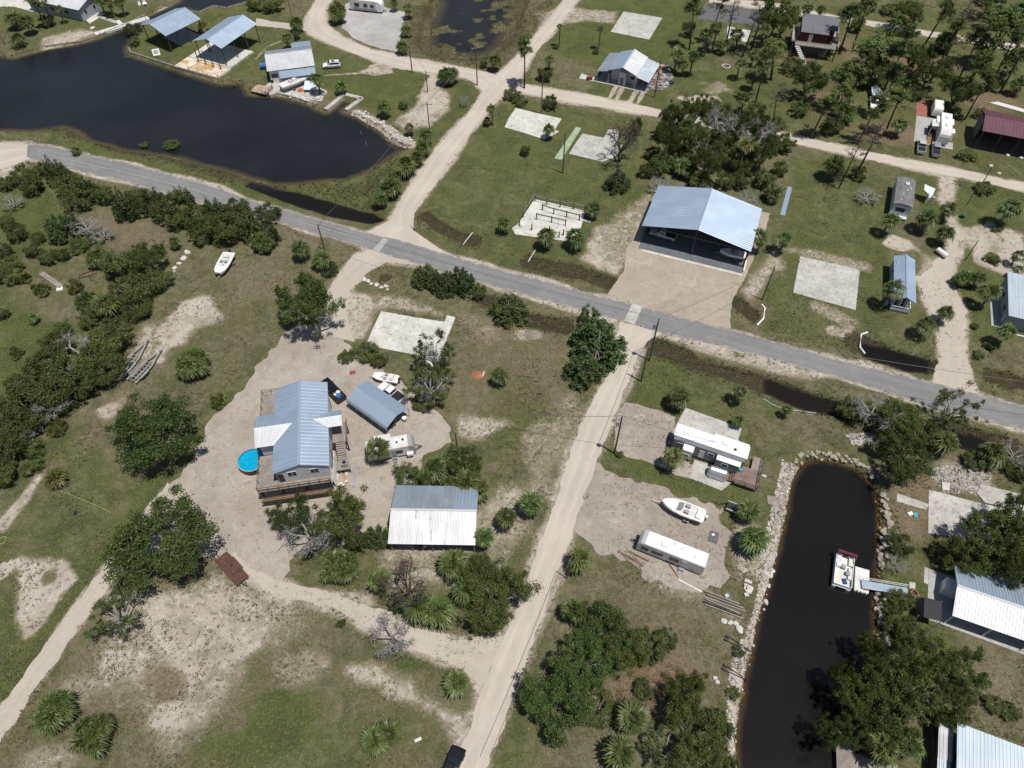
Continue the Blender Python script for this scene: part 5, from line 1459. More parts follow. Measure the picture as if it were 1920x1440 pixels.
# local x runs back from the front gable, y to the west
roof2(g_, 0, 13.7, -10.6, 10.6, 4.5, 6.6, 0, R_BLUE, R_BLUE, .5, .025)
# visible lines across the slope: purlin laps every half metre along the ridge
mb = MB()
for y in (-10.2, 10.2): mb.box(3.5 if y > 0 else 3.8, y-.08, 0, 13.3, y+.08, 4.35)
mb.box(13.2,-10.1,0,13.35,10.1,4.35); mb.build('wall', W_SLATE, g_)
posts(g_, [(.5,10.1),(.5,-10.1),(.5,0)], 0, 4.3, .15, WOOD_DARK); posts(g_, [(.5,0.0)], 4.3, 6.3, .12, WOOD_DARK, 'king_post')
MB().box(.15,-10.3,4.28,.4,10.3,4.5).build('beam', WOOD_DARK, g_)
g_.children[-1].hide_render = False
MB().prism([(-1.5,-10.3),(13.2,-10.3),(13.2,10.3),(-1.5,10.3)], -.2, .06).build('floor', mat('shade_dark_floor', (.13,.14,.155), .8, 0, .15, .5), g_)  # floor colour darkened to stand for the shade inside the garage
MB().prism([(-2.15,-10.3),(-1.5,-10.3),(-1.5,9.6),(-2.15,9.6)], -.2, .08).build('apron_edge', M_CONCW, g_)
MB().box(-.9,-10.55,.06,2.2,-10.32,.45).build('kerb_wall', WHITE, g_)

# ------------------------------------------------------------------ north house with lean-tos
h = thing('ranch_house', "low house with sunlit white, shaded blue gable roof and dark lean-tos beside a rubbish heap", 'house', 27.4, 169.4, R(66.5))
roof2(h, 0, 10.0, -3.7, 3.7, 3.6, 5.0, 0, R_WHITE, R_BLUE, .5, .04)  # sun side white, far side blue: the lighting is carried by the colours
MB().corr((0,-7.0,2.6),(10,-7.0,2.6),(10,-3.65,3.35),(0,-3.65,3.35),.5,.04).build('lean_to_roof', R_OLDG, h)
MB().corr((10,6.6,2.7),(0,6.6,2.7),(0,3.65,3.35),(10,3.65,3.35),.5,.04).build('lean_to_roof', R_OLDG, h)
gwalls(h, 2.2, 9.6, -3.4, 3.4, 0, 3.5, 4.85, 0, W_GREY)
MB().box(.6,-.9,0,2.19,.9,3.4).build('entry_wall', W_GREY, h)
mb = MB(); mb.box(9.4,-6.8,0,9.6,-3.42,2.6); mb.box(9.4,3.42,0,9.6,6.4,2.6); mb.build('rear_wall', W_SLATE, h)
posts(h, [(.3,y) for y in (-6.8,-3.5,3.5,6.4)], 0, 2.65, .09, W_GREY); posts(h, [(9.0,6.4),(4.6,6.4),(4.6,-6.8)], 0, 2.6, .09, W_GREY)
window(h, '-x', 2.2, -2.2, 1.2, 1.2, 1.0); door(h, '-x', .6, .1, .05, .9, 2.0, W_SLATE)
h['label'] = "low house with sunlit white, shaded blue gable roof and dark lean-tos beside a rubbish heap"
MB().prism([(-.2,-6.9),(9.6,-6.9),(9.6,6.5),(-.2,6.5)], -.1, .05).build('floor', M_CONCG, h)

# ------------------------------------------------------------------ lagoon pavilions
def pavilion(name, label, x, y, rz, L, hn, hf, ze, zr, pst, m=R_BLUE):
    o = thing(name, label, 'pavilion', x, y, R(rz))
    roof2(o, 0, L, -hn, hf, ze, zr, 0, m, R_BLUE, .6, .04)
    posts(o, pst, 0, ze-.05, .13, WOOD_DARK, 'post', False)
    mb = MB(); [mb.box(.2, yy-.06, ze-.3, L-.2, yy+.06, ze-.06) for yy in (-hn+.5, hf-.5)]; mb.build('beam', WOOD_DARK, o); return o
o = pavilion('picnic_pavilion', "open pavilion with pale blue roof on the grass by the timber bulkhead", -95.3, 189.4, 55, 11.7, 5.6, 5.0, 4.6, 6.2, [(.5,-5),(3.8,-5),(7,-5),(11.2,-5),(.5,4.4),(3.6,4.4),(11.2,4.4)])
MB().prism([(4.2,-4.0),(11,-4.0),(11,3.4),(4.2,3.4)], -.1, .08).build('floor', M_CONCG, o)
o2 = pavilion('boat_pavilion', "open pavilion with pale blue roof above the white dock slab", -77.9, 180.6, 65, 14.7, 4.2, 5.2, 5.0, 6.6, [(.4,-3.8),(5,-3.8),(9.5,-3.8),(14.2,-3.8),(.4,4.6),(3.8,4.6),(4.4,4.6),(14.2,4.6),(9.4,4.6)])
sl_ = thing('dock_slab', "white concrete slab with rust stain under the pavilion on the lagoon", 'slab', -85.8, 184.1, R(-25))
MB().box(.2,0.02,-1.2,14.3,9.3,.35).build('slab', M_CONCW, sl_)
N = NT("stained_deck"); gp = N.n("ShaderNodeTexCoord").outputs["Object"]
N.l(N.mix(N.step(N.noise(.35,4,.6,gp,1.0),.42,.62),(.66,.60,.50),(.42,.27,.12)), N.b.inputs["Base Color"]); N.b.inputs["Roughness"].default_value=.9
MB().box(-.1,-5.0,-.4,14.4,-.01,.18).build('lower_slab', N.m, sl_)
mb = MB(); [mb.box(x-.12,-5.4,-1.6,x+.12,-5.1,.1) for x in np.arange(0,14.6,1.2)]; mb.box(-.1,-5.5,-.35,14.4,-5.02,.16); mb.build('timber_edge', WOOD_GREY, sl_)
railing(sl_, [(0,-5.3),(14.3,-5.3)], .18, 1.0, WOOD_GREY, 4.5, (.95,)); railing(sl_, [(14.4,-5.2),(14.4,-.2)], .18, .9, WHITE, 1.2); railing(sl_, [(14.4,0),(14.4,8.5)], .35, .8, WHITE, 1.4)
for i, x in enumerate((4.3,7.0,9.6,12.1)):
    q = MB().tube((0,0,-.5),(0,0,3.6),.14,.12,8).build('mooring_post', WOOD_DARK); q.location = (*rot((x,-.9-.2*i),(-85.8,184.1),R(-25)), .3)
    tag(q, "dark bare post standing on the rust stained dock", 'post', "posts along the stained dock")
q = thing('display_board', "white framed board propped on the lawn by the bulkhead", 'board', -94.6, 185.6, R(20))
MB().slab((-.9,-.5,.05),(.9,-.5,.05),(.9,.5,1.3),(-.9,.5,1.3),.08).build('frame', WHITE, q); MB().slab((-.6,-.3,.42),(.6,-.3,.42),(.6,.3,1.12),(-.6,.3,1.12),.02).build('panel', GREYP, q)
# bulkheads
def wallrun(name, label, cat, pts, z0, z1, w, m, group=None):
    mb = MB(); P = [G(*q) for q in pts]
    for a, b in zip(P[:-1], P[1:]):
        L = math.hypot(b[0]-a[0], b[1]-a[1]); an = math.atan2(b[1]-a[1], b[0]-a[0])
        mb.obox((a[0]+b[0])/2, (a[1]+b[1])/2, z0, L+w*.4, w, z1-z0, an)
        for k in range(int(L/1.8)+1):
            f = k*1.8/max(L,.1); mb.obox(a[0]+(b[0]-a[0])*f, a[1]+(b[1]-a[1])*f, z0, .2, w+.16, z1-z0+.05, an)
    return tag(mb.build(name, m), label, cat, group)
wallrun('bulkhead', "grey timber bulkhead round the lagoon's grassy point", 'sea wall', [(268,44),(250,73),(242,92),(246,98),(290,112),(330,125)], -1.6, .12, .35, WOOD_GREY)
wallrun('bulkhead', "long grey bulkhead below the sandy shore of the grey long house", 'sea wall', [(85,86),(150,77),(186,65),(245,40),(272,27)], -1.6, .1, .35, WOOD_GREY)
wallrun('bulkhead', "timber bulkhead of the upper channel behind the pavilions", 'sea wall', [(345,20),(372,23),(400,11),(423,15),(470,2)], -1.6, .1, .3, WOOD_GREY)
wallrun('boat_slip', "pale concrete walled slip cut into the lagoon bank", 'slip', [(612,205),(641,181),(645,177),(678,185),(672,190),(650,206)], -1.6, .22, 1.1, M_CONC)
wallrun('bulkhead', "concrete edge of the patio where the boat stands by the lagoon", 'sea wall', [(506,178),(520,173),(548,180),(575,188)], -1.2, .08, .5, M_CONC)
# floating dock
q = thing('floating_dock', "long pale floating dock with gangway on the lagoon's upper arm", 'dock', *G(229,48), heading((198,57),(260,38)))
boards(q, -7.6, -1.0, 7.6, 1.0, .05, OFFWHITE, 'y', .6, .5); mb = MB(); [mb.tube((x,-1.1,-1.5),(x,-1.1,.9),.12) for x in (-6.5,0,6.5)]; mb.build('piling', WHITE, q); MB().box(-.6,1.0,.05,.6,3.6,.15).build('gangway', OFFWHITE, q)

# ------------------------------------------------------------------ lagoon house
h = thing('lagoon_house', "white roofed house with boat patio on the lagoon bank beside the white jeep", 'house', -62.7, 176.4, R(14.5))
roof2(h, 0, 11.8, -5.9, 4.6, 3.3, 4.6, 0, R_WHITE, R_OLDG, .55, .04)  # far slope takes a darker sheet in place of shade
MB().corr((2.8,-8.4,2.4),(11.7,-8.4,2.4),(11.7,-5.8,2.95),(2.8,-5.8,2.95),.55,.04).build('porch_roof', R_BLUE, h)
MB().corr((11.7,8.0,3.0),(6.7,8.0,3.0),(6.7,4.5,3.4),(11.7,4.5,3.4),.55,.04).build('wing_roof', R_BLUE, h)
gwalls(h, .4, 11.4, -5.4, 4.2, 0, 3.2, 4.5, 0, W_WHITE); MB().box(7.0,4.22,0,11.4,7.7,2.95).build('wing_wall', W_WHITE, h)
posts(h, [(3,-8.2),(7.2,-8.2),(11.5,-8.2)], 0, 2.4, .08, WHITE); window(h, '+x', 11.4, -2.5, 1.2, 1.6, 1.1); window(h, '+x', 11.4, 1.6, 1.2, 1.2, 1.0); door(h, '-y', -5.4, 5.5, .05, 1.0, 2.05); window(h, '-y', -5.4, 1.5, 1.2, 1.6, 1.1)
structure(area('patio', [(493,165),(510,150),(585,158),(612,170),(603,190),(560,183),(520,172),(507,178)], M_CONC, .03, 0))
q = thing('wooden_jetty', "small brown timber jetty at the lagoon house's patio corner", 'jetty', *G(494,168), R(-20)); boards(q, -2.4,-2.2,2.2,1.2,.35,mat("tan_planks",(.42,.32,.24),.9),'y'); posts(q, [(-2.2,-2),(2,-2),(-2.2,1),(2,1)], -1.6, .9, .1, WOOD_DARK); railing(q, [(1.0,-2.1),(2.1,-2.1),(2.1,1.0)], .35, .8, WOOD_GREY, 1.5)
q = thing('blue_canopy', "faded blue tarpaulin stretched on the lawn beside the moored patio boat", 'tarpaulin', *G(588,165), R(20)); MB().slab((-2.6,-1.6,.9),(.4,-2.4,.7),(1.2,1.2,1.1),(-1.6,2.0,1.2),.03).build('sheet', MESHW, q); posts(q, [(-2.4,-1.5),(.3,-2.2),(1.1,1.1),(-1.5,1.8)], 0, .85, .03, STEEL, 'pole')
q = thing('blue_drum', "blue tank at the lagoon house's west end", 'tank', *G(496,129)); MB().tube((-.9,0,.75),(.9,.2,.75),.72,.72,14).build('barrel', BLUE, q); posts(q, [(-.6,0),(.6,.1)], 0, .3, .3, STEEL, 'foot')
# grey long house at the top left
h = thing('long_house', "grey long house with pale roof at the lagoon's far shore", 'house', -137.5, 214.0, R(-21.5))
roof2(h, 0, 19.5, -3.6, 5.5, 3.4, 4.6, 1.0, R_WHITE, R_BLUE, .6, .04); gwalls(h, .4, 19.0, -3.1, 5.0, 0, 3.3, 4.5, 1.0, W_BLUEGREY)  # slopes coloured apart for sun and shade, white near and blue far
for a in (4, 9, 14): window(h, '-y', -3.1, a, 1.3, 1.8, 1.1)
window(h, '+x', 19.0, -1.2, 1.3, .9, 1.2); window(h, '+x', 19.0, 2.2, 1.3, .9, 1.2)
structure(area('concrete_forecourt', [(-20,14),(28,12),(62,22),(110,-8),(60,-30),(-20,-20)], M_CONCW, .03, .2)); structure(area('porch_slab', [(168,45),(191,30),(195,26),(180,22),(155,30)], M_CONCW, .05, 0)); structure(area('garden_path', [(184,33),(216,44),(226,42),(190,29)], M_CONC, .04, .1))

# ------------------------------------------------------------------ maroon barn
h = thing('maroon_barn', "barn with maroon metal roof and open dark front at the east edge", 'barn', 107.1, 147.0, R(-21.5))
roof2(h, 0, 16, -4.9, 4.6, 4.7, 6.0, 0, R_MAROON, R_MAROON, .7, .04)
mb = MB(); mb.box(.3,4.0,0,15.8,4.2,4.6); mb.box(.3,-.2,0,.5,4.0,4.6); mb.build('wall', W_SLATE, h); posts(h, [(.4,-4.5),(4.2,-4.5),(8,-4.5),(12,-4.5)], 0, 4.6, .12, WOOD_DARK); MB().box(.5,-4.4,.02,15.8,3.9,.05).build('floor', mat("barn_dirt",(.12,.10,.08),.95), h)
for i in range(4):
    q = MB().tube((-4.5+.4*i,.4*i,.15),(4.5,.4*i,.15),.14,.14,8).build('pipe', WHITE); q.location = (*G(1893,204), 0); q.rotation_euler.z = heading((1868,198),(1918,212))
    tag(q, "long white pipe lying in the bundle behind the maroon barn", 'pipe', "white pipes behind the maroon barn")

# ------------------------------------------------------------------ red stilt house
h = thing('red_house', "dark red stilt house with grey roof and outside stairs in the pine wood", 'house', 75.4, 185.8, R(-15.5))
MB().corr((-.2,.0,5.9),(6.9,.0,5.9),(6.9,8.6,6.9),(-.2,8.6,6.9),.5,.04).build('roof', R_GREY, h); MB().corr((6.85,2.2,6.15),(9.0,2.2,6.15),(9.0,8.6,6.9),(6.85,8.6,6.9),.5,.04).build('roof_wing', R_GREY, h)
MB().box(0,.5,3.2,6.7,8.4,5.85).build('wall', W_RED, h); MB().box(6.7,2.6,3.2,8.3,8.4,6.0).build('wing_wall', W_RED, h)
door(h, '-y', .5, 2.6, 3.25, 1.0, 2.1, W_WHITE); window(h, '-y', .5, 4.6, 4.1, 1.5, 1.1, W_RED, 2)
boards(h, -.9,-1.6,9.4,.45,3.2,WOOD_GREY,'y'); boards(h, 8.35,.5,10.0,9.4,3.2,WOOD_GREY,'x'); boards(h, -1.8,.5,-.05,9.0,3.2,WOOD_GREY,'x'); railing(h, [(-.8,-1.5),(9.9,-1.5),(9.9,9.3)], 3.2, 1.0, OFFWHITE, 1.6); railing(h, [(-1.7,9),(-1.7,-.4)], 3.2, 1.0, OFFWHITE, 1.6)
posts(h, [(x,y) for x in (-1.5,2.5,6,9.6) for y in (-1.3,4,8.8)], 0, 3.14, .14, WOOD_DARK, 'stilt'); steps(h, -.4, -1.6, 3.6, -5.2, 1.1, 3.2, 12, OFFWHITE); MB().box(.4,1,.02,8,8,3.0).build('store_wall', W_SLATE, h)

# ------------------------------------------------------------------ grey trailer home
h = thing('trailer_home', "grey trailer home with worn flat roof and shade sail porch", 'trailer', 83.8, 127.0, R(-113))
MB().loft([[(x,-1.75,.35),(x,1.75,.35),(x,1.75,2.95),(x,.9,3.2),(x,-.9,3.2),(x,-1.75,2.95)] for x in (-.2,9.4)]).build('wall', W_GREY, h)
MB().loft([[(x,-1.85,2.96),(x,1.85,2.96),(x,.95,3.26),(x,-.95,3.26)] for x in (-.3,9.5)]).build('roof', R_SHINGLE, h)
MB().box(1.8,-.2,3.26,2.7,.6,3.55).build('roof_unit', OFFWHITE, h); window(h, '+x', 9.4, -.1, 1.4, 1.7, .8, W_SLATE); MB().box(9.42,-1.7,.3,10.3,1.7,.5).build('step', W_GREY, h)
mb=MB(); [mb.obox(x,y,3.27,.3,.25,.06,.4) for x,y in ((4.2,.4),(5.8,-.3),(7.9,-.6),(3.4,1.0))]; mb.build('roof_patch', OFFWHITE, h)
q = thing('shade_sail', "pale blue shade sail stretched beside the grey trailer home", 'shade sail', 0, 0); A_, B_, C_, D_ = G(1734,345,2.8), G(1754,354,2.4), G(1747,369,2.2), G(1733,356,2.6)
MB().slab((*A_,2.8),(*B_,2.4),(*C_,2.2),(*D_,2.6),.03).build('sheet', MESHW, q); posts(q, [B_, C_], 0, 2.3, .05, STEEL, 'pole'); q.location = (0,0,0)
q = MB().box(-.9,-.4,0,0,.4,.7).build('storage_box', OFFWHITE); q.location = (*G(1744,373), 0); tag(q, "white storage box under the shade sail", 'box')
q = MB().obox(.7,.1,0,.7,.6,.4,.4).obox(.6,.4,.4,.7,.1,.5,.4).build('patio_chair', GREYP); q.location = (*G(1744,373), 0); tag(q, "grey patio chair under the shade sail", 'chair')

# ------------------------------------------------------------------ narrow blue roofed house
h = thing('cabin', "narrow pale blue cabin with metal roof and screened porch under a palm", 'cabin', 74.9, 102.3, R(-108.3))
roof2(h, -.2, 12.0, -1.9, 1.9, 3.0, 3.85, 0, R_BLUE, R_BLUE, .45, .035)
gwalls(h, .1, 9.9, -1.65, 1.65, .5, 2.95, 3.75, 0, W_BLUEGREY); MB().box(.1,-1.6,0,12.0,1.6,.48).build('base', W_SLATE, h)
mb = MB(); [mb.box(x,y-.05,.5,x+.1,y+.05,2.95) for x in (10.8,11.9) for y in (-1.6,-.5,.6,1.6)]; mb.box(9.92,-1.65,1.3,12,-1.55,1.4); mb.box(9.92,1.55,1.3,12,1.65,1.4); mb.box(11.9,-1.6,1.3,12,1.6,1.4); mb.box(11.9,-1.6,.5,11.97,1.6,1.0); mb.build('porch_frame', WHITE, h)
window(h, '-y', -1.65, 3, 1.4, .9, .9); window(h, '+x', 9.9, 0, .8, 1.4, 1.7, W_SLATE); MB().tube((2.0,-1.4,3.2),(2.0,-1.4,3.6),.08).build('vent', WHITE, h)
MB().box(10.2,-2.6,.1,10.9,-1.95,.8).build('air_conditioner', OFFWHITE, h)
# east house
h = thing('east_house', "white roofed house cut by the east edge with shaded side wall", 'house', 92.4, 97.6, R(-20.5))
MB().corr((-.3,-11.3,3.2),(9,-11.3,3.2),(9,0,3.9),(-.3,0,3.9),.5,.03).build('roof', R_PALE, h); MB().box(.0,-10.8,0,8.8,-.3,3.15).build('wall', W_BLUEGREY, h)
window(h, '-x', .0, -4.2, 1.2, 1.4, 1.1, WHITE, 2); window(h, '-x', .0, -7.6, 1.2, 1.4, 1.1, WHITE, 2); door(h, '-x', 0, -9.6, .1, .9, 2, OFFWHITE); MB().box(-1.6,-11.2,-.05,-.02,-2.2,.06).build('step', M_CONCG, h); MB().box(-.4,-12.4,.02,6,-12.2,.3).build('white_kerb', WHITE, h)

# ------------------------------------------------------------------ south east house
h = thing('canal_house', "long house with white ribbed roof and porch beside the canal gangway", 'house', 59.2, 37.0, R(-22))
roof2(h, 0, 17, -3.95, 4.1, 3.0, 4.15, 0, R_WHITE, R_BLUE, .4, .05)  # white slope is the sunlit one, blue slope its shaded copy
gwalls(h, 1.6, 16.5, -2.0, 3.6, 0, 3.0, 4.0, 0, W_GREY); posts(h, [(x,-3.7) for x in (.3,5,9.8)], 0, 3, .08, WHITE); door(h, '-y', -2.0, 8.5, .05, .9, 2); window(h, '-y', -2.0, 4.0, 1.1, 1.6, 1.1); window(h, '-y', -2.0, 11, 1.1, 1.6, 1.1)
MB().prism([(-1.9,-4.0),(17,-4.4),(17,4.3),(-1.9,3.6)], -.15, .07).build('porch_slab', M_CONCG, h); MB().box(-2.5,1.2,-.12,-1.92,3.7,.08).build('slab_edge', M_CONC, h)  # porch slab in darker concrete to stand for tree shade
MB().slab((9.6,-4.0,.1),(14.5,-4.9,.1),(14.5,-4.7,.6),(9.6,-3.9,.6),.05).build('side_panel', WHITE, h)
q = thing('equipment_cabinet', "white vented equipment cabinet under the canal house's gable", 'cabinet', *rot((.5,1.0),(59.2,37.0),R(-22)), R(-30)); MB().box(-1.0,-.8,.1,.9,1.0,2.0).build('cabinet', WHITE, q); MB().box(-1.02,-.6,.3,-.99,.7,.7).build('grille', GREYP, q)
q = thing('tarp_screen', "black tarp screen on a steel frame at the canal house's porch corner", 'screen', 54.9, 34.9, R(-22))
MB().slab((-.6,-1.6,1.2),(.0,-1.6,2.3),(.0,1.3,2.3),(-.6,1.3,1.2),.04).slab((0,-1.6,2.3),(2.2,-1.3,2.2),(2.2,1.6,2.2),(0,1.3,2.3),.04).build('tarp', BLACK, q); posts(q, [(-.6,-1.6),(-.6,1.3),(2.2,-1.3),(2.2,1.6)], 0, 2.2, .04, GALV, 'pole')
# lower south east house
h = thing('teal_house', "teal walled house with wide pale metal roof at the bottom right corner", 'house', 52.8, 20.2, R(-22))
MB().corr((.0,-12,4.0),(12,-12,4.0),(12,0,4.0),(0,0,4.0),.4,.03).build('roof', R_PALE, h); MB().box(.9,-11.5,0,11.5,-.6,3.9).build('wall', W_TEAL, h); window(h, '-x', .9, -3.2, 1.5, 1.0, .9)
q = thing('lean_to_shed', "narrow lean-to with patched rusty tin roof beside the teal house", 'shed', 51.4, 20.5, R(-22)); 
MB().corr((0,-1.2,2.6),(1.6,-1.2,2.6),(1.6,0,2.6),(0,0,2.6),.4,.04).build('roof', R_WHITE, q); MB().corr((0,-4.0,2.56),(1.6,-4.0,2.56),(1.6,-1.2,2.56),(0,-1.2,2.56),.4,.04).build('roof_patch', R_RUST, q); MB().corr((.0,-9,2.5),(1.5,-9,2.5),(1.5,-4,2.5),(.0,-4,2.5),.4,.04).build('lower_roof', R_OLDG, q); MB().box(.15,-8.5,0,1.4,-.2,2.4).build('wall', WOOD_DARK, q)
q = thing('plank_fence', "dark timber fence panels beside the patched lean-to", 'fence', *G(1742,1400), R(-110)); mb=MB(); [mb.box(-4.5+i*.3,-.03,0,-4.24+i*.3,.03,1.5) for i in range(30)]; mb.build('boards', WOOD_DARK, q); posts(q, [(-4.4,0.1),(0,.1),(4.4,.1)], 0, 1.6, .06, WOOD_DARK)
# ------------------------------------------------------------------ vehicles
CARP = {}
def paint(name, col, rough=.28, metal=0.0): 
    if name not in CARP: CARP[name] = mat(name, col, rough, metal, .04, .6)
    return CARP[name]
def vehicle(name, label, cat, x, y, rz, kind, pm, L=None, group=None):
    """front points to local +x"""
    L = L or {'suv':4.6,'pickup':5.7,'car':4.7}[kind]; Wd = 1.86; o = thing(name, label, cat, x, y, rz); hw = Wd/2
    if kind == 'pickup': prof = [(-.5,.42),(-.5,.98),(.17,1.0),(.22,1.02),(.40,.98),(.49,.86),(.5,.45)]; cab = [(-.12,.98),(-.10,1.72),(.10,1.76),(.235,1.04)]
    elif kind == 'suv': prof = [(-.5,.42),(-.5,.95),(-.46,1.02),(.22,1.02),(.40,.96),(.48,.82),(.5,.45)]; cab = [(-.485,1.0),(-.43,1.66),(.05,1.72),(.235,1.02)]
    else: prof = [(-.5,.38),(-.5,.80),(-.44,.92),(.22,.92),(.40,.84),(.48,.70),(.5,.40)]; cab = [(-.42,.90),(-.27,1.40),(.02,1.42),(.24,.92)]
    def ext(pr, w0, w1=None):
        w1 = w1 or [w0]*len(pr); mb = MB(); n = len(pr)
        mb.loft([[(px*L, -w, pz) for (px, pz), w in zip(pr, w1)], [(px*L, w, pz) for (px, pz), w in zip(pr, w1)]]); return mb
    b = ext(prof, hw, [hw*.93 if i in (0, len(prof)-1) else hw for i in range(len(prof))])
    if kind == 'pickup':   # the load bed is open: lift its side walls above a sunk floor
        b.box(-.49*L,-hw+.02,.97,-.13*L,-hw+.12,1.12); b.box(-.49*L,hw-.12,.97,-.13*L,hw-.02,1.12); b.box(-.5*L,-hw+.02,.97,-.485*L,hw-.02,1.12)
    bevel(b.build('body', pm, o), .2 if kind == 'car' else .09, 3)
    c = ext(cab, hw-.08, [hw-.06, hw-.24, hw-.24, hw-.06]); bevel(c.build('cabin', pm, o), .12 if kind == 'car' else .05, 3)
    def lerp(p, q, t): return (p[0]+(q[0]-p[0])*t, p[1]+(q[1]-p[1])*t)
    def glass(p, q, w0, w1, nm):
        a, d = lerp(p, q, .14), lerp(p, q, .88); wa, wd = w0+(w1-w0)*.14-.07, w0+(w1-w0)*.88-.05
        nx, nz = -(q[1]-p[1]), (q[0]-p[0])*L; k = math.hypot(nx, nz) or 1; s_ = .03 if nm == 'rear_window' else -.03
        off = lambda P_: (P_[0]*L - nx/k*s_*(-1), P_[1] + abs(nz/k)*.03)
        A0 = (a[0]*L+(.025 if nm == 'windshield' else -.025), a[1]+.02); D0 = (d[0]*L+(.025 if nm == 'windshield' else -.025), d[1]+.02)
        MB().add([(A0[0],-wa,A0[1]),(A0[0],wa,A0[1]),(D0[0],wd,D0[1]),(D0[0],-wd,D0[1])],[(0,1,2,3)]).build(nm, GLASS, o)
    glass(cab[3], cab[2], hw-.06, hw-.24, 'windshield'); glass(cab[0], cab[1], hw-.06, hw-.24, 'rear_window')
    for sg in (-1, 1):
        p0 = lerp(cab[0], cab[1], .25); p1 = lerp(cab[0], cab[1], .85); p2 = lerp(cab[3], cab[2], .85); p3 = lerp(cab[3], cab[2], .25)
        y0 = sg*((hw-.06)*.75+(hw-.24)*.25+.015); y1 = sg*((hw-.06)*.15+(hw-.24)*.85+.015)
        MB().add([(p0[0]*L+.12,y0,p0[1]),(p3[0]*L-.14,y0,p3[1]),(p2[0]*L-.1,y1,p2[1]),(p1[0]*L+.1,y1,p1[1])],[(0,1,2,3)]).build('side_window', GLASS, o)
        MB().box(.485*L-.02, sg*hw*.72-.2, .62, .5*L+.012, sg*hw*.72+.17, .76).build('headlight', GALV, o)
        MB().box(-.5*L-.012, sg*hw*.8-.13, .7, -.49*L, sg*hw*.8+.13, .9).build('tail_light', RED, o)
        MB().box(.2*L, sg*(hw+.02)-.09, .98, .2*L+.16, sg*(hw+.02)+.09, 1.1).build('mirror', pm, o)
        for fx in (-.31, .31):
            w = MB().tube((fx*L, sg*(hw-.2), .36), (fx*L, sg*(hw+.02), .36), .36, .36, 16).build('wheel', RUBBER, o)
            MB().tube((fx*L, sg*(hw+.0), .36), (fx*L, sg*(hw+.03), .36), .2, .2, 12).build('rim', STEEL, w)
    if kind == 'pickup': MB().box(-.48*L,-hw+.13,.985,-.135*L,hw-.13,1.01).build('load_bed', BLACK, o)
    if kind == 'suv':
        mb = MB(); [mb.box(-.38*L, s_*(hw-.3)-.03, 1.72, .0*L, s_*(hw-.3)+.03, 1.78) for s_ in (-1,1)]; mb.build('roof_rack', BLACK, o); MB().box(-.2*L,-.35,1.705,-.02*L,.35,1.735).build('sunroof', GLASS, o)
    return o
WP = paint('white_car_paint', (.74,.74,.74)); BP = paint('black_car_paint', (.012,.012,.014), .2); SP_ = paint('silver_car_paint', (.36,.38,.40), .35, .4); LG = paint('light_grey_car_paint', (.55,.56,.57), .35, .2)
cx, cy = G(853,1422,.8)
vehicle('parked_car', "black car parked on the grass at the bottom edge beside the dirt road", 'car', -7.15, 16.1, R(68), 'car', BP)
vehicle('parked_suv', "white jeep style car on the lawn east of the lagoon house", 'car', -46.9, 178.9, R(190), 'suv', WP)
v = vehicle('pickup_truck', "black pickup truck with blue load in its bed beside the stilt house", 'pickup', -30.05, 72.4, R(133), 'pickup', BP)
q = thing('tarp_bundle', "blue and white bundle of bags in the black pickup's bed", 'bundle', *rot((-1.75,0),(-30.05,72.4),R(133)), R(133), 1.02)
bm_ = MB(); bm_.obox(-.35,.15,0,.7,.8,.38,.3).build('blue_bag', BLUE, q); MB().obox(.35,-.25,0,.6,.6,.3,.7).build('grey_bag', OFFWHITE, q); MB().obox(.3,.4,0,.4,.35,.25,.1).build('white_bag', WHITE, q)
vehicle('pickup_truck', "white pickup truck with dark bed behind the carport", 'pickup', *G(733,735,.8), R(142), 'pickup', WP, 5.2)
vehicle('pickup_truck', "white pickup at the head of the grey slab by the camper", 'pickup', *G(1728,273,.8), R(69), 'pickup', LG)
vehicle('pickup_truck', "silver pickup parked in front of the camper's orange deck", 'pickup', *G(1755.5,279,.8), R(69), 'pickup', SP_)
vehicle('pickup_truck', "small white truck in the pines towing a covered boat", 'pickup', *G(1639,193,.8), R(-105), 'pickup', WP, 4.6)
vehicle('parked_truck', "light grey truck parked inside the garage's west bay", 'truck', *rot((3.6,6.6),(35.35,106.3),R(69)), R(155), 'pickup', LG, 5.4)

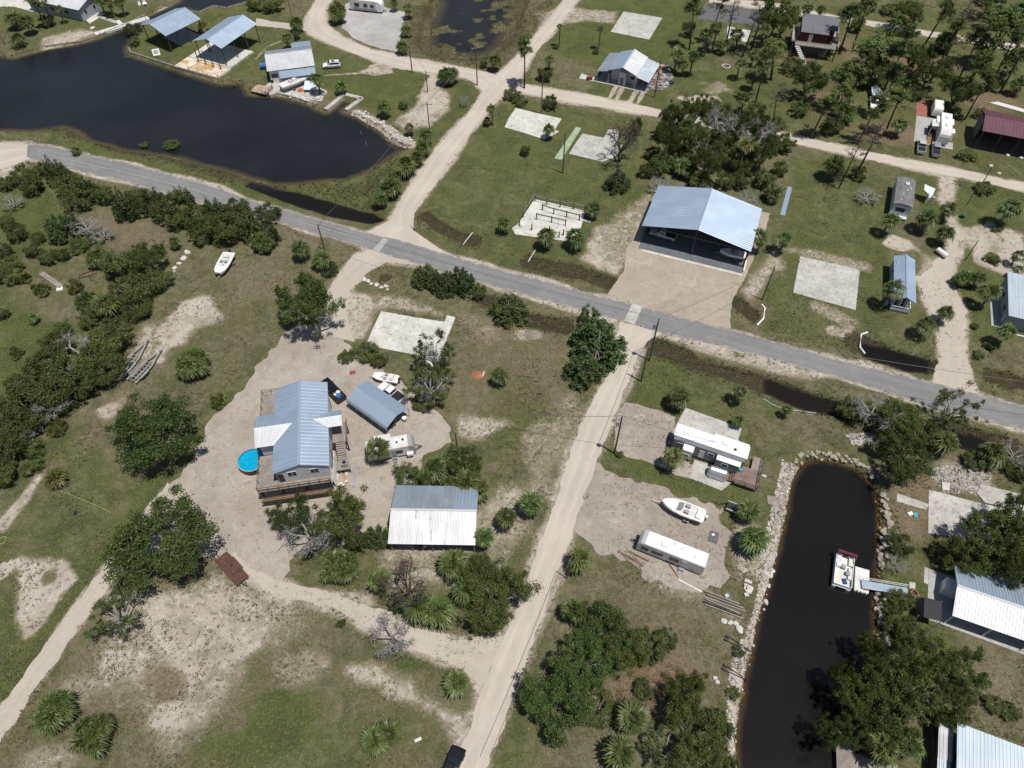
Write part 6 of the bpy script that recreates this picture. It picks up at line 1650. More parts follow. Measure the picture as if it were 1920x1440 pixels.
# ------------------------------------------------------------------ campers and trailers
def axle(o, x, w, n=2, r=.34, m=RUBBER):
    for k in range(n):
        for sg in (-1, 1): MB().tube((x+k*.85, sg*(w-.22), r), (x+k*.85, sg*(w+.0), r), r, r, 14).build('wheel', m, o)
def hitch(o, x0, x1, z=.5):
    MB().tube((x0,-.55,z),(x1,0,z),.06).tube((x0,.55,z),(x1,0,z),.06).tube((x1-.5,0,.0),(x1-.5,0,.9),.05).build('hitch', BLACK, o)
def camper(name, label, x, y, rz, L, w, z1, side, roofm, wins, nose=1.0, nosem=None):
    """long axis local x, nose at +x"""
    o = thing(name, label, 'camper', x, y, rz); hw = w/2
    rg = lambda x_, zt, zb: [(x_,-hw,zb),(x_,hw,zb),(x_,hw,zt-.12),(x_,hw-.12,zt),(x_,-hw+.12,zt),(x_,-hw,zt-.12)]
    e = L/2
    MB().loft([rg(-e, z1, .5), rg(e-nose, z1, .5)]).build('body', side, o)
    MB().loft([rg(e-nose, z1, .5), rg(e-nose*.45, z1-.12, .5), rg(e-nose*.1, z1-.6, .55), rg(e, z1-1.2, .6)]).build('nose', nosem or side, o)
    MB().loft([[(x_,-hw+.1,z1+.002),(x_,hw-.1,z1+.002),(x_,hw-.16,z1+.03),(x_,-hw+.16,z1+.03)] for x_ in (-e+.03, e-nose-.02)]).build('roof', roofm, o)
    for (sd, a, z, ww, hh) in wins: window(o, sd, (hw if sd[0] == '+' else -hw), a, z, ww, hh, BLACK)
    axle(o, -.6, hw); hitch(o, e-.2, e+1.1); return o
o = camper('travel_trailer', "white travel trailer with grey nose behind a round palm in the gravel yard", -18.9, 60.45, R(12), 7.4, 2.3, 2.85, OFFWHITE, OFFWHITE, [('-y',1.2,1.35,.9,.6),('-y',-1.6,1.35,1.1,.7)], 1.0, GREYP)
MB().box(-2.4,1.16,.7,.2,1.9,2.6).build('slide_out', OFFWHITE, o); MB().box(.9,-.3,2.88,1.2,0,2.98).build('roof_vent', BLACK, o); MB().tube((2.0,.15,2.88),(2.0,.15,3.0),.2,.2,12).build('antenna', BLACK, o); door(o, '-y', -1.15, .35, .62, .7, 1.75, GREYP)
steps(o, .35, -1.2, 0, -1.2, .75, .6, 3, STEEL); MB().box(2.3,-1.7,.75,3.3,-1.16,1.25).build('storage_box', WHITE, o)
o = camper('travel_trailer', "long silver white travel trailer on the gravel lot below the white boat", 22.55, 43.05, R(156), 9.6, 2.35, 2.85, mat("camper_side",(.50,.51,.53),.4,.2,.06), GEL, [('+y',-.6,1.35,1.2,.65),('+y',1.8,1.35,1.5,.5),('+y',3.6,1.4,.9,.45)], 1.0)
door(o, '+y', 1.175, -2.0, .62, .7, 1.75, OFFWHITE); 
for x_, y_, s_ in ((1.2,.1,.75),): bevel(MB().box(x_-.45,y_-.38,2.88,x_+.45,y_+.38,3.15).build('air_conditioner', WHITE, o), .08)
for x_, y_ in ((-.1,-.55),(-1.3,-.35),(-3.2,.1)): MB().box(x_-.2,y_-.2,2.88,x_+.2,y_+.2,3.0).build('roof_vent', OFFWHITE, o)
MB().box(-3.6,1.18,.9,-2.9,1.2,1.25).build('vent_grille', GREYP, o); steps(o, -2.0, 1.2, 0, .9, .7, .6, 2, STEEL)
# park trailer
o = thing('park_trailer', "grey park trailer with long white roof and slide-outs beside the wooden deck", 'mobile home', 30.8, 60.5, R(-23.3))
MB().box(-5.5,-1.75,.4,5.5,.95,3.1).build('body', W_SLATE, o); bevel(MB().box(-5.65,-1.15,3.1,5.75,1.2,3.35).build('roof', GEL, o), .05)
MB().box(.2,1.2,1.0,5.6,1.6,3.3).build('slide_out', GEL, o)
a_ = MB().box(-3.7,-2.9,.7,-2.1,-1.77,2.7).build('slide_out', W_GREY, o); MB().box(-3.72,-2.92,2.7,-2.08,-1.7,2.78).build('slide_roof', GEL, a_)
a_ = MB().box(1.5,-2.65,.7,5.0,-1.77,2.8).build('slide_out', W_SLATE, o); MB().box(1.45,-2.7,2.8,5.1,-1.7,2.88).build('slide_roof', GEL, a_)
window(o, '-y', -2.65, 2.9, 1.6, .9, .7); window(o, '-y', -2.9, -2.9, 1.3, .7, .5); window(o, '-y', -1.75, -4.3, 1.8, 1.2, .7); window(o, '-y', -1.75, .5, 1.9, .9, .6); door(o, '-y', -1.75, -.8, .6, .8, 1.9, OFFWHITE)
for x_, y_ in ((-3.9,.1),(2.1,.35)): bevel(MB().box(x_-.5,y_-.35,3.34,x_+.5,y_+.35,3.6).build('air_conditioner', WHITE, o), .08)
MB().box(3.5,-.4,3.34,3.9,0,3.46).build('roof_vent', BLACK, o); mb = MB(); [mb.tube((x_,0,3.3),(x_,0,3.55),.06) for x_ in (.2,.9)]; mb.build('vent_pipe', WHITE, o); hitch(o, -5.4, -6.6); axle(o, .4, 1.2)
MB().box(-5.6,-1.7,.45,-5.5,.9,2.6).build('end_wall', BLACK, o)
# its slabs, deck, patio
S_ = thing('camper_slab', "grey concrete slab behind the park trailer with a cracked corner", 'slab', *G(1335,795)); x0, y0 = G(1335,795)
def slab_thing(name, label, pts, m, th=.1, cat='slab', group=None):
    P = [G(*q) for q in pts]; c0 = (sum(p_[0] for p_ in P)/len(P), sum(p_[1] for p_ in P)/len(P))
    o = MB().prism([(a[0]-c0[0], a[1]-c0[1]) for a in P], -.12, th).build(name, m); o.location = (*c0, 0); return tag(o, label, cat, group)
bpy.data.objects.remove(S_)
slab_thing('camper_slab', "grey concrete slab behind the park trailer", [(1285,765),(1391,803),(1384,824),(1400,850),(1330,855),(1250,832),(1262,808)], M_CONC)
slab_thing('patio_slab', "pale patio slab under the silver grill shelter beside the park trailer", [(1302,862),(1360,880),(1372,905),(1353,920),(1291,896)], M_CONC, .06)
d = thing('wooden_deck', "weathered brown deck with railing at the park trailer's east end", 'deck', 36.05, 56.0, R(-22))
boards(d, -1.75,-2.3,1.75,1.2,.9,mat("deck_brown",(.26,.19,.16),.95,0,.2,.7,.2,5,col2=(.15,.11,.095)),'x'); boards(d, .3,1.2,1.75,3.6,.9,WOOD_GREY,'x'); railing(d, [(1.7,3.5),(1.7,-2.25),(-1.7,-2.25)], .9, .95, WOOD_DARK, 1.4); posts(d, [(-1.6,-2.1),(1.6,-2.1),(-1.6,1),(1.6,3.4)], 0, .84, .08, WOOD_DARK); steps(d, -1.75,-1.2,-1.3,0,1.3,.9,4,WOOD_BROWN); railing(d, [(-1.75,-.5),(-3.0,-.5)], .2, .9, WOOD_BROWN, 1.2)
q = thing('covered_trailer', "silver rounded covered trailer standing on the patio by the deck", 'trailer', 31.6, 56.3, R(-22))
MB().loft([[(x_,.95*math.cos(a)*k,.35+1.45*math.sin(a)*k) for a in np.linspace(0,math.pi,9)] for x_, k in ((-1.5,.75),(-1.2,1),(1.1,1),(1.45,.75))]).build('cover', mat("silver_cover",(.52,.53,.55),.3,.6,.08), q); MB().box(-1.3,-.9,.06,1.2,.9,.36).build('base', GREYP, q)
for (lx, ly, rz_, lab) in ((36.05-1.35,57.35,.5,"turquoise deck chair nearest the park trailer"),(36.05-1.05,56.75,.8,"turquoise deck chair nearer the steps")):
    q = thing('deck_chair', lab, 'chair', lx, ly, rz_, .9); MB().box(-.3,-.3,.36,.3,.3,.42).build('seat', TEALP, q); MB().slab((-.3,.3,.4),(.3,.3,.4),(.3,.5,1.0),(-.3,.5,1.0),.05).build('backrest', TEALP, q); posts(q, [(-.27,-.27),(.27,-.27),(-.27,.27),(.27,.27)], 0, .36, .03, TEALP, 'leg')
q = thing('patio_mat', "pale green star shaped mat between the silver shelter and deck", 'mat', 33.75, 56.1); MB().prism([((.75 if i%2 else .5)*math.cos(i*math.pi/6),(.75 if i%2 else .5)*math.sin(i*math.pi/6)) for i in range(12)],.061,.075).build('mat', mat("mint_mat",(.50,.62,.54),.9), q); MB().disc(0,0,.076,.28,12,.085).build('medallion', mat("green_mat",(.10,.36,.26),.9), q)
# north east camper
o = camper('camper', "white camper with slide-outs between the grey slab and the maroon barn", 99.9, 147.6, R(-111), 8.6, 2.45, 3.5, OFFWHITE, GEL, [('+y',2.8,1.6,.8,.6)], 1.5)
MB().box(-3.4,-1.95,1.0,-.6,-1.23,3.0).build('slide_out', WHITE, o); MB().box(1.0,1.23,1.0,2.8,2.0,2.9).build('slide_out', WHITE, o); MB().box(-3.2,1.23,1.0,-.8,1.8,2.9).build('slide_out', WHITE, o)
for x_ in (-2.2, 1.2): bevel(MB().box(x_-.5,-.35,3.53,x_+.5,.35,3.82).build('air_conditioner', WHITE, o), .08)
slab_thing('grey_slab', "long pale grey slab beside the north camper", [(1718,217),(1741,221),(1748,222),(1741,243),(1738,262),(1786,268),(1786,281),(1765,277),(1713,266)], M_CONCG, .08)
slab_thing('brick_paving', "red brick paving strip above the grey camper slab", [(1717,216),(1738,220),(1738,190),(1719,186)], mat("red_brick",(.34,.13,.09),.95,0,.2,2,.2,9,col2=(.22,.085,.06)), .06, 'paving')
q = thing('camper_porch', "covered porch with orange plank steps beside the north camper", 'porch', 98.0, 148.0, R(-111)); MB().slab((-2.6,-.9,2.6),(.6,-.9,2.6),(.6,1.3,2.9),(-2.6,1.3,2.9),.06).build('porch_roof', OFFWHITE, q); boards(q, -2.6,-.9,1.8,1.2,.6,WOOD_DARK,'y'); posts(q, [(-2.5,-.8),(.5,-.8)], 0, 2.6, .06, WHITE); mb=MB(); [mb.box(1.85+i*.45,-1.0,.5-.1*i,2.22+i*.45,1.2,.56-.1*i) for i in range(5)]; mb.build('stairs', WOOD_ORANGE, q)
o = camper('cargo_trailer', "short white enclosed trailer behind the north camper", *G(1757,205,1.2), R(-111), 4.2, 2.1, 2.5, WHITE, GEL, [], .6)
# fifth wheel on the gravel pad
o = camper('fifth_wheel', "white and grey fifth wheel camper on the grey gravel pad", *G(688,9,1.6), heading((660,8),(715,14)), 9.6, 2.4, 3.3, OFFWHITE, GEL, [('-y',-2.6,1.4,1.3,.9),('-y',0,1.5,1.0,.8),('-y',2.0,1.5,.9,.7)], 1.6, WHITE)
MB().box(-3.9,-1.215,.55,3.4,-1.19,1.1).build('stripe', GREYP, o)
# covered boat in the pines
# ------------------------------------------------------------------ boats
def hull(mb, L, w, h, z0=0.0, bow=1.0, tn=.8, inner=False):
    secs = [(-.5,tn+.1*(bow>1),1,.12),(-.25,.97,1,.1),(.0,1,1,.08),(.2,.9 if bow <= 1 else .95,1.02,.1),(.36,.62*bow,1.06,.2),(.46,.3*bow*(1 if bow <= 1 else 1.35),1.1,.4),(.5,.04 if bow <= 1 else .45,1.12,.75)]
    rings = []
    for x, ww, hh, keel in secs:
        rings.append([(x*L,-w/2*ww,z0+h*hh),(x*L,-w/2*ww*.86,z0+h*.45),(x*L,0,z0+h*keel),(x*L,w/2*ww*.86,z0+h*.45),(x*L,w/2*ww,z0+h*hh)])
    return mb.loft(rings)
def boat(name, label, x, y, rz, L, w, h, z, trailer=True, kind='console', group=None, bow=1.0):
    o = thing(name, label, 'boat', x, y, rz, z)
    b = hull(MB(), L, w, h, 0, bow).build('hull', GEL, o, False)
    # recessed cockpit: darker floor with raised rim and foredeck
    def plan(f, w_, z_, x0=-.46, x1=.4):
        P = []
        for xx in np.linspace(x0, x1, 10):
            k = 1-max(0, (xx-.05)/.47)**2*.95
            P.append((xx*L, w_/2*k*f))
        return [(a, -b_) for a, b_ in P] + [(a, b_) for a, b_ in P[::-1]]
    MB().prism(plan(.82, w, 0, -.44, .18), h*1.0, h*1.02).build('cockpit_floor', OFFWHITE, o)
    rim = MB(); P = plan(.94, w, 0, -.47, .44); Q = plan(.80, w, 0, -.42, .20)
    n = len(P); rim.add([(a, b_, h*1.0) for a, b_ in P]+[(a, b_, h*1.16) for a, b_ in P]+[(a, b_, h*1.16) for a, b_ in Q]+[(a, b_, h*1.0) for a, b_ in Q],
        [((i),(i+1)%n,n+(i+1)%n,n+i) for i in range(n)]+[(n+i,n+(i+1)%n,2*n+(i+1)%n,2*n+i) for i in range(n)]+[(2*n+i,2*n+(i+1)%n,3*n+(i+1)%n,3*n+i) for i in range(n)])
    rim.build('gunwale', GEL, o)
    if kind == 'console':
        bevel(MB().box(-.08*L,-.38,h*1.02,.06*L,.38,h*1.02+.65).build('console', GEL, o), .06); MB().slab((.06*L+.02,-.36,h*1.02+.5),(.06*L+.02,.36,h*1.02+.5),(.02*L,.3,h*1.02+1.0),(.02*L,-.3,h*1.02+1.0),.03).build('windscreen', GREYP, o)
        for yy in (-.35,.35): MB().box(-.2*L,yy-.22,h*1.02,-.13*L,yy+.22,h*1.02+.5).build('seat', OFFWHITE, o)
    elif kind == 'cuddy':
        MB().slab((.13*L,-.7,h*1.15),(.13*L,.7,h*1.15),(.02*L,.6,h*1.15+.45),(.02*L,-.6,h*1.15+.45),.03).build('windscreen', GREYP, o)
        for yy in (-.5,.5): MB().box(-.14*L,yy-.25,h*1.02,-.04*L,yy+.25,h*1.02+.45).build('seat', GREYP, o)
        MB().box(-.40*L,-.8,h*1.02,-.31*L,.8,h*1.02+.35).build('bench', GEL, o)
    elif kind == 'open':
        for yy in (-.4,.45): MB().box(-.05*L,yy-.25,h*1.02,.05*L,yy+.25,h*1.02+.35).build('seat', GREYP, o)
        MB().box(-.3*L,-.55,h*1.02,-.2*L,.55,h*1.02+.35).build('bench', OFFWHITE, o); MB().box(.1*L,-.3,h*1.03,.2*L,.3,h*1.03+.3).build('cooler', OFFWHITE, o)
    mo = bevel(MB().box(-.5*L-.42,-.2,h*.9,-.5*L-.05,.2,h*.9+.55).build('outboard', WHITE if kind != 'open' else BLACK, o), .08)
    MB().box(-.5*L-.3,-.06,h*.1,-.5*L-.12,.06,h*.9).build('motor_leg', BLACK, mo)
    if trailer:
        t = MB().box(-.45*L,-.55,-.12,.3*L,-.45,0).box(-.45*L,.45,-.12,.3*L,.55,0).tube((.3*L,-.5,-.06),(.62*L,0,-.06),.05).tube((.3*L,.5,-.06),(.62*L,0,-.06),.05).tube((.62*L,0,-.06),(.72*L,0,-.06),.05); t.build('trailer_frame', GALV, o)
        for sg in (-1,1):
            MB().tube((-.15*L,sg*(w/2-.1),-z+.3),(-.15*L,sg*(w/2+.1),-z+.3),.3,.3,14).build('wheel', RUBBER, o); MB().slab((-.15*L-.45,sg*(w/2-.1),-z+.55),(-.15*L+.45,sg*(w/2-.1),-z+.55),(-.15*L+.4,sg*(w/2+.16),-z+.62),(-.15*L-.4,sg*(w/2+.16),-z+.62),.03).build('mudguard', GALV, o)
    return o
boat('motor_boat', "white motor boat on a trailer on the gravel lot above the long camper", 25.2, 49.8, R(154), 6.4, 2.45, .95, .62, True, 'cuddy')
boat('motor_boat', "white open motor boat on a trailer on the grass near the boulders", -55.7, 103.0, R(262), 5.8, 2.6, .8, .55, True, 'open', None, 1.35)
boat('skiff', "small white skiff on a trailer beside the carport", -21.35, 74.85, R(166), 4.4, 1.75, .6, .5, True, 'open', None, 1.35)
boat('fishing_boat', "long white center console boat on the patio of the lagoon house", -54.4, 169.4, R(41), 8.0, 2.5, 1.0, .65, True, 'console')
boat('motor_boat', "dim boat with white covering at the garage's east bay", *rot((2.4,-7.6),(35.35,106.3),R(69)), R(160), 5.0, 2.0, .8, .5, True, 'open') if True else None
o = boat('covered_boat', "blue grey covered boat behind the small white truck in the pines", *G(1641,176,1), R(-105), 5.2, 2.1, .9, .6, True, 'none'); MB().loft([[(x_,-w_,.9),(x_,w_,.9),(x_,.0,1.45)] for x_, w_ in ((-2.5,.85),(0,1.05),(1.8,.6),(2.4,.15))]).build('boat_cover', W_BLUEGREY, o)
o = boat('covered_boat', "white boat half hidden under the pine beside the covered boat", *G(1656,184,1), R(-95), 4.6, 1.9, .8, .55, True, 'open')
# pontoon boat at the float
o = thing('pontoon_boat', "white pontoon boat with maroon canopy moored in the canal", 'boat', 46.55, 40.7, R(69), -.35)
for yy in (-.95, .95): MB().tube((-2.6,yy,.05),(2.4,yy,.05),.3,.3,12).build('pontoon', GALV, o)
MB().box(-2.5,-1.25,.36,2.4,1.25,.44).build('deck', OFFWHITE, o)
mb = MB(); 
for a, b in (((-2.4,-1.2),(2.3,-1.2)),((-2.4,1.2),(2.3,1.2)),((2.3,-1.2),(2.3,-.4)),((2.3,.4),(2.3,1.2)),((-2.4,-1.2),(-2.4,1.2))): mb.box(min(a[0],b[0])-.03,min(a[1],b[1])-.03,.44,max(a[0],b[0])+.03,max(a[1],b[1])+.03,.98)
mb.build('side_panel', WHITE, o)
for (x_,y_,sx,sy) in ((1.6,-.85,.6,.3),(1.6,.8,.6,.35),(-1.9,.75,.4,.4),(-.2,-.9,.9,.28)): bevel(MB().box(x_-sx,y_-sy,.44,x_+sx,y_+sy,.82).build('bench', OFFWHITE, o), .05)
for (x_,y_) in ((.55,.1),(-.3,-.55)): bevel(MB().box(x_-.3,y_-.3,.44,x_+.3,y_+.3,1.0).build('captain_seat', GREYP, o), .08)
MB().obox(-1.5,-.3,.45,.8,.5,.2,.4).build('blue_towel', mat("navy_cloth",(.03,.06,.16),.9), o); bevel(MB().box(.3,.5,.44,.9,1.1,1.15).build('console', WHITE, o), .05)
MB().loft([[(2.3+.24*math.cos(a),y_,1.75+.16*math.sin(a)) for a in np.linspace(0,math.pi,7)] for y_ in (-1.3,0,1.3)]).build('canopy', CANVAS, o); mb = MB(); [mb.tube((1.4,s_*1.2,.9),(2.3,s_*1.25,1.9),.03) for s_ in (-1,1)]; mb.build('canopy_frame', STEEL, o)
q = thing('float_dock', "white square float between the pontoon boat and gangway", 'dock', 48.9, 39.5, R(-19), -.5); MB().box(-.95,-1.8,-.2,.95,1.8,.5).build('float', OFFWHITE, q); MB().obox(.5,-1.2,.5,.65,.6,.03,.2).build('rubber_mat', mat("tan_mat",(.36,.26,.21),.9), q); mb=MB(); [mb.box(-.9+k*.5,-1.9,.3,-.75+k*.5,-1.78,.45) for k in range(4)]; mb.build('cleat', WHITE, q)
q = thing('gangway', "pale blue aluminium gangway with handrail over the canal bank", 'gangway', 51.7, 38.3, R(-10.5), .25)
MB().box(-3.2,-.75,-.05,2.9,.45,.08).build('walkway', mat("aluminium_blue",(.36,.43,.52),.4,.4,.06), q); mb = MB(); [mb.tube((-3.1,y_,z_),(2.8,y_,z_),.035) for y_ in (.5,) for z_ in (.45,.9)]; [mb.tube((x_,.5,.0),(x_,.5,.9),.03) for x_ in np.arange(-3.1,2.9,1.18)]; mb.tube((-3.1,-.8,.5),(2.8,-.8,.5),.03); mb.build('handrail', WHITE, q)
q = thing('planter_box', "small brown timber box at the gangway's landward end", 'box', 55.3, 37.4, .5); mb=MB(); mb.box(-.45,-.45,0,.45,-.35,.5).box(-.45,.35,0,.45,.45,.5).box(-.45,-.34,0,-.35,.34,.5).box(.35,-.34,0,.45,.34,.5); mb.build('side', mat("orange_wood",(.33,.17,.08),.9), q); MB().box(-.34,-.34,0,.34,.34,.2).build('soil', WOOD_DARK, q)
slab_thing('stepping_slab', "pale square landing slab where the gangway meets the lawn", [(1705,1091),(1716,1093),(1716,1104),(1705,1103)], M_CONC, .06)
q = thing('plank_dock', "grey plank dock under the oak grove at the bottom of the canal", 'dock', 40.9, 17.2, R(-14)); boards(q, -1.9,-5,.3,2.6,.3,WOOD_GREY,'x'); boards(q, .32,-1.2,5.2,.4,.3,WOOD_GREY,'y'); posts(q, [(-1.8,2.4),(-1.8,-2),(.2,2.4),(5,-1)], -2, .28, .12, WOOD_DARK, 'piling'); railing(q, [(.6,.45),(5.2,.45)], .3, .6, WOOD_BROWN, 1.6, (.95,.4))
slab_thing('boardwalk_step', "short grey plank step on the canal's west bank", [(1438,929),(1461,933),(1460,950),(1439,945)], WOOD_GREY, .12, 'boardwalk')
# ------------------------------------------------------------------ old slabs
slab_thing('foundation_slab', "big white cracked slab between the gravel drive and the roadside hedge", [(715,584),(775,595),(834,604),(838,592),(854,595),(848,612),(842,625),(832,650),(812,690),(790,668),(750,660),(686,648),(700,615)], M_CONCW)
slab_thing('foundation_slab', "white bleached slab with a palm at its corner north of the field", [(967,203),(1004,212),(1053,223),(1040,244),(1048,247),(1040,252),(1020,262),(990,252),(946,239),(955,220)], M_CONCW)
slab_thing('foundation_slab', "cracked grey slab with an irregular end beside the twisted dead tree", [(1092,251),(1132,259),(1140,244),(1152,243),(1160,249),(1156,266),(1170,276),(1150,296),(1130,304),(1067,289),(1080,268)], M_CONC)
slab_thing('foundation_slab', "pale rectangular slab on the far north lawn", [(1169,22),(1242,34),(1217,75),(1145,60)], M_CONC)
slab_thing('foundation_slab', "grey square slab with dark spots on the east lawn", [(1500,481),(1612,506),(1604,582),(1487,549)], M_CONC)
slab_thing('green_path', "narrow green stained concrete strip beside the cracked grey slab", [(1080,238),(1090,240),(1053,300),(1039,297)], mat("algae_concrete", (.36,.43,.34), .95, 0, .2, .6, 0, 5, col2=(.22,.27,.15)), .03, 'path')
slab_thing('asphalt_pad', "dark asphalt pad under the pines on the north side", [(1322,6),(1440,22),(1418,48),(1308,36)], mat("pad_asphalt", (.12,.12,.13), .95, 0, .15), .03, 'pad')
slab_thing('foundation_slab', "small white slab among the palms below the asphalt pad", [(1364,50),(1408,58),(1402,80),(1362,72)], M_CONCW)
slab_thing('foundation_slab', "pale slab carrying the ruined pilings", [(1002,374),(1098,396),(1086,438),(1058,452),(966,440),(960,428),(972,420)], M_CONCW)
slab_thing('foundation_slab', "large pale slab west of the big oak near the canal", [(1741,919),(1752,921),(1842,945),(1905,958),(1935,966),(1930,1020),(1762,1004),(1740,1000)], M_CONC, .08)
slab_thing('foundation_slab', "upper pale slab at the east edge near the canal", [(1838,908),(1930,932),(1932,962),(1846,943),(1831,925)], M_CONC, .13)
slab_thing('garden_path', "broken concrete path from the canal to the pale slab", [(1682,925),(1742,946),(1736,956),(1681,940)], M_CONC, .04, 'path')
slab_thing('broken_slab', "tilted white concrete block beside the canal slabs", [(1765,905),(1780,907),(1779,920),(1765,920)], M_CONCW, .25, 'slab')
slab_thing('small_slab', "little white slab with a red cart west of the lean-to house", [(1090,138),(1122,148),(1118,153),(1086,147)], M_CONCW, .05)
slab_thing('rubber_mat', "grey rectangular mat on the gravel lot beside the motor boat", [(1332,994),(1349,999),(1344,1021),(1326,1014)], mat("grey_mat", (.12,.115,.12), .95, 0, .1), .02, 'mat')
q = MB().obox(0,0,0,.45,.3,.12,.2).build('white_brick', WHITE); q.location = (*G(1337,1003), .021); tag(q, "white brick lying on the grey mat", 'brick')
# ruined pilings
pl = thing('ruined_pilings', "grid of bare timber pilings and beams left standing on a pale slab", 'ruin', *G(1030,410), heading((1003,378),(1096,398)))
a0 = heading((1003,378),(1096,398)); o0 = G(1030,410)
def lp(u, v): 
    x, y = G(u, v); return rot((x-o0[0], y-o0[1]), (0,0), -a0)
gridp = [[(1003,378),(1025,384),(1050,389),(1075,393),(1096,398)],[(1017,395),(1038,402),(1062,408),(1086,414)],[(1006,412),(1034,418),(1060,424)],[(997,432),(1030,436),(1056,442)]]
for row in gridp:
    Pq = [lp(*q) for q in row]
    posts(pl, Pq, 0, 1.7, .13, WOOD_POLE, 'piling', False)
    for a, b in zip(Pq[:-1], Pq[1:]):
        if row is gridp[-1]: continue
        MB().obox((a[0]+b[0])/2,(a[1]+b[1])/2,1.35,math.hypot(b[0]-a[0],b[1]-a[1])+.3,.1,.26,math.atan2(b[1]-a[1],b[0]-a[0])).build('beam', WOOD_GREY, pl)
posts(pl, [lp(u,v) for u, v in ((974,424),(981,408),(990,391),(1048,446))], 0, 1.6, .13, WOOD_POLE, 'piling', False)
a, b = lp(981,408), lp(1003,373); MB().obox((a[0]+b[0])/2,(a[1]+b[1])/2,1.3,math.hypot(b[0]-a[0],b[1]-a[1]),.1,.1,math.atan2(b[1]-a[1],b[0]-a[0])).build('rail', WOOD_GREY, pl)
q = MB().obox(0,0,0,2.2,.5,.25,-.4).build('fallen_beam', OFFWHITE); q.location = (*G(1097,415), 0); tag(q, "short white beam fallen beside the ruined pilings", 'beam')

# ------------------------------------------------------------------ utility poles and wires
TOPS = {}
def pole(key, u, v, H, label, arm=None, trans=False, r=.16, lean=(0,0)):
    x, y = G(u, v); o = thing('utility_pole', label, 'utility pole', x, y)
    MB().tube((0,0,-.3),(lean[0],lean[1],H), r, r*.7, 10).build('pole', WOOD_POLE, o)
    if arm is not None:
        c, s_ = math.cos(arm), math.sin(arm); k = MB().obox(lean[0],lean[1]+.0,H-.55,2.4,.1,.12,arm).build('crossarm', WOOD_GREY, o)
        mb = MB(); [mb.tube((lean[0]+c*t,lean[1]+s_*t,H-.43),(lean[0]+c*t,lean[1]+s_*t,H-.2),.06,.05,8) for t in (-1.1,-.5,.5,1.1)]; mb.build('insulator', GREYP, k)
    if trans:
        t_ = MB().tube((lean[0]-.42,lean[1],H-2.2),(lean[0]-.42,lean[1],H-1.2),.26,.26,12).build('transformer', GALV, o); MB().tube((lean[0]-.42,lean[1],H-1.2),(lean[0]-.42,lean[1],H-.95),.07,.05,8).build('bushing', GREYP, t_)
    MB().tube((lean[0],lean[1],H),(lean[0],lean[1],H+.25),.06,.04,8).build('top_insulator', GREYP, o)
    TOPS[key] = (x+lean[0], y+lean[1], H+.22); return o
pole('junction',609,470,6.5,"wooden utility pole with crossarm beside the road junction", R(75))
pole('main',1217,676,10.5,"tall wooden utility pole with transformer where the dirt road meets the paved road", None, True, .17)
pole('second',1202,715,9.0,"wooden utility pole just south of the transformer pole at the dirt road's mouth")
pole('lot',1152,850,10.0,"wooden utility pole with transformer at the corner of the upper gravel lot", None, True)
pole('garage',1429,562,8.3,"thin dark utility pole near the gravel apron east of the garage", None, False, .13)
pole('east1',1809,489,5.0,"short dark pole with a white box on the sandy yard's grass", None, False, .11); pole('east2',1812,385,4.4,"short dark pole on the grass above the sandy yard", None, False, .11); pole('east3',1841,345,4.2,"short dark pole by the east road's verge", None, False, .11)
pole('house',1227,183,9.8,"dark utility pole in front of the rubbish heap", None); pole('north',1015,214,10.0,"utility pole standing above the white bleached slab", None); pole('field',1055,325,9.8,"lone utility pole in the middle of the north field", None)
pole('fork',773,136,7.0,"utility pole on the curved road's inner verge", None); pole('pond',895,160,10.0,"utility pole with wide crossarm on the pond side of the road fork", R(20)); pole('sand',802,173,5.5,"short utility pole on the sandy patch by the road fork", None, False, .13); pole('corner',806,248,7.5,"utility pole with crossarm at the lagoon's corner by the road", R(10), False, .14)
pole('shed',857,840,4.4,"short dark bare pole above the shed palms", None, False, .13); pole('slim',1063,1085,6.0,"slim pole beside the fan palm on the dirt road's verge", None, False, .09); pole('shore',10,84,4.5,"short pole on the lagoon's sandy far shore", None, False, .11); pole('track',550,44,6.5,"utility pole by the sand track behind the lagoon house", None, False, .13)
def wire(a, b, sag, label, r=.032):
    A, B = Vector(TOPS.get(a, a)), Vector(TOPS.get(b, b)); n = 14
    pts = [tuple(A.lerp(B, i/n) - Vector((0,0,sag*4*(i/n)*(1-i/n)))) for i in range(n+1)]
    tag(MB().chain(pts, r, 5).build('power_line', M_WIRE), label, 'power line')
M_WIRE = mat("wire", (.16,.16,.16), .5, .3, .1)
wire('junction','main',.9,"power line from the junction pole to the transformer pole along the paved road"); wire('main','garage',.6,"power line crossing the road to the thin pole by the garage")
wire('main','lot',.6,"power line over the dirt road between the two transformer poles"); wire('lot',(31.5,60.3,3.3),.4,"service line from the lot pole to the park trailer"); wire('lot',(*G(960,810),5.5),.6,"service line from the lot pole westward over the dirt road")
wire('main',(*G(1990,800),9.5),1.2,"power line along the paved road's south side toward the east edge"); wire('pond','corner',.7,"power line beside the north road from the pond pole to the lagoon corner"); wire('corner','junction',1.0,"power line over the marsh from the lagoon corner to the junction"); wire('fork','sand',.4,"service line from the curved road to the sandy patch pole")
wire('slim',(*G(920,1436),5.6),.6,"wire along the dirt road's east verge to the bottom edge")

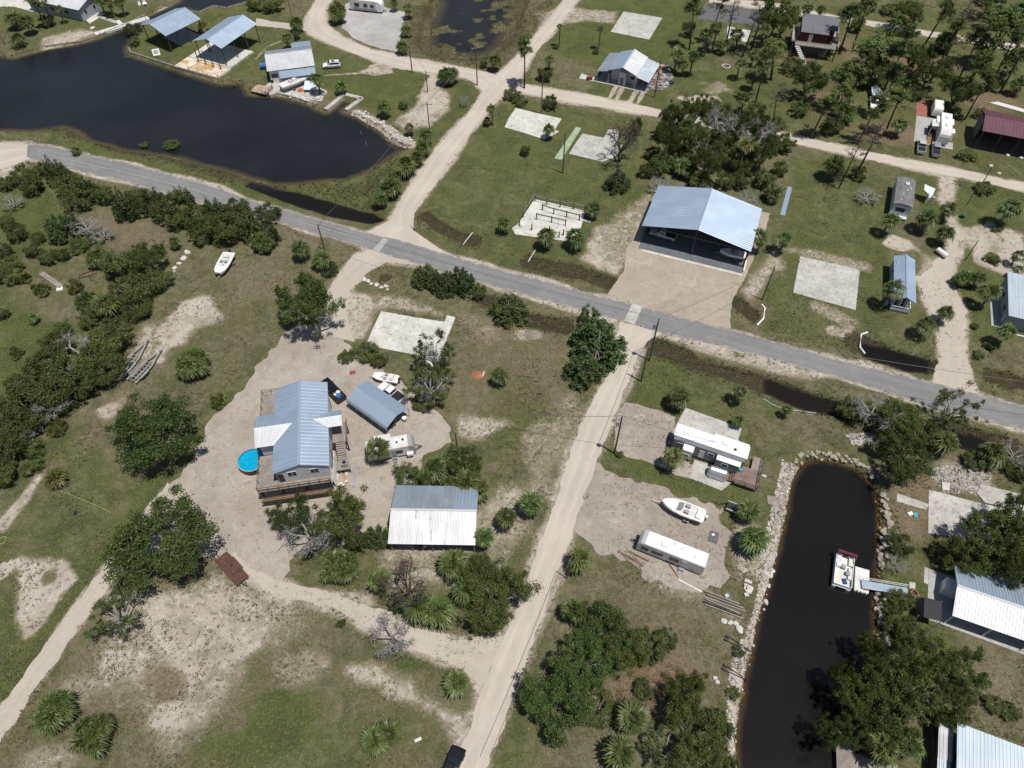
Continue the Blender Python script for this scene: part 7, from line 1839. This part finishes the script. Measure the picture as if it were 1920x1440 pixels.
# ------------------------------------------------------------------ rocks
def rock_mesh(seed, m):
    g = np.random.default_rng(seed); bm = bmesh.new(); bmesh.ops.create_icosphere(bm, subdivisions=2, radius=1.0)
    dirs = [Vector(d) for d in unit(g.normal(size=(9,3)))]; cut = g.uniform(.55,.9,9)
    for v in bm.verts:
        for d, c in zip(dirs, cut):
            k = v.co.dot(d)
            if k > c: v.co -= d*(k-c)*.9
        v.co.z *= .62
    me = bpy.data.meshes.new("rock"); bm.to_mesh(me); bm.free(); me.materials.append(m); return me
M_ROCK = mat("tan_rock", (.40,.36,.30), .95, 0, .2, 1.2, .3, 5, col2=(.22,.19,.15)); M_ROCKW = mat("white_rock", (.62,.60,.56), .95, 0, .15, 1.2, .3, 5, col2=(.42,.40,.37))
M_ROCKB = mat("algae_rock", (.17,.12,.065), .95, 0, .2, 1.2, .3, 5, col2=(.08,.055,.03))
RK = [rock_mesh(i, M_ROCK) for i in range(5)]; RW = [rock_mesh(20+i, M_ROCKW) for i in range(4)]
rr_ = random.Random(11)
def rock(x, y, s, label, group=None, ms=None, z=None, name='rock'):
    o = bpy.data.objects.new(name, rr_.choice(ms or RK)); COL.objects.link(o)
    o.location = (x, y, (ground_z(x, y) if z is None else z) + s*.25); o.scale = (s*rr_.uniform(.8,1.25), s*rr_.uniform(.75,1.1), s*rr_.uniform(.8,1.1)); o.rotation_euler.z = rr_.uniform(0,6.28)
    return tag(o, label, 'boulder', group)
def rocks_along(pts, n, width, s0, s1, label, group, ms=None, inset=0.0):
    P = W2(pts); L = np.r_[0, np.cumsum(np.hypot(*np.diff(P,axis=0).T))]
    for k in range(n):
        t = L[-1]*(k+rr_.random())/n; i = min(np.searchsorted(L, t, 'right')-1, len(P)-2); f = (t-L[i])/max(L[i+1]-L[i],.01); p = P[i]+(P[i+1]-P[i])*f
        d = (P[i+1]-P[i])/max(L[i+1]-L[i],.01); w = rr_.uniform(-.5,.5)*width+inset; rock(p[0]-d[1]*w, p[1]+d[0]*w, rr_.uniform(s0,s1), label, group, ms)
rocks_along([(1462,1000),(1470,960),(1478,910),(1490,878),(1512,858),(1546,856),(1582,862),(1614,876),(1640,898)], 110, 1.3, .22, .46, "pale boulder in the rock edging round the canal's head", "boulders round the canal's head", None, .35)
rocks_along([(1656,925),(1658,970),(1658,1010),(1652,1065)], 34, 1.1, .3, .6, "tan boulder on the canal's east bank above the gangway", "boulders on the canal's east bank", None, .2)
rocks_along([(1650,1110),(1648,1160),(1655,1215)], 16, 1.0, .25, .5, "brown boulder on the canal's east bank below the gangway", "boulders below the gangway", None, .1)
rocks_along([(1440,1060),(1432,1100),(1424,1140)], 16, 1.2, .25, .55, "white boulder on the canal's west bank by the timber pile", "boulders on the canal's west bank", RW, .5)
rocks_along([(585,190),(560,183),(535,178)], 16, 1.0, .3, .6, "pale rock on the bank below the lagoon house patio", "rocks below the lagoon patio", RW, -.2)
rocks_along([(590,186),(600,178),(612,172)], 10, 1.8, .35, .8, "white rock heaped beside the boat slip", "rocks beside the boat slip", RW)
rocks_along([(670,210),(692,224),(722,240),(745,262),(775,270)], 55, 2.2, .2, .5, "white rubble rock on the lagoon's east bank", "white rubble on the lagoon bank", RW, .6)
for u, v, s_, lab in ((832,0,0,0),):
    pass
for u, v, s_, lab in ((683,525,.55,"dark topped stone at the row's west end in the verge"),(690,528,.55,"white stone second in the verge row"),(696,533,.45,"white stone third in the verge row"),(706,535,.6,"grey stone in the middle of the verge row"),(715,540,.5,"pointed white stone in the verge row"),(724,537,.45,"stone at the row's east end by the culvert"),(727,543,.35,"small stone at the tip of the verge row")):
    rock(*G(u,v), s_, lab, None, RW)
for u, v, s_, lab in ((352,474,.8,"largest pale boulder at the top of the thicket's stone row"),(345,486,.75,"pale flat boulder second in the thicket's stone row"),(336,495,.55,"pale boulder in the middle of the thicket's stone row"),(328,503,.55,"tan boulder low in the thicket's stone row"),(326,510,.4,"tan stone at the foot of the thicket's stone row")):
    rock(*G(u,v), s_, lab, None, RW)
for u, v, s_, lab in ((1357,1165,.45,"flat white stone westernmost near the timber pile"),(1369,1168,.45,"white stone between two others near the timber pile"),(1379,1169,.4,"white stone close to the big round stone"),(1386,1180,.6,"big round white stone on the shell bank"),(1341,1271,.35,"white stone lying alone on the brown yard"),(1345,1279,.35,"white stone beside the lone yard stone"),(1265,1236,0,0)):
    if s_: rock(*G(u,v), s_, lab, None, RW)
rocks_along([(1100,1316),(1130,1322),(1150,1350),(1142,1366)], 12, 1.5, .2, .4, "whitish stone scattered by the roadside oak thicket", "stones by the oak thicket", RW)
for u, v, lab in ((1857,312,"large white rock on the grass in front of the barn"),(1872,326,"white rock by the palmetto on the barn's grass"),(1889,292,"white rock near the barn's dark front"),(1914,297,"white rock at the east edge before the barn")): rock(*G(u,v), .55, lab, None, RW)
rock(*G(174,54), .8, "pale boulder on the lagoon's far shore by the bulkhead", None, RW)
md = MB(); n_ = 18; rings = [[(r_*math.cos(2*math.pi*i/n_)*(1+.1*math.sin(3*i)), r_*.75*math.sin(2*math.pi*i/n_)*(1+.08*math.cos(2*i)), z_) for i in range(n_)] for r_, z_ in ((1.9,-.06),(1.4,.1),(.8,.24),(.2,.3))]; md.loft(rings)
q = md.build('gravel_mound', mat("mound_gravel", (.25,.21,.175), .95, 0, .2, 1.5, .4, 6), None, True); q.location = (*G(1000,628), 0); tag(q, "low grey gravel mound beside the ditch and the corner cedar", 'mound')

# shell gravel and canal rubble: too many bits to count
def pebbles(name, pts_in, n, s0, s1, m):
    P = W2(pts_in); lo, hi = P.min(0), P.max(0); g = np.random.default_rng(3); L = Leaves(); X = g.uniform(lo, hi, (n*3, 2)); d = sdf(X[:,0], X[:,1], P)
    X = X[d < 0][:n]; z = np.array([ground_z(*p) for p in X])+.04; c = np.c_[X, z]; s_ = g.uniform(s0, s1, (len(X),1))
    u_ = unit(g.normal(size=(len(X),3))*[1,1,.25])*s_; w_ = unit(np.cross(u_, g.normal(size=(len(X),3))*[.3,.3,1]))*s_*.7
    L.quads(c, u_, w_); me = L.mesh(name, m); o = bpy.data.objects.new(name, me); COL.objects.link(o); return tag(o, None, None, None, 'stuff')
M_SHELL = leaf_mat("shell_bits", (.27,.255,.23), (.56,.54,.50), (.2,.17,.13), 0, .9, .12)
pebbles('shell_gravel', SHELL + SHELL_OUT, 5200, .07, .2, M_SHELL)
M_WETBIT = leaf_mat("algae_bits", (.09,.055,.02), (.24,.14,.055), (.3,.25,.18), 0, .9, .12)
pebbles('canal_rubble', [(1385,1440),(1384,1380),(1392,1317),(1402,1255),(1420,1190),(1433,1130),(1448,1080),(1456,1080),(1442,1130),(1430,1190),(1413,1255),(1404,1317),(1398,1380),(1400,1440)], 1500, .08, .22, M_WETBIT)
pebbles('canal_rubble', [(1642,930),(1652,930),(1656,1010),(1651,1065),(1648,1117),(1646,1180),(1660,1240),(1650,1245),(1634,1180),(1638,1117),(1640,1065),(1644,1010)], 1100, .08, .25, M_WETBIT)
pebbles('shell_gravel', [(1735,880),(1800,870),(1860,895),(1830,925),(1770,925)], 700, .08, .22, M_SHELL)
pebbles('shell_gravel', [(1585,815),(1640,810),(1655,830),(1600,835)], 500, .08, .24, M_SHELL)

# ------------------------------------------------------------------ piles, pipes, trailers, yard things
def bar(name, label, cat, p, q_, w, hgt, m, z=0.02, group=None):
    a, b = G(*p), G(*q_); L = math.hypot(b[0]-a[0], b[1]-a[1]); o = MB().box(-L/2,-w/2,0,L/2,w/2,hgt).build(name, m); o.location = ((a[0]+b[0])/2,(a[1]+b[1])/2,z); o.rotation_euler.z = math.atan2(b[1]-a[1], b[0]-a[0]); return tag(o, label, cat, group)
for k in range(7):
    bar('timber', "long grey timber in the beam pile by the canal's west bank", 'timber', (1318+(k*7%5)*1.5,1107+k*4.4), (1386+(k*5%4)*4,1133+k*4.6), .17, .2, (WOOD_GREY, WOOD_DARK, WOOD_GREY, OFFWHITE)[k%4] if k != 3 else WOOD_GREY, .02+(k%3)*.08, "timbers piled by the canal")
for k, (p, q_) in enumerate((((1158,1034),(1205,1056)),((1176,1031),(1207,1060)),((1165,1039),(1206,1062)),((1172,1046),(1200,1068)),((1180,1035),(1216,1053)))):
    bar('plank', "brown plank in the loose pile beside the long camper's tow bar", 'plank', p, q_, .2, .1, (WOOD_BROWN, WOOD_GREY)[k % 2], .02+.03*k, "planks beside the long camper")
bar('pole_log', "dark pole leaning from the long camper toward the timber pile", 'pole', (1254,1057), (1271,1082), .16, .12, WOOD_BROWN); bar('white_board', "long white board in front of the timber pile", 'board', (1272,1087), (1315,1110), .22, .1, OFFWHITE)
lay = (((632,880),(622,913),WHITE,"white board in the building material beside the stilt house"),((637,878),(630,905),OFFWHITE,"shorter white board beside the orange board"),((643,879),(648,910),WOOD_ORANGE,"orange brown board lying beside the stilt house"),((666,874),(663,913),GALV,"long grey metal gutter lying apart from the boards"),((652,875),(645,882),WOOD_ORANGE,"short orange offcut beside the orange board"),((640,884),(652,890),OFFWHITE,"short pale board across the orange board"))
for p, q_, m, lab in lay: bar('board', lab, 'board', p, q_, .42 if m in (WOOD_ORANGE, GALV) else .3, .12, m)
for u, v, m, lab in ((640,908,WHITE,"white paint bucket by the boards"),(645,911,BLACK,"black bucket by the boards"),(636,911,ORANGE,"orange bucket by the boards"),(650,905,RED,"red bucket by the boards")):
    q = thing('bucket', lab, 'bucket', *G(u,v)); MB().tube((0,0,0),(0,0,.38),.17,.2,10).build('pail', m, q); MB().disc(0,0,.382,.2,10,.4).build('lid', OFFWHITE, q)
def pipe(name, label, pts, r, m, z=.12, cat='pipe'):
    P = [(*G(*q), z) for q in pts]; return tag(MB().chain(P, r, 8).build(name, m), label, cat)
pipe('culvert_pipe', "white bent pipe on the grass beside the gravel apron", [(1428,572),(1434,579),(1431,598),(1419,611)], .16, WHITE, .15); pipe('culvert_pipe', "white bracket shaped pipe at the east ditch's end", [(1626,624),(1614,628),(1612,652),(1621,664)], .16, WHITE, .15)
pipe('culvert_pipe', "thin pale pipe at the ditch end near the road junction", [(867,461),(886,437)], .1, OFFWHITE); pipe('culvert_pipe', "thin pale pipe in the grass below the ruined pilings", [(990,492),(1004,469)], .1, OFFWHITE); pipe('hose', "pale blue hose curving across the lawn by the ditch", [(1430,747),(1445,757),(1460,764),(1475,768),(1500,771),(1530,775)], .06, mat("hose_blue",(.38,.52,.55),.6), .07, 'hose')
pipe('yellow_pole', "bent yellow pole lying on the west lawn", [(110,921),(130,927),(160,940),(185,950),(208,962)], .06, mat("yellow_paint",(.26,.27,.09),.8), .1, 'pole'); q = bar('drain_cover', "black square cover on the west lawn", 'cover', (138,963), (145,962), .7, .05, BLACK); q = ring_mesh(.55,.62,0,.12,20).build('hoop', mat("yellow_paint2",(.36,.38,.06),.7)); q.location = (*G(4,1014),.02); tag(q, "yellow hoop on the lawn at the west edge", 'hoop')
bar('roof_sheet', "long pale blue metal sheet lying on the grass east of the thicket", 'sheet', (1481,351), (1467,404), .95, .06, R_BLUE)
q = thing('gas_tank', "white cylindrical gas tank beside the sandy drive", 'tank', *G(1763,479), heading((1755,473),(1772,486))); MB().tube((-1.1,0,.75),(1.1,0,.75),.48,.48,14).build('tank', WHITE, q); MB().tube((1.1,0,.75),(1.3,0,.75),.48,.2,14).build('end_cap', OFFWHITE, q); posts(q, [(-.7,0),(.7,0)], 0, .4, .18, STEEL, 'foot')
q = thing('dust_bin', "dark teal lidded bin on the grass by the sandy yard", 'bin', *G(1804,408)); MB().tube((0,0,0),(0,0,.8),.4,.46,12).build('barrel', mat("bin_teal",(.02,.08,.07),.6), q); MB().tube((0,0,.8),(0,0,.9),.5,.4,12).build('lid', mat("bin_teal_lid",(.03,.11,.10),.6), q)
q = ring_mesh(.85,1.15,0,.35,18).build('fire_ring', M_CONC); q.location = (*G(1361,126), 0); tag(q, "round concrete fire ring on the pine clearing's lawn", 'fire ring')
# rusty flat trailer
q = thing('flatbed_trailer', "rust brown flatbed trailer on the sand at the yard's lower edge", 'trailer', -39.3, 40.9, R(-43)); MB().box(-2.7,-1.0,.65,2.7,1.0,.75).build('bed', RUST, q); MB().box(-2.7,-.75,.5,2.9,-.6,.65).box(-2.7,.6,.5,2.9,.75,.65).build('chassis', RUST, q); axle(q, .2, .95, 2, .32); MB().tube((2.7,-.3,.55),(3.6,0,.5),.05).tube((2.7,.3,.55),(3.6,0,.5),.05).build('hitch', RUST, q); mb=MB(); [mb.obox(x_,y_,.755,.25,.2,.06,.3) for x_,y_ in ((-.3,.2),(.9,-.4))]; mb.build('rust_block', BLACK, q); MB().box(-1.4,1.0,.55,.9,1.2,.72).build('fender', RUST, q)
# grey boat trailers
def boat_trailer(label, x, y, rz, L):
    o = thing('boat_trailer', label, 'boat trailer', x, y, rz); e = L/2; w = 1.05
    MB().slab((-e,-w,.6),(.05*L,-w,.6),(.05*L,-w+.22,.6),(-e,-w+.22,.6),.2).slab((-e,w-.22,.6),(.05*L,w-.22,.6),(.05*L,w,.6),(-e,w,.6),.2).slab((.05*L,-w,.6),(e,-.12,.6),(e,.12,.6),(.05*L,-w+.24,.6),.2).slab((.05*L,w-.24,.6),(e,-.12,.62),(e,.12,.62),(.05*L,w,.62),.2).build('frame', WOODT, o)
    for x_ in np.linspace(-.46*L,.12*L,7): MB().box(x_-.06,-w+.2,.46,x_+.06,w-.2,.56).build('crossbar', GALV, o)
    for yy in (-.45,.45): MB().box(-.42*L,yy-.09,.62,.1*L,yy+.09,.72).build('bunk', WOODT, o)
    for x_ in (-.28,-.17):
        for sg in (-1,1): MB().tube((x_*L,sg*(w+.05),.33),(x_*L,sg*(w+.3),.33),.33,.33,14).build('wheel', RUBBER, o)
    for sg in (-1,1): MB().box(-.36*L,sg*(w+.18)-.14,.68,-.08*L,sg*(w+.18)+.14,.74).build('mudguard', GALV, o)
    MB().box(e-.1,-.16,.55,e+.5,.16,.75).tube((e+.1,0,.0),(e+.1,0,1.0),.05).build('coupling', GALV, o); return o
WOODT = mat("trailer_grey", (.36,.35,.34), .8, .1, .15, 1.0, 0, 6, col2=(.22,.215,.21))
boat_trailer("grey empty boat trailer nearer the thicket", -65.9, 79.3, R(73), 8.4); boat_trailer("grey empty boat trailer nearer the white sand", -63.1, 77.7, R(67), 7.2)
q = thing('utility_trailer', "small black utility trailer under the palm by the gravel lot", 'trailer', *G(1376,957), R(-25)); MB().box(-1.2,-.7,.5,1.2,.7,.58).build('bed', BLACK, q); mb=MB(); mb.box(-1.2,-.72,.58,1.2,-.66,.9).box(-1.2,.66,.58,1.2,.72,.9); mb.build('side_rail', WHITE, q); axle(q, 0, .85, 1, .3); hitch(q, -1.2, -2.2)
for u, v, lab in ((1374,1202,"black folded steel frame on the upper shell bank"),(1370,1257,"black folded steel frame on the lower shell bank")):
    q = thing('steel_frame', lab, 'frame', *G(u+12,v+8), heading((u,v),(u+38,v+20))); MB().tube((-1.8,-.35,.15),(1.6,0,.1),.05).tube((-1.8,.35,.15),(1.6,0,.1),.05).build('frame_tube', BLACK, q); MB().box(-1.9,-.4,.05,-1.5,-.1,.4).box(-1.9,.1,.05,-1.5,.4,.4).build('foot', BLACK, q)
for u, v, rz_, lab, w_, l_ in ((1402,1091,-.4,"white stone block nearest the palm on the west bank",1.0,.5),(1397,1101,1.3,"slim white block on the west bank",.9,.4),(1404,1106,1.0,"big white broken block on the west bank",1.1,.9),(1399,1116,.2,"low white block by the blue bag",.6,.5)):
    q = MB().obox(0,0,0,w_,l_,.3,rz_).build('concrete_block', M_CONCW); q.location = (*G(u,v),0); tag(q, lab, 'block')
q = bevel(MB().obox(0,0,0,.6,.5,.35,.5).build('plastic_bag', mat("pale_blue_bag",(.45,.55,.62),.6)), .1); q.location = (*G(1362,1118),0); tag(q, "pale blue plastic bag above the timber pile", 'bag')
q = thing('red_scrap', "red scrap frame on the grass behind the shed palms", 'scrap', *G(864,862), .3); MB().box(-.9,-.4,.02,.4,.3,.45).build('red_box', RED, q); MB().box(.5,-.2,.02,1.3,.5,.25).build('pink_panel', mat("pink_panel",(.45,.2,.18),.8), q)
q = MB().obox(0,0,0,1.0,.8,.05,.3).build('red_tarp', RED); q.location = (*G(661,699),.02); tag(q, "red cloth lying at the yard's upper edge", 'cloth')
q = thing('earth_heap', "orange earth heap with a white pipe in the brown clearing", 'earth heap', *G(896,703)); MB().loft([[(r_*math.cos(2*math.pi*i/14),r_*.7*math.sin(2*math.pi*i/14),z_) for i in range(14)] for r_, z_ in ((1.2,-.02),(.7,.2),(.2,.3))]).build('earth', mat("orange_earth",(.36,.15,.075),.95,0,.2), q); MB().tube((.8,-.3,.05),(1.1,.7,.1),.08).build('pipe', WHITE, q)
q = thing('red_cart', "small red cart on the little slab west of the lean-to house", 'cart', *G(1105,149), .2); MB().box(-.7,-.4,.4,.7,.4,.8).build('tray', RED, q); [MB().tube((x_,y_-.06,.25),(x_,y_+.06,.25),.25,.25,10).build('wheel', RUBBER, q) for x_ in (-.45,.45) for y_ in (-.42,.42)]
for dx_, dy_, lab in ((-.9,0,"white garden chair on the lawn by the upper channel, west of the white table"),(.2,1.0,"white garden chair on the lawn by the upper channel, behind the white table")):
    x_, y_ = G(268,10); q = thing('garden_chair', lab, 'chair', x_+dx_, y_+dy_, .3); MB().box(-.35,-.35,.0,.35,.35,.45).build('seat', WHITE, q); MB().box(-.35,.3,.46,.35,.4,1.0).build('backrest', WHITE, q)
x_, y_ = G(268,10); q = thing('garden_table', "low white garden table on the lawn by the upper channel", 'table', x_+.7, y_, .3); MB().box(-.6,-.5,.5,.6,.5,.56).build('tabletop', WHITE, q); posts(q, [(-.5,-.4),(.5,-.4),(-.5,.4),(.5,.4)], 0, .5, .05, WHITE, 'leg')
q = thing('float_ring', "orange red float on the lagoon house patio", 'float', *G(564,170)); MB().disc(0,0,.04,.8,14,.22).build('ring', ORANGE, q); MB().disc(0,0,.22,.3,10,.3).build('hub', RED, q)
q = thing('barrel', "dark barrel on the lagoon house patio", 'barrel', *G(511,155)); MB().tube((0,0,.04),(0,0,.9),.35,.35,12).build('drum', BLACK, q); MB().disc(0,0,.9,.36,12,.95).build('lid', GREYP, q)
# broken pier in the lagoon
q = thing('broken_pier', "broken grey pier beams standing in the lagoon's corner", 'pier', *G(745,268), 0); oo = G(745,268)
def L_(u, v): x, y = G(u, v); return (x-oo[0], y-oo[1])
mb = MB(); a, b = L_(723,262), L_(765,281); mb.tube((*a,.1),(*b,.1),.12).tube((*L_(742,264),.1),(*L_(768,274),.1),.1); mb.build('beam', WOOD_GREY, q); posts(q, [L_(*t) for t in ((723,262),(742,264),(765,281),(755,272))], -1.5, .9, .12, WOOD_GREY, 'piling', False)
for k, (u, v) in enumerate(((688,238),(699,240),(703,243),(708,245),(712,247),(676,248),(686,268))):
    o = MB().tube((0,0,-1.6),(.05,.05,.5),.1,.09,8).build('old_piling', WOOD_GREY); o.location = (*G(u,v), -.2); tag(o, "grey old piling sticking out of the lagoon near the rubble bank", 'piling', "old pilings in the lagoon")
q = thing('broken_boardwalk', "broken grey boardwalk on the wetland flat", 'boardwalk', *G(98,527), heading((76,512),(117,540))); boards(q, -3.4,-.5,3.2,.5,.3,WOOD_GREY,'y',.4); posts(q, [(-3,-.4),(-3,.4),(2.8,-.4),(2.8,.4)], 0, .28, .08, WOOD_DARK); o = MB().obox(0,0,0,1.1,.8,.3,.3).build('white_block', WHITE); o.location = (*G(113,543),.0); tag(o, "white block at the broken boardwalk's end", 'block')
q = thing('timber_cradle', "brown timber frame half hidden by the thicket", 'frame', *G(166,514), .5); MB().box(-1.6,-.7,0,1.6,-.55,.3).box(-1.6,.4,0,1.6,.55,.3).build('rail', WOOD_BROWN, q); MB().box(-1.75,-.7,0,-1.61,.55,.5).build('end_board', WOOD_BROWN, q)
bar('pale_log', "pale log lying in the west thicket belt", 'log', (115,745), (124,752), .3, .3, B_DEAD); bar('white_sheet', "white sheet half buried in the west thicket", 'sheet', (14,731), (26,733), .7, .08, WHITE)
bar('fallen_log', "grey fallen log on the yard east of the canal grove", 'log', (1846,1318), (1885,1334), .3, .3, B_DEAD)
for u, v, rz_, m, lab in ((1706,964,.3,WHITE,"white foam box by the canal's east bank"),(1716,967,1.2,TEALP,"teal and white cooler lid by the canal's east bank")):
    o = MB().obox(0,0,0,.75,.5,.25,rz_).build('cooler_box', m); o.location = (*G(u,v),0); tag(o, lab, 'box')
rock(*G(1432,893), .4, "lone round pale stone on the lawn by the wooden deck", None, RW)
rock(*G(785,1390), .0001, "x") if False else None
o = bar('flat_stone', "pale flat stone on the lawn above the parked black car", 'stone', (778,1390), (790,1384), .35, .08, OFFWHITE)
# heap of rubbish beside the lean-to house: jumble nobody could count
g = np.random.default_rng(9); hb = MB(); M_JUNK = leaf_mat("rubbish_bits", (.14,.13,.12), (.52,.50,.48), (.3,.08,.05), 0, .9, .10)
hx, hy = G(1240,155)
for k in range(330):
    a = g.uniform(0,6.28); r_ = math.sqrt(g.uniform(0,1)); u_, v_ = 1236+ r_*math.cos(a)*24 , 147 + r_*math.sin(a)*24 + (r_*math.cos(a))*-4
    x_, y_ = G(u_, v_); hb.obox(x_-hx, y_-hy, 0, *(g.uniform(.15,1.1,2)), g.uniform(.08,.6), g.uniform(0,3.1))
o = hb.build('rubbish_heap', M_JUNK); o.location = (hx, hy, 0); tag(o, None, None, None, 'stuff')
bar('blue_tarp', "blue tarpaulin at the rubbish heap's corner", 'tarpaulin', (1254,158), (1260,156), 1.2, .6, mat("navy_tarp",(.015,.03,.09),.7))

# ------------------------------------------------------------------ loose growth: weeds, tufts and marsh grass
from mathutils.bvhtree import BVHTree
bpy.context.view_layer.update()
def low_tree():
    """everything built on the ground, plants apart, as one search tree with the owner of each face"""
    VV, FF, own = [], [], []
    for o in S.objects:
        if o.type != 'MESH' or o.name.startswith('ground') or o.data.name.split('.')[0] in ('trunk', 'crown', 'rock') or o.get('kind') == 'stuff': continue
        if o.name.split('.')[0].endswith('_water'): continue
        mw = o.matrix_world; b = len(VV); VV += [mw @ v.co for v in o.data.vertices]
        for p_ in o.data.polygons: FF.append([b+i_ for i_ in p_.vertices]); own.append(o.name.split('.')[0])
    return BVHTree.FromPolygons(VV, FF), own
LOW, OWN = low_tree()
def open_ground(x, y):
    loc, nn, i, dist = LOW.ray_cast(Vector((x, y, 60)), Vector((0, 0, -1)))
    return 'ground' if i is None else OWN[i]
def tufts(name, n, cand, cover, on, h0, h1, m, seed, blades=5, spread=.5):
    """n tufts where cover(b, d, noise, x, y) gives a size and the surface seen from above is one of on"""
    g = np.random.default_rng(seed); u = g.uniform(-60, 1980, cand); v = g.uniform(-20, 1470, cand)
    a, b_ = (u-960)/FPX, (v-720)/FPX; t = CAM_H/(SP+b_*CP); X, Y = a*t, (CP-b_*SP)*t
    i = np.clip(np.searchsorted(xs, X), 0, len(xs)-1); j = np.clip(np.searchsorted(ys, Y), 0, len(ys)-1)
    k = cover(cov['b'][j,i], cov['d'][j,i], cov['g'][j,i], vnoise(X, Y, 4.0, 21), g.random(cand))
    P = []
    for q in np.nonzero((k > 0) & (GZ[j,i] > -.62))[0]:
        if len(P) >= n: break
        w_ = open_ground(X[q], Y[q])
        if w_ in on and not (w_ == 'gravel_yard' and g.random() < .72): P.append((X[q], Y[q], GZ[j[q], i[q]], k[q]))
    P = np.array(P); L = Leaves()
    for b in range(blades):
        a = g.uniform(0, 6.28, len(P)); hh = g.uniform(h0, h1, len(P))*P[:,3]
        base = P[:,:3] + np.c_[np.cos(a), np.sin(a), np.zeros(len(P))]*.06
        tip = base + np.c_[np.cos(a)*hh*spread*g.uniform(.5,1.5,len(P)), np.sin(a)*hh*spread, hh]
        L.kites(base, tip, np.c_[-np.sin(a), np.cos(a), np.zeros(len(P))]*(hh*.2)[:,None])
    o = bpy.data.objects.new(name, L.mesh(name, m)); COL.objects.link(o); return tag(o, None, None, None, 'stuff')
M_WEED = leaf_mat("weed_leaves", (.07,.066,.034), (.18,.155,.09), (.26,.22,.14), .15, .8, .15)
M_TUFT = leaf_mat("grass_blades", (.095,.105,.04), (.235,.20,.11), (.32,.27,.17), .25, .8, .15)
M_REED = leaf_mat("marsh_blades", (.06,.066,.026), (.15,.135,.062), (.17,.10,.055), .25, .8, .15)
tufts('weeds', 13000, 80000, lambda b,d,gg,nz,r: np.where((b > .35) & (r < .2+.7*(nz > .5)), .8, 0), ('ground',), .12, .36, M_WEED, 41, 6, .9)
tufts('lot_weeds', 2200, 90000, lambda b,d,gg,nz,r: np.where((r < .35*(nz > .5)), .8, 0), ('gravel_lot', 'gravel_yard', 'sand_drive', 'lower_gravel_drive'), .08, .24, M_WEED, 44, 6, .9)
tufts('grass_tufts', 26000, 70000, lambda b,d,gg,nz,r: np.where((b < .35) & (r < .2+.7*(nz > .5)), .8+.4*(nz > .7), 0), ('ground',), .12, .34, M_TUFT, 42, 4, .8)
tufts('marsh_grass', 9000, 120000, lambda b,d,gg,nz,r: np.where((d > .3) & (d < .72), .75, 0), ('ground',), .2, .62, M_REED, 43, 5, .5)
